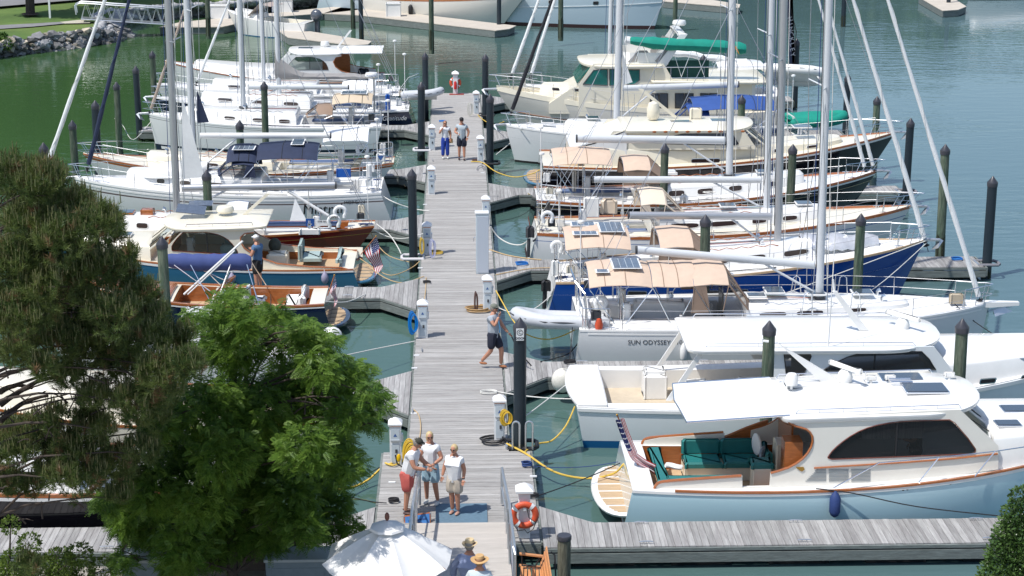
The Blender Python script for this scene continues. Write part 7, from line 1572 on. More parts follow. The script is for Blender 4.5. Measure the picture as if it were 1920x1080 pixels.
for k in range(6):
    m = MB(); a = bq(979+k*7.0, 1062+k*.4, 34.5); c_ = bq(976+k*8.2, 1112, 33.6); m.rings([[a+Vector((sx*.028, 0, sz)) for sx, sz in ((-1, -.01), (1, -.01), (1, .01), (-1, .01))], [c_+Vector((sx*.03, 0, sz)) for sx, sz in ((-1, -.01), (1, -.01), (1, .01), (-1, .01))]], 0, True); m.build('seat_slat', wo, t)
m = MB(); a, c_ = bq(973, 1060, 34.55), bq(1016, 1064, 34.55); m.tube([a, c_], .03, 6); m.build('seat_rail', wo, t)
for k in range(4):
    m = MB(); a = bq(1013+k*3.2, 1062-k*9.5, 34.6); c_ = bq(1022+k*3.6, 1125-k*9, 33.4); up2 = Vector((.02, 0, .105)); m.rings([[p+o for o in (Vector((-.012, 0, 0)), Vector((.012, 0, 0)), up2+Vector((.012, 0, 0)), up2+Vector((-.012, 0, 0)))] for p in (a, c_)], 0, True); m.build('back_slat', wo, t)
m = MB(); a, c_ = bq(974, 1038, 34.4), bq(1018, 1043, 34.4); m.rings([[p+Vector((0, dy, dz)) for dy, dz in ((-.04, -.015), (.04, -.015), (.04, .015), (-.04, .015))] for p in (a, c_)], 0, True); m.build('armrest', wo, t)
m = MB(); m.tube([bq(978, 1040, 34.4), bq(979, 1060, 34.4), bq(1004, 1061, 34.4), bq(1012, 1046, 34.4)], .02, 6); m.tube([bq(1033, 1035, 34.7), bq(1040, 1040, 34.7), bq(1042, 1080, 34.5)], .02, 6); m.build('iron_frame', ink, t)
def box_locker(x, y, z, w_, d, h, label, mt, lidmt):
    t = thing('dock_box', label, 'dock box', (x, y, z), 'grey lockers under the trees'); MB().box((x, y, z+h/2), (w_, d, h)).build('body', mt, t, bevel=.01); MB().box((x, y, z+h+.03), (w_+.06, d+.06, .06)).build('lid', lidmt, t, bevel=.012); MB().box((x, y-d/2-.008, z+h*.45), (w_*.82, .012, h*.7)).build('door_panel', mt, t, bevel=.004)
gb = mat('blue grey locker paint', (.20, .25, .28), .6, noise=.08); gl = mat('pale locker lid', (.42, .46, .47), .6, noise=.1, nscale=3)
p = Q(558, 1050, 33.6); box_locker(p.x, 33.9, LZ, 1.25, .62, p.z-LZ-.04, 'blue grey locker with a pale lid left of the white parasol', gb, gl)
p = Q(262, 1052, 33.6); box_locker(p.x+.1, 33.9, LZ, .9, .6, p.z-LZ-.04, 'blue grey locker in front of the low wooden wall section', gb, gl)
t = thing('low_wall', 'short brown boarded wall section with white capping under the locust tree', 'wall', (-6.1, 34.6, LZ)); pw = Q(218, 1008, 34.5)
for k in range(5): MB().box((-4.9, 34.6, LZ+.12+.24*k), (3.6, .05, .232)).build('board', mat('brown siding', (.13, .10, .085), .8, noise=.2, nscale=3, stretch=(1, 6, 6)), t)
MB().box((-4.9, 34.6, LZ+1.24), (3.75, .16, .05)).build('capping', pvc, t, bevel=.01); MB().box((-6.74, 34.6, LZ+.6), (.08, .12, 1.25)).build('corner_post', pvc, t)
MB().ell((-3.35, 34.6, LZ+1.34), (.05, .05, .06)).build('lamp_knob', pvc, t)
# ================================================================= PEOPLE
def skin_mesh(vs, es, rs, sub=1, root=0):
    me = bpy.data.meshes.new('sk'); me.from_pydata(vs, es, []); o = bpy.data.objects.new('sk', me); C.objects.link(o)
    md = o.modifiers.new('skin', 'SKIN'); md.use_smooth_shade = True
    for i, r in enumerate(rs): sv = me.skin_vertices[0].data[i]; sv.radius = (r, r) if not isinstance(r, tuple) else r; sv.use_root = (i == root)
    if sub: s2 = o.modifiers.new('sub', 'SUBSURF'); s2.levels = sub; s2.render_levels = sub
    dg = bpy.context.evaluated_depsgraph_get(); e = o.evaluated_get(dg); m2 = e.to_mesh(); V = [tuple(v.co) for v in m2.vertices]; F = [tuple(p.vertices) for p in m2.polygons]; e.to_mesh_clear(); bpy.data.objects.remove(o); bpy.data.meshes.remove(me); return V, F
def person(label, foot, H, yaw, shirt, shorts, hair=None, hat=None, shoes=None, arms=None, legs=None, lean=0.0, wide=1.0, long_pants=False, glasses=True, sleeves=.5, headturn=0.0, skirt=0.0, skinm=None, collar=False, headdown=0.0):
    """local frame: faces -Y; arms/legs: dict of joint positions at 1.75 m scale"""
    k = H/1.75; t = thing('person', label, 'person', tuple(foot)); sm = skinm or skin; Rz = Matrix.Rotation(yaw, 3, 'Z'); F0 = Vector(foot)
    def W(p): return F0+Rz@(Vector(p)*k)
    L_ = lean; sh = lambda z: -L_*max(0, z-.95)
    A = dict(le=(.27, .02, 1.18), lw=(.29, -.08, .96), re=(-.27, .02, 1.18), rw=(-.29, -.08, .96)); A.update(arms or {})
    G = dict(lk=(.10, -.02, .50), la=(.11, .02, .08), rk=(-.10, -.02, .50), ra=(-.11, .02, .08)); G.update(legs or {})
    J = [(0, 0, .95), (0, sh(1.12), 1.12), (0, sh(1.3), 1.30), (0, sh(1.43), 1.43), (0, sh(1.52)-.01, 1.53), (0, sh(1.6)-.02, 1.60),
         (.17, sh(1.41), 1.415), A['le'], A['lw'], (-.17, sh(1.41), 1.415), A['re'], A['rw'],
         (.09, 0, .90), G['lk'], G['la'], (-.09, 0, .90), G['rk'], G['ra']]
    E = [(0, 1), (1, 2), (2, 3), (3, 4), (4, 5), (3, 6), (6, 7), (7, 8), (3, 9), (9, 10), (10, 11), (0, 12), (12, 13), (13, 14), (0, 15), (15, 16), (16, 17)]
    rr = [.075*wide, .075*wide, .085*wide, .075, .052, .058, .055, .044, .028, .055, .044, .028, .065*wide, .058, .036, .065*wide, .058, .036]
    V, F = skin_mesh(J, E, [r*(1.18 if i < 4 else 1.28) for i, r in enumerate(rr)]); m = MB(); m.add([W(v) for v in V], F)
    # head with face
    hc = Vector((0, sh(1.68)-.025-headdown*.03, 1.665)); Mh = Matrix.Rotation(headturn, 3, 'Z') @ Matrix.Rotation(headdown, 3, 'X'); HM = Rz @ Mh
    m.ell(W(hc), (.076*k, .095*k, .115*k), n=14, m=10, M=HM)
    hp = lambda x, y, z: W(hc)+HM@(Vector((x, y, z))*k)
    m.ell(hp(0, -.097, -.01), (.013*k, .02*k, .022*k), n=8, m=5, M=HM); m.ell(hp(0, -.085, -.075), (.03*k, .02*k, .022*k), n=8, m=5, M=HM)
    for s_ in (-1, 1): m.ell(hp(s_*.077, .005, -.005), (.012*k, .02*k, .03*k), n=6, m=4, M=HM)
    # hands: palm, four fingers, thumb
    for e_, w_ in ((7, 8), (10, 11)):
        a, b2 = Vector(J[e_]), Vector(J[w_]); d = (b2-a).normalized(); sx = 1 if e_ == 7 else -1; pr = d.cross(Vector((0, 1, 0))); pr = (pr.normalized() if pr.length > .2 else Vector((1, 0, 0))); nn = d.cross(pr)
        pc = b2+d*.045; m.ell(W(pc), (.040*k, .040*k, .022*k), n=8, m=5, M=Rz @ Matrix((d, pr, nn)).transposed())
        for q in range(4):
            f0 = b2+d*.075+pr*(.027-.018*q); ln = (.036, .045, .042, .032)[q]; m.tube([W(f0), W(f0+d*ln+nn*.006), W(f0+d*ln*1.75+nn*.022*sx)], [.0095*k, .0085*k, .006*k], 5)
        f0 = b2+d*.02+pr*.034; m.tube([W(f0), W(f0+d*.03+pr*.018), W(f0+d*.06+pr*.014)], [.011*k, .010*k, .007*k], 5)
    body = m.build('body', sm, t)
    m = MB()
    for s_ in (-1, 1): m.ell(hp(s_*.03, -.088, .012), (.011*k, .006*k, .007*k), n=6, m=4, M=HM)
    m.build('eyes', ink, t)
    m = MB(); m.ell(hp(0, -.094, -.05), (.022*k, .006*k, .006*k), n=8, m=4, M=HM); m.build('mouth', mat('lips', (.33, .10, .08), .5), t)
    if glasses:
        m = MB()
        for s_ in (-1, 1): m.ell(hp(s_*.032, -.096, .012), (.026*k, .010*k, .018*k), n=10, m=5, M=HM)
        m.tube([hp(-.078, 0, .015), hp(-.06, -.085, .018), hp(.06, -.085, .018), hp(.078, 0, .015)], .005*k, 4); m.build('sunglasses', ink, t)
    # shirt: torso and upper arms as one shell
    def mid(a, b2, f): a, b2 = Vector(a), Vector(b2); return tuple(a.lerp(b2, f))
    SJ = [(0, sh(1.12), 1.12), (0, 0, .98), (0, sh(1.3), 1.30), (0, sh(1.43), 1.44), (.17, sh(1.41), 1.42), mid(J[6], J[7], sleeves if sleeves <= 1 else 1), (-.17, sh(1.41), 1.42), mid(J[9], J[10], sleeves if sleeves <= 1 else 1)]
    SE = [(0, 1), (0, 2), (2, 3), (3, 4), (4, 5), (3, 6), (6, 7)]; SR = [.166*wide, .178*wide, .172*wide, .115, .086, .086, .086, .086]
    SJ += [(0, sh(1.51)-.005, 1.515), (.088, 0, .80), (-.088, 0, .80)]; SE += [(3, 8), (1, 9), (1, 10)]; SR += [.075, .15*wide, .15*wide]
    if sleeves > 1: SJ += [mid(J[7], J[8], .9), mid(J[10], J[11], .9)]; SE += [(5, len(SJ)-2), (7, len(SJ)-1)]; SR += [.07, .07]
    V, F = skin_mesh(SJ, SE, SR); m = MB(); m.add([W(v) for v in V], F)
    if collar: m.tube([W((.075*math.cos(a), sh(1.5)-.01+.07*math.sin(a), 1.49)) for a in [2*math.pi*q/12 for q in range(13)]], .018*k, 6)
    m.build('shirt', shirt, t)
    kk = .93 if not long_pants else 1
    PJ = [(0, 0, 1.08), (0, 0, .90), (.095, 0, .86), mid(J[12], J[13], kk), (-.095, 0, .86), mid(J[15], J[16], kk)]; PE = [(0, 1), (1, 2), (2, 3), (1, 4), (4, 5)]; PR = [.165*wide, .175*wide, .135*wide, .118*wide+skirt, .135*wide, .118*wide+skirt]
    if long_pants: PJ += [mid(J[13], J[14], .9), mid(J[16], J[17], .9)]; PE += [(3, 6), (5, 7)]; PR[3] = PR[5] = .10; PR += [.085, .085]
    V, F = skin_mesh(PJ, PE, PR); m = MB(); m.add([W(v) for v in V], F); m.build('trousers' if long_pants else 'shorts', shorts, t)
    for a_ in ('la', 'ra'):
        p = Vector(G[a_]); m = MB(); m.ell(W((p.x, p.y-.06, p.z-.045)), (.048*k, .125*k, .038*k), n=12, m=6, M=Rz); m.build('shoe', shoes or skin, t)
    if hair:
        m = MB(); m.ell(hp(0, .022, .022), (.092*k, .10*k, .112*k), n=14, m=8, M=HM)
        if hair[1]: m.ell(hp(0, .045, -.06), (.088*k, .07*k, .10*k), n=12, m=6, M=HM)
        m.build('hair', hair[0], t)
    if hat:
        kind, hm = hat[0], hat[1]
        if kind == 'cap':
            m = MB(); m.ell(hp(0, .004, .055), (.093*k, .108*k, .080*k), n=14, m=8, M=HM); m.rings([[hp(.075*math.cos(a)*s_, -.085-.075*math.sin(a)*s_-0, .045+dz) for a in [math.pi*q/10 for q in range(11)]] for s_, dz in ((.98, 0), (1, .008), (.98, .012))], 0, True); m.build('cap', hm, t)
        else:
            br = hat[3]; m = MB(); Rg = []
            for r_, z_ in ((.09, .035), (br*.75, .028), (br, .045), (br, .050), (br*.75, .036), (.098, .047), (.094, .10), (.086, .135), (.05, .142), (.01, .132)): Rg.append([hp(r_*math.cos(a)*.94, r_*math.sin(a)*1.06, z_+(.012*math.cos(2*a) if r_ > .1 else 0)) for a in [2*math.pi*q/20 for q in range(20)]])
            m.rings(Rg, 0, True); h_ = m.build('straw_hat', hm, t); m = MB(); m.rings([[hp(r_*math.cos(a)*.94, r_*math.sin(a)*1.06, z_) for a in [2*math.pi*q/20 for q in range(20)]] for r_, z_ in ((.101, .048), (.099, .078))], 0, cap=False); m.build('hat_band', hat[2], h_)
    return t, hp, W
white = mat('white cotton', (.72, .73, .75), .85, noise=.04, bump=.2, bscale=9); coral = mat('coral cotton', (.48, .10, .085), .85, noise=.05); denim = mat('pale denim', (.28, .42, .50), .85, noise=.08); beige = mat('beige cotton', (.42, .37, .31), .85, noise=.05)
blond = mat('blond hair', (.52, .40, .21), .6, noise=.2, nscale=20); brownh = mat('reddish brown hair', (.25, .13, .07), .6, noise=.2, nscale=20); greyh = mat('grey hair', (.25, .23, .21), .6, noise=.2, nscale=20)
navyc = mat('navy cotton', (.015, .018, .035), .85, noise=.1); capg = mat('dark olive cap', (.045, .045, .035), .85); sneaker = mat('white sneaker', (.6, .62, .6), .6); brownsh = mat('brown leather sandal', (.30, .11, .04), .55); darksh = mat('dark brown shoe', (.06, .025, .02), .5)
t, hp, W = person('man in white polo and coral shorts with dark cap, leaning on the gangway rail', P(765, 962, .52), 1.76, math.radians(72), white, coral, hair=(greyh, 0), hat=('cap', capg), shoes=darksh, arms=dict(le=(.20, -.30, 1.18), lw=(.12, -.52, 1.10), re=(-.22, -.24, 1.16), rw=(-.12, -.48, 1.12)), legs=dict(lk=(.10, .02, .5), la=(.10, .10, .08)), lean=.30, wide=1.08, glasses=False, headturn=0, headdown=.35, collar=True)
MB().tube([W((.10, -.60, 1.08)), W((.10, -.62, .98))], .03, 8).build('water_bottle', glassmat('clear plastic', (.9, .95, 1), .3), t)
person('blond woman in white polo and pale denim shorts standing behind the rail', P(808, 944, .52), 1.68, math.radians(-22), white, denim, hair=(blond, 1), shoes=sneaker, arms=dict(re=(-.24, -.10, 1.16), rw=(-.06, -.30, 1.12), le=(.29, .0, 1.17), lw=(.20, -.24, 1.10)), legs=dict(lk=(.13, -.04, .5), la=(.17, .02, .08)), headturn=.5, skirt=.025, collar=True)
t, hp, W = person('blond woman in white polo and beige shorts standing on the mat', P(853, 963, .52), 1.60, math.radians(-22), white, beige, hair=(blond, 0), shoes=mat('tan sandal', (.42, .24, .18), .6), arms=dict(le=(.24, .04, 1.16), lw=(.25, -.06, .93)), wide=1.12, headturn=-.05, skirt=.03, collar=True, legs=dict(lk=(.075, -.02, .5), la=(.08, .02, .08), rk=(-.075, -.02, .5), ra=(-.08, .04, .08)))
m = MB(); m.tube([W((.245, -.045, .965)), W((.25, -.055, .945))], .034, 10); m.build('wrist_watch', ink, t)
t, hp, W = person('man in grey shirt and navy shorts walking along the pier towards the finger', P(925, 689, .52), 1.80, math.radians(62), mat('heather grey cotton', (.36, .39, .43), .85, noise=.08), navyc, hair=(greyh, 0), hat=('cap', mat('grey olive cap', (.16, .17, .14), .85)), shoes=brownsh, arms=dict(re=(-.24, -.16, 1.24), rw=(-.06, -.20, 1.47), le=(.26, -.14, 1.14), lw=(.27, -.32, .95)), legs=dict(lk=(.10, -.20, .50), la=(.12, -.17, .08), rk=(-.08, .02, .50), ra=(-.09, .32, .16)), glasses=True)
m = MB(); m.tube([W((.27, -.40, .90)), W((.27, -.55, .60)), W((.27, -.75, .35)), W((.3, -1.0, .1))], .018, 6); m.build('black_leash', ropeblack, t); m = MB(); m.tube([W((-.02, -.16, 1.40)), W((.0, -.19, 1.2)), W((.02, -.18, 1.0))], .022, 6); m.build('blue_lanyard', mat('light blue cloth', (.12, .35, .60), .8), t)
t, hp, W = person('woman in white top and bright blue trousers walking on the pier, hand at her face', P(835, 297, .52), 1.62, math.radians(4), white, mat('bright blue trousers', (.015, .05, .33), .8), hair=(brownh, 1), shoes=sneaker, arms=dict(re=(-.27, -.10, 1.20), rw=(-.10, -.17, 1.50), le=(.26, .0, 1.17), lw=(.24, -.08, .95)), long_pants=True, wide=.95)
m = MB(); m.rbox(W((.27, -.02, .84)), (.16, .09, .2), .03); m.tube([W((.25, 0, .95)), W((.15, -.05, 1.30)), W((.05, .02, 1.48))], .012, 5); m.build('tan_handbag', mat('tan leather', (.45, .30, .12), .6), t)
t, hp, W = person('man in pale blue shirt and dark shorts with black cap, walking beside the woman', P(866, 299, .52), 1.80, math.radians(-4), mat('pale blue grey shirt', (.40, .46, .50), .85, noise=.06), navyc, hair=(greyh, 0), hat=('cap', ink), shoes=darksh, arms=dict(re=(-.28, -.04, 1.18), rw=(-.14, -.26, 1.14), le=(.30, .0, 1.18), lw=(.24, -.06, .95)), wide=1.08, legs=dict(lk=(.10, -.06, .5), la=(.11, -.08, .08)))
MB().tube([W((-.10, -.32, 1.10)), W((-.10, -.32, 1.22))], .03, 8).build('paper_cup', gel, t)
person('man in blue shirt, black shorts and white cap standing on the left finger pier', P(485, 544, .52), 1.78, math.radians(-118), mat('mid blue shirt', (.075, .15, .27), .85, noise=.08), mat('black cotton', (.012, .012, .012), .85), hair=(greyh, 0), hat=('cap', white), shoes=darksh, arms=dict(re=(-.24, -.10, 1.20), rw=(-.18, -.30, 1.26), le=(.26, -.04, 1.18), lw=(.22, -.24, 1.06)), glasses=False)
straw = mat('pale straw', (.62, .48, .28), .8, noise=.1, nscale=14); straw2 = mat('tan straw', (.55, .35, .16), .8, noise=.1, nscale=14); lblue = mat('pale blue linen', (.30, .36, .55), .85, noise=.08, bump=.3, bscale=8); band = mat('dark hat band', (.08, .01, .01), .7)
hx = Q(880, 1022, 32.6); person('person in pale straw hat and light blue shirt walking down the gangway', Vector((hx.x, 32.6, hx.z-1.70)), 1.76, math.radians(165), lblue, navyc, hair=(greyh, 0), hat=('fedora', straw, band, .155), shoes=darksh, arms=dict(le=(.32, .0, 1.2), lw=(.33, -.08, .98)), wide=1.12, sleeves=2, collar=True)
hx = Q(899, 1052, 31.9); person('person in wide tan straw hat and pale shirt, in front of the other hat', Vector((hx.x, 31.9, hx.z-1.62)), 1.68, math.radians(172), mat('very pale blue linen', (.50, .58, .62), .85, bump=.3, bscale=8), beige, hair=(brownh, 0), hat=('fedora', straw2, band, .19), shoes=darksh, wide=.98, sleeves=2, collar=True)
person('person in dark shirt seated at the helm behind the aqua yacht side window', Vector((10.6, 40.6, .35)), 1.75, math.radians(-90), mat('black shirt', (.01, .01, .012), .85), navyc, hair=(greyh, 0), arms=dict(le=(.26, -.15, 1.2), lw=(.2, -.38, 1.25)), glasses=False)
for v_ in (-.2, .35): b = R1; MB().box((9.35+.75*(v_ > 0), 39.35, 2.2), (.65, .03, .42)).build('curtain', mat('striped curtain', (.55, .55, .55), .8, noise=.5, nscale=14, stretch=(14, .1, .1)), R1.root)
# ================================================================= BANKS AND PLANTS
def nmesh(name, V, F, mats, parent=None, mi=None, origin=(0, 0, 0)):
    me = bpy.data.meshes.new(name); V = np.asarray(V, dtype=np.float32); F = np.asarray(F, dtype=np.int32); n = F.shape[1]
    o = parent_loc(parent) if parent else Vector(origin); V = V-np.array(o, dtype=np.float32)
    me.vertices.add(len(V)); me.vertices.foreach_set('co', V.ravel()); me.loops.add(F.size); me.loops.foreach_set('vertex_index', F.ravel())
    me.polygons.add(len(F)); me.polygons.foreach_set('loop_start', np.arange(0, F.size, n, dtype=np.int32)); me.polygons.foreach_set('loop_total', np.full(len(F), n, dtype=np.int32))
    for m in (mats if isinstance(mats, (list, tuple)) else [mats]): me.materials.append(m)
    if mi is not None: me.polygons.foreach_set('material_index', np.asarray(mi, dtype=np.int32))
    me.update(calc_edges=True); ob = bpy.data.objects.new(name, me); C.objects.link(ob)
    if parent: ob.parent = parent
    else: ob.location = o
    return ob
def leafmat(name, col, col2, tr=.35, scale=2.5, rough=.5):
    m = bpy.data.materials.new(name); m.use_nodes = True; t = m.node_tree; b = t.nodes['Principled BSDF']; out = t.nodes['Material Output']
    tc = t.nodes.new('ShaderNodeTexCoord'); n = t.nodes.new('ShaderNodeTexNoise'); n.inputs['Scale'].default_value = scale; n.inputs['Detail'].default_value = 3; t.links.new(tc.outputs['Object'], n.inputs[0])
    n2 = t.nodes.new('ShaderNodeTexNoise'); n2.inputs['Scale'].default_value = scale*9; t.links.new(tc.outputs['Object'], n2.inputs[0])
    ad = t.nodes.new('ShaderNodeMath'); ad.operation = 'ADD'; t.links.new(n.outputs[0], ad.inputs[0]); t.links.new(n2.outputs[0], ad.inputs[1])
    r = t.nodes.new('ShaderNodeMapRange'); r.inputs[1].default_value = .75; r.inputs[2].default_value = 1.25; t.links.new(ad.outputs[0], r.inputs[0])
    mx = t.nodes.new('ShaderNodeMix'); mx.data_type = 'RGBA'; mx.inputs['A'].default_value = (*col, 1); mx.inputs['B'].default_value = (*col2, 1); t.links.new(r.outputs[0], mx.inputs['Factor'])
    t.links.new(mx.outputs['Result'], b.inputs['Base Color']); b.inputs['Roughness'].default_value = rough; b.inputs['Specular IOR Level'].default_value = .4
    tl = t.nodes.new('ShaderNodeBsdfTranslucent'); t.links.new(mx.outputs['Result'], tl.inputs[0]); ms = t.nodes.new('ShaderNodeMixShader'); ms.inputs[0].default_value = tr
    t.links.new(b.outputs[0], ms.inputs[1]); t.links.new(tl.outputs[0], ms.inputs[2]); t.links.new(ms.outputs[0], out.inputs[0]); return m
def unit(v): return v/np.maximum(1e-9, np.linalg.norm(v, axis=-1, keepdims=True))
bark = mat('grey brown bark', (.055, .042, .034), .9, noise=.3, nscale=6, bump=.8, bscale=12)
def limb_tube(m, a, b, r0, r1, wob=.15, n=7, k=6):
    a = Vector(a); b = Vector(b); pts = []; L = (b-a).length
    for i in range(k+1): f = i/k; pts.append(a.lerp(b, f)+Vector((random.uniform(-1, 1), random.uniform(-1, 1), random.uniform(-.5, .5)))*wob*L*.12*math.sin(math.pi*f)+Vector((0, 0, .10*L*math.sin(math.pi*f))))
    m.tube(pts, [r0+(r1-r0)*i/k for i in range(k+1)], n)
# ---------------------------------------------------------------- pine
pine = thing('pine_tree', 'big dark olive pine with upright pale shoots filling the lower left', 'tree', (-9.3, 29.8, LZ))
clumps = [(20, 340, 50), (10, 840, 46), (60, 800, 30), (120, 850, 50), (170, 805, 40), (20, 900, 34), (70, 905, 30), (120, 895, 36), (190, 870, 40), (250, 900, 34), (20, 800, 30), (75, 820, 44), (110, 790, 34), (30, 660, 34), (75, 690, 30), (130, 710, 34), (330, 800, 30), (230, 930, 30), (75, 350, 50), (130, 395, 50), (185, 430, 42), (50, 420, 62), (115, 465, 62), (170, 500, 52), (215, 520, 40), (20, 500, 62), (80, 545, 68), (145, 575, 62), (205, 600, 52), (258, 560, 42), (292, 596, 34), (268, 650, 50), (330, 640, 38), (356, 690, 34), (300, 705, 42), (225, 690, 50), (165, 655, 55), (100, 640, 60), (35, 610, 60), (180, 745, 40), (245, 765, 48), (290, 790, 42), (150, 845, 52), (200, 800, 34), (40, 850, 44), (95, 885, 30), (215, 880, 44), (150, 905, 46), (262, 850, 40), (325, 740, 26), (20, 905, 30), (10, 560, 40), (240, 480, 20), (50, 1060, 30)]
def pine_needles():
    C0 = []; R0 = []
    for (px, py, r) in clumps:
        for q in range(3 if py < 780 else 2):
            Y = 28.0+random.uniform(0, 4.2)+(1.5 if py > 780 else 0); p = Q(px+random.uniform(-.3, .3)*r, py+random.uniform(-.3, .3)*r, Y); C0.append(p); R0.append(r/112*random.uniform(.8, 1.05))
    C0 = np.array([tuple(c) for c in C0]); R0 = np.array(R0); NT = 9800
    pr = R0**2; idx = RNG.choice(len(C0), NT, p=pr/pr.sum()); d = unit(RNG.normal(size=(NT, 3))); d[:, 2] = np.where(RNG.random(NT) < .55, np.abs(d[:, 2]), d[:, 2]); rad = R0[idx]*RNG.uniform(.35, 1.05, NT)**.6
    T = C0[idx]+d*rad[:, None]*np.array([1, 1, .85]); ax = unit(d*.7+np.array([0, 0, .75])+RNG.normal(size=(NT, 3))*.22)
    K = 40; N = NT*K; axr = np.repeat(ax, K, 0); base = np.repeat(T, K, 0); s = RNG.uniform(-.10, .06, N)[:, None]
    rd = unit(np.cross(axr, RNG.normal(size=(N, 3)))); dr = unit(rd*RNG.uniform(.35, 1.0, N)[:, None]+axr*RNG.uniform(.35, .9, N)[:, None]); b0 = base+axr*s; L = RNG.uniform(.09, .155, N)[:, None]
    wv = unit(np.cross(dr, RNG.normal(size=(N, 3))))*.0046; V = np.stack([b0-wv, b0+wv, b0+dr*L], 1).reshape(-1, 3); F = np.arange(N*3).reshape(-1, 3)
    # pale upright shoots (candles) on the sunny tufts
    sel = np.where((d[:, 2] > .15) & (rad > R0[idx]*.62))[0]; sel = np.repeat(sel, 2); M_ = len(sel); cb = T[sel]+RNG.normal(size=(M_, 3))*.035; ch = RNG.uniform(.09, .19, M_)[:, None]; up = unit(np.array([[0, 0, 1.0]])+RNG.normal(size=(M_, 3))*.10)
    Vs = []; 
    for k in range(3): a = 2*math.pi*k/3; Vs.append(cb+np.array([math.cos(a)*.011, math.sin(a)*.011, 0]))
    for k in range(3): a = 2*math.pi*k/3; Vs.append(cb+up*ch+np.array([math.cos(a)*.006, math.sin(a)*.006, 0]))
    V2 = np.stack(Vs, 1).reshape(-1, 3); o = np.arange(M_)[:, None]*6; F2 = np.concatenate([o+np.array([[0, 1, 4]]), o+np.array([[0, 4, 3]]), o+np.array([[1, 2, 5]]), o+np.array([[1, 5, 4]]), o+np.array([[2, 0, 3]]), o+np.array([[2, 3, 5]])], 0)
    return V, F, V2, F2, C0
V, F, V2, F2, PC = pine_needles()
dead = RNG.random(len(F)//40).repeat(40) < .06
nmesh('crown', V, F, [leafmat('pine needle', (.045, .090, .022), (.15, .19, .05), .35, 1.6), leafmat('brown needle', (.16, .095, .045), (.24, .15, .07), .2, 2)], pine, mi=np.where(dead, 1, 0))
nmesh('young_shoots', V2, F2, leafmat('pale shoot', (.13, .16, .06), (.26, .24, .11), .2, 3), pine)
m = MB(); tb = Vector((-9.3, 29.8, LZ)); m.tube([tb, tb+Vector((.1, .2, 1.6)), Vector((-9.1, 30.1, 4.5)), Vector((-8.7, 30.0, 7.3)), Vector((-8.2, 30, 9.2))], [.26, .23, .18, .12, .05], 10); m.build('trunk', bark, pine)
random.seed(5)
def branches(parent, root_pts, ends, r0=.06, step=1, th=.5):
    for i, e in enumerate(ends):
        e = Vector(e); a = min(root_pts, key=lambda p: abs(p.z-(e.z-.6))+.1*(p-e).length); m = MB(); limb_tube(m, a, e, r0*(.4+.3*random.random()), .008)
        d = (e-a)
        for q in range(3): s_ = a.lerp(e, random.uniform(.45, .9)); limb_tube(m, s_, s_+Vector((random.uniform(-.5, .5), random.uniform(-.4, .4), random.uniform(0, .35))), .016, .005, n=4, k=4)
        m.build('branch', bark, parent)
branches(pine, [Vector((-9.1+.05*k, 29.9, 1.8+.45*k)) for k in range(16)], PC[::3])
for a_, c_ in (((0, 760), (120, 705)), ((0, 735), (60, 728)), ((0, 790), (90, 742)), ((170, 690), (245, 640)), ((236, 655), (258, 590))):
    m = MB(); limb_tube(m, Q(a_[0], a_[1], 30.5), Q(c_[0], c_[1], 31.2), .055, .025, k=7); m.build('branch', bark, pine)
# ---------------------------------------------------------------- locust
loc = thing('locust_tree', 'bright green feathery leaved locust tree reaching towards the near pedestal', 'tree', (-4.2, 33.2, LZ))
lc = [(360, 592, 22), (345, 655, 24), (560, 625, 26), (200, 940, 30), (395, 620, 30), (430, 630, 36), (610, 640, 24), (560, 610, 22), (660, 700, 30), (420, 585, 40), (470, 600, 34), (515, 632, 46), (570, 640, 34), (455, 660, 56), (380, 660, 30), (600, 680, 40), (540, 700, 60), (650, 720, 36), (690, 735, 24), (714, 742, 14), (690, 775, 30), (640, 770, 44), (580, 760, 58), (500, 770, 66), (420, 750, 62), (350, 770, 50), (300, 800, 34), (330, 850, 60), (410, 850, 72), (490, 850, 72), (565, 840, 62), (630, 835, 34), (640, 880, 40), (600, 905, 52), (530, 930, 66), (450, 940, 72), (370, 940, 66), (300, 930, 52), (255, 905, 36), (620, 955, 40), (655, 990, 22), (625, 1005, 24), (570, 985, 40), (500, 1010, 40), (430, 1015, 50), (350, 1010, 54), (280, 1000, 50), (232, 985, 40), (230, 1055, 26), (320, 1065, 30), (702, 800, 14), (722, 762, 10), (440, 545, 16), (520, 585, 22), (400, 1050, 24)]
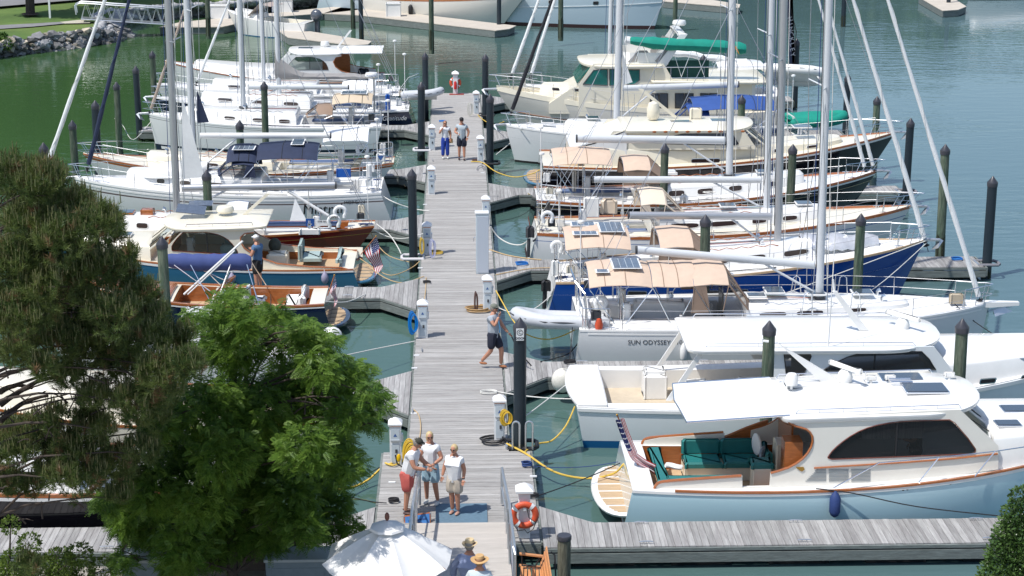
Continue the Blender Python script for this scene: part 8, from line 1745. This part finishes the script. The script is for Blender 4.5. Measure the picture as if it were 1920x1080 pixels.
def locust():
    Cc = []; Rr = []
    for (px, py, r) in lc:
        for q in range(2):
            Y = 33.0+random.uniform(-1.8, 1.9)*(1 if py < 960 else .5); p = Q(px+random.uniform(-.3, .3)*r, py+random.uniform(-.3, .3)*r, Y); Cc.append(tuple(p)); Rr.append(r/104*random.uniform(.8, 1.05))
    Cc = np.array(Cc); Rr = np.array(Rr); NL = 30000; pr = Rr**2; idx = RNG.choice(len(Cc), NL, p=pr/pr.sum())
    d = unit(RNG.normal(size=(NL, 3))); rad = Rr[idx]*RNG.uniform(.1, 1.1, NL)**.5; B = Cc[idx]+d*rad[:, None]*np.array([1, 1, .9])
    # gather leaves in flat layers along twigs
    B[:, 2] = B[:, 2]*.85+.15*(np.round(B[:, 2]/.22+.8*np.sin(B[:, 0]*5.1+B[:, 1]*3.3))*.22)
    out = unit(d*np.array([.8, .8, .3])+RNG.normal(size=(NL, 3))*.75); out[:, 2] = out[:, 2]*.6+.02; out = unit(out); Lr = RNG.uniform(.13, .24, NL)
    nrm = unit(np.array([[0, -.25, 1.0]])+RNG.normal(size=(NL, 3))*.55); sd = unit(np.cross(out, nrm)); K = 8; Vs = []
    for k in range(K):
        f = (k+1)/K; c = B+out*(Lr*f)[:, None]-np.array([0, 0, 1])*(.06*f*f)
        for s_ in (-1, 1):
            ln = (.056*math.sin(math.pi*min(.95, .25+f*.6)))*1.0; a = c; tip = c+sd*s_*ln+out*.010; w_ = out*.0125
            Vs.append(np.stack([a, a*.5+tip*.5+w_, tip, a*.5+tip*.5-w_], 1))
    V = np.concatenate(Vs, 0).reshape(-1, 3); return V, np.arange(len(V)).reshape(-1, 4), Cc
V, F, LCc = locust()
nmesh('crown', V, F, leafmat('locust leaf', (.048, .125, .016), (.20, .32, .05), .48, 1.5), loc)
m = MB(); m.tube([(-4.4, 33.3, LZ-.3), (-4.35, 33.3, 2.4), (-4.2, 33.2, 3.7), (-4.0, 33.2, 5.2), (-3.8, 33.2, 6.4)], [.12, .10, .07, .04, .02], 9); m.build('trunk', bark, loc)
branches(loc, [Vector((-4.3+.04*k, 33.25, 1.6+.4*k)) for k in range(12)], LCc[::2], r0=.05)
# ---------------------------------------------------------------- broadleaf bushes
def bush(name, label, cat, blobs, n, size, m1, seed=1, Yr=(29, 31), scale=100, stem=None, dens=1.0):
    random.seed(seed); t = thing(name, label, cat, stem or (0, 0, LZ)); Cc = []; Rr = []
    for (px, py, r, Y) in blobs: Cc.append(tuple(Q(px, py, Y))); Rr.append(r/scale)
    Cc = np.array(Cc); Rr = np.array(Rr); pr = Rr**2; idx = RNG.choice(len(Cc), n, p=pr/pr.sum()); d = unit(RNG.normal(size=(n, 3))); B = Cc[idx]+d*(Rr[idx]*RNG.uniform(.55, 1.03, n)**.5)[:, None]
    out = unit(d+RNG.normal(size=(n, 3))*.55); s1 = unit(np.cross(out, RNG.normal(size=(n, 3)))); L = (size*RNG.uniform(.7, 1.3, n))[:, None]; tip = B+out*L; md = B+out*L*.5+np.cross(out, s1)*L*.08
    V = np.stack([B, md+s1*L*.28, tip, md-s1*L*.28], 1).reshape(-1, 3); nmesh('crown', V, np.arange(len(V)).reshape(-1, 4), m1, t)
    m = MB(); s0 = Vector(t.location)
    for c in Cc[:8]: m.tube([s0, s0.lerp(Vector(c), .5)+Vector((0, 0, .1)), Vector(c)], [.05, .03, .01], 5)
    m.build('stems', bark, t); return t
hm_ = leafmat('glossy holly leaf', (.022, .06, .014), (.10, .17, .045), .15, 3, .28)
bush('clipped_shrub', 'clipped glossy green conical shrub at the lower right corner', 'shrub', [(1915, 935, 22, 27), (1912, 970, 34, 27), (1905, 1010, 46, 27), (1900, 1050, 52, 27), (1935, 980, 50, 27), (1930, 1030, 60, 27), (1895, 1085, 60, 27), (1950, 1080, 70, 27), (1960, 1020, 60, 27.3), (1915, 1160, 95, 27), (1920, 1250, 105, 27), (1922, 1350, 105, 27), (1925, 1440, 95, 27), (1880, 1220, 60, 26.7), (1990, 1230, 70, 27.2)], 46000, .062, hm_, 3, scale=122, stem=(8.9, 27, LZ))
bl = leafmat('yellow green bush leaf', (.05, .10, .015), (.16, .23, .04), .35, 3)
bush('bush', 'yellow green leafy bush at the bottom left corner', 'shrub', [(150, 1040, 24, 32.5), (110, 1055, 30, 32.5), (190, 1070, 26, 32.5), (30, 1060, 34, 32.5), (75, 1075, 36, 32.5), (10, 1090, 40, 32.5), (55, 1020, 22, 32.6), (20, 985, 18, 32.8)], 6500, .06, bl, 4, scale=105, stem=(-8.5, 32.5, LZ))
bush('bush', 'small yellow green bush left of the boarded wall section', 'shrub', [(130, 1062, 22, 33), (155, 1075, 24, 33), (110, 1085, 22, 33)], 2000, .05, bl, 5, scale=103, stem=(-7.7, 33, LZ))
gt = thing('dry_plant', 'dry pale wispy plant between the two lower left bushes', 'plant', tuple(Q(102, 1065, 33))); m = MB()
for k in range(46): a = random.uniform(0, 6.28); r_ = random.uniform(.05, .22); b0 = Q(102, 1060, 33); m.tube([b0, b0+Vector((r_*.5*math.cos(a), r_*.5*math.sin(a), .16)), b0+Vector((r_*math.cos(a), r_*math.sin(a), random.uniform(.2, .34)))], .0045, 3)
m.build('stalks', mat('dry stalk', (.32, .28, .20), .8), gt, kind='stuff')
# ---------------------------------------------------------------- far bank
wl = [(-260, 150), (-60, 118), (0, 111), (60, 104), (130, 97), (190, 89), (240, 79), (252, 72), (236, 62), (222, 52), (250, 44), (330, 36), (420, 27), (520, 18), (600, 12), (680, 3), (760, -8), (900, -30), (1100, -60)]
tl = [(-260, 118), (-60, 92), (10, 79), (60, 71), (110, 65), (165, 60), (182, 56), (190, 50), (185, 42), (172, 34), (180, 25), (250, 19), (330, 13), (420, 9), (520, 1), (600, -6), (680, -16), (760, -28), (900, -50), (1100, -80)]
W_ = [P(x, y, -.15) for x, y in wl]; T_ = [P(x, y, .9) for x, y in tl]
T_ = T_[:len(W_)] if len(T_) >= len(W_) else T_
# resample both to the same count
def resample(pl, n):
    d = [0]
    for a, b2 in zip(pl, pl[1:]): d.append(d[-1]+(b2-a).length)
    out = []
    for i in range(n):
        s_ = d[-1]*i/(n-1); j = max(0, min(len(pl)-2, next((k for k in range(len(d)-1) if d[k+1] >= s_), len(pl)-2))); f = (s_-d[j])/max(1e-6, d[j+1]-d[j]); out.append(pl[j].lerp(pl[j+1], min(1, f)))
    return out
NB = 90; Wr = resample(W_, NB); Tr = resample(T_, NB)
far = [Vector((-260+ (i/(NB-1))*700, 520, 3.5)) for i in range(NB)]
lawn = mat('mown lawn', (.075, .135, .025), .9, noise=.22, nscale=.5, bump=.5, bscale=6, col2=(.11, .16, .035))
m = MB(); m.grid([[Tr[i], Tr[i].lerp(far[i], .02)+Vector((0, 0, .04)), Tr[i].lerp(far[i], .1)+Vector((0, 0, .08)), far[i]] for i in range(NB)]); m.add([Tr[0], Vector((-240, Tr[0].y-8, .9)), Vector((-240, 522, 3.4)), far[0]+Vector((10, 0, -.1))], [(0, 1, 2, 3)]); m.build('lawn', lawn, kind='structure')
m = MB(); m.grid([[Wr[i]-Vector((0, 0, 1.5)), Wr[i], Tr[i]] for i in range(NB)]); m.add([Wr[0]-Vector((0, 0, 1.5)), Tr[0], Vector((-240, Tr[0].y-8, .9)), Vector((-240, Tr[0].y-12, -1.6))], [(0, 1, 2, 3)]); m.build('bank_slope', mat('dark silt between stones', (.05, .05, .04), .9, noise=.3, nscale=1), kind='structure')
# riprap stones
rp = thing('riprap', 'bank of grey broken stones along the far left shore', 'stone bank', tuple(Wr[30]))
stones = []
rm = [mat('grey bank stone', (.26, .26, .265), .9, noise=.35, nscale=1.6, rnd=.5, bump=.4, bscale=6), mat('tan bank stone', (.38, .33, .26), .9, noise=.35, nscale=1.6, rnd=.4), mat('dark bank stone', (.12, .12, .12), .9, noise=.35, nscale=1.6, rnd=.4)]
def stone_mesh(seed):
    r_ = random.Random(seed); bm = bmesh.new(); bmesh.ops.create_icosphere(bm, subdivisions=1, radius=.5)
    for v in bm.verts: v.co = Vector((v.co.x*r_.uniform(.75, 1.35), v.co.y*r_.uniform(.6, 1.1), v.co.z*r_.uniform(.45, .9)))
    me = bpy.data.meshes.new('stone'); bm.to_mesh(me); bm.free(); return me
for s_ in range(9): me = stone_mesh(s_); me.materials.append(rm[0 if s_ < 4 else 1 if s_ < 5 else 2]); stones.append(me)
cand = []
for i in range(NB-1):
    a, b2 = Wr[i], Wr[i+1]; L = (b2-a).length; hgt = (Tr[i]-Wr[i]).length; n = int(L*hgt*5.5)+1
    for q in range(min(n, 60)):
        f, g = random.random(), random.random()**.9; p = a.lerp(b2, f).lerp(Tr[i].lerp(Tr[i+1], f), g*1.02-.02); r = p-Vector((0, 0, CAM_Z)); zz = r.dot(_fw); sx_ = 960+F_PX*r.dot(_rt)/zz; sy_ = 540-F_PX*r.dot(_up)/zz
        cand.append((p, sx_, sy_))
vis = [c for c in cand if -20 < c[1] < 760 and c[2] > -12]; vis.sort(key=lambda c: -c[2]); near_ = vis[:298]; rest = [c for c in vis[298:]]+[c for c in cand if c not in vis][:400]
for k, (p, _, _) in enumerate(near_):
    o = bpy.data.objects.new('stone', random.choice(stones)); C.objects.link(o); o.parent = rp; o.location = p-rp.location+Vector((0, 0, .10)); s_ = random.uniform(.42, .85); o.scale = (s_*1.1, s_, s_*.9); o.rotation_euler = (random.uniform(-.5, .5), random.uniform(-.5, .5), random.uniform(0, 6.3))
V = []; F = []; MI = []
for p, _, _ in rest:
    me = random.choice(stones); s_ = random.uniform(.4, .8); M4 = Matrix.Translation(p+Vector((0, 0, .1))) @ Matrix.Rotation(random.uniform(0, 6), 4, 'Z') @ Matrix.Rotation(random.uniform(-.5, .5), 4, 'X') @ Matrix.Scale(s_, 4); o_ = len(V)
    V += [tuple(M4 @ v.co) for v in me.vertices]; F += [tuple(i+o_ for i in pl.vertices) for pl in me.polygons]
if F: o = nmesh('stones', V, F, rm[0], rp); o['kind'] = 'stuff'
# paths on the lawn
def sheet(name, pts, mt, z):
    m = MB(); pw = [P(x, y, z) for x, y in pts]; m.add(pw, [tuple(range(len(pw)))]); return m.build(name, mt, kind='structure', smooth=False)
asph = mat('grey asphalt path', (.20, .20, .205), .9, noise=.15, nscale=1)
sheet('path', [(-80, 49), (0, 47), (60, 44), (112, 41), (122, 44), (60, 50), (0, 54), (-80, 56)], asph, 1.02)
sheet('gangway_pad', [(112, 41), (150, 37), (172, 40), (168, 43), (122, 44)], mat('pale concrete', (.45, .42, .34), .9, noise=.1), 1.03)
sheet('road', [(-80, 17), (0, 12), (80, 5), (190, -4), (300, -14), (200, -14), (60, -6), (0, -2), (-80, 2)], asph, 1.24)
# shore trees
random.seed(9)
shl = leafmat('shore tree leaf', (.03, .085, .012), (.09, .17, .025), .3, .4)
def shoretree(x, y, h, label, trunk_h=3.0, r=3.0, n=900, kindname='shade_tree'):
    t = thing(kindname, label, 'tree', (x, y, 1.0), 'trees along the far lawn'); m = MB(); m.tube([(x, y, 1.0), (x+.1, y, 1.6+trunk_h), (x, y, h*.8)], [.32, .26, .05], 8)
    for q in range(5): a = q*1.3; m.tube([(x, y, 1.6+trunk_h*.9), (x+r*.6*math.cos(a), y+r*.6*math.sin(a), h*.6)], [.12, .03], 5)
    m.build('trunk', bark, t)
    cs = [np.array([x+random.uniform(-.6, .6)*r, y+random.uniform(-.6, .6)*r, 1.6+trunk_h+random.uniform(.1, .9)*(h-trunk_h)]) for _ in range(12)]; idx = RNG.integers(0, 12, n); d = unit(RNG.normal(size=(n, 3))); B = np.array(cs)[idx]+d*(r*.5*RNG.uniform(.3, 1, n)**.5)[:, None]
    s1 = unit(RNG.normal(size=(n, 3)))*.30; s2 = unit(np.cross(s1, RNG.normal(size=(n, 3))))*.20; V = np.stack([B-s1, B-s2, B+s1, B+s2], 1).reshape(-1, 3); nmesh('crown', V, np.arange(len(V)).reshape(-1, 4), shl, t); return t
p = P(57, 26, 1.1); shoretree(p.x, p.y, 10, 'tree whose slim trunk stands in a dark mulch ring on the lawn', 3.4, 3.6, 3000)
p = P(184, 4, 1.2); shoretree(p.x, p.y+2, 11, 'tree standing behind the aluminium gangway, only trunk foot in view', 3.6, 4.0, 3000)
sheet('mulch_ring', [(57+17*math.cos(a), 26+2.6*math.sin(a)) for a in [2*math.pi*k/20 for k in range(20)]], mat('dark mulch', (.05, .03, .022), .95, noise=.3), 1.16)
p = P(94, 34, 1.05); t = thing('marker_post', 'slim white lamp post with a small head on the lawn', 'post', p); MB().box((p.x, p.y, p.z+.9), (.12, .12, 1.8)).build('post', pvc, t); MB().rbox((p.x, p.y, p.z+1.95), (.3, .3, .3), .04).build('head', pvc, t)
p = P(4, 78, .9); bush('bush', 'round dark green bush at the left end of the stone bank', 'shrub', [(0, 76, 14, p.y), (12, 82, 9, p.y-.5), (-12, 78, 14, p.y)], 1500, .16, shl, 6, scale=29, stem=tuple(p))
# the wood that closes the far side of the harbour
NW = 60000; ti = RNG.random(NW); k = RNG.integers(0, 150, NW); cx = RNG.uniform(-120, 190, 150); cx.sort(); cyy = np.where(cx < 10, 158+RNG.uniform(0, 30, 150)-cx*.1, 175+np.maximum(0, cx-10)*1.2+RNG.uniform(0, 30, 150)); hh = RNG.uniform(11, 17, 150)*np.where(cx < 0, 1.15, 1.0); rr_ = RNG.uniform(3.5, 6, 150)
d = unit(RNG.normal(size=(NW, 3))); B = np.stack([cx[k]+d[:, 0]*rr_[k], cyy[k]+d[:, 1]*rr_[k], 2+hh[k]*.55+d[:, 2]*hh[k]*.5], 1)*1.0; s1 = unit(RNG.normal(size=(NW, 3)))*.95; s2 = unit(np.cross(s1, RNG.normal(size=(NW, 3))))*.7
V = np.stack([B-s1, B-s2, B+s1, B+s2], 1).reshape(-1, 3); o = nmesh('far_wood', V, np.arange(len(V)).reshape(-1, 4), shl); o['kind'] = 'stuff'; o['label'] = 'leafy green wood closing the far side of the harbour'
m = MB(); m.grid([[Vector((x, (158-x*.1 if x < 10 else 175+(x-10)*1.2)+dy+6, z)) for dy, z in ((-14, -.5), (-6, 1.2), (40, 4), (220, 6))] for x in range(-160, 260, 10)]); m.build('far_shore', lawn, kind='structure')
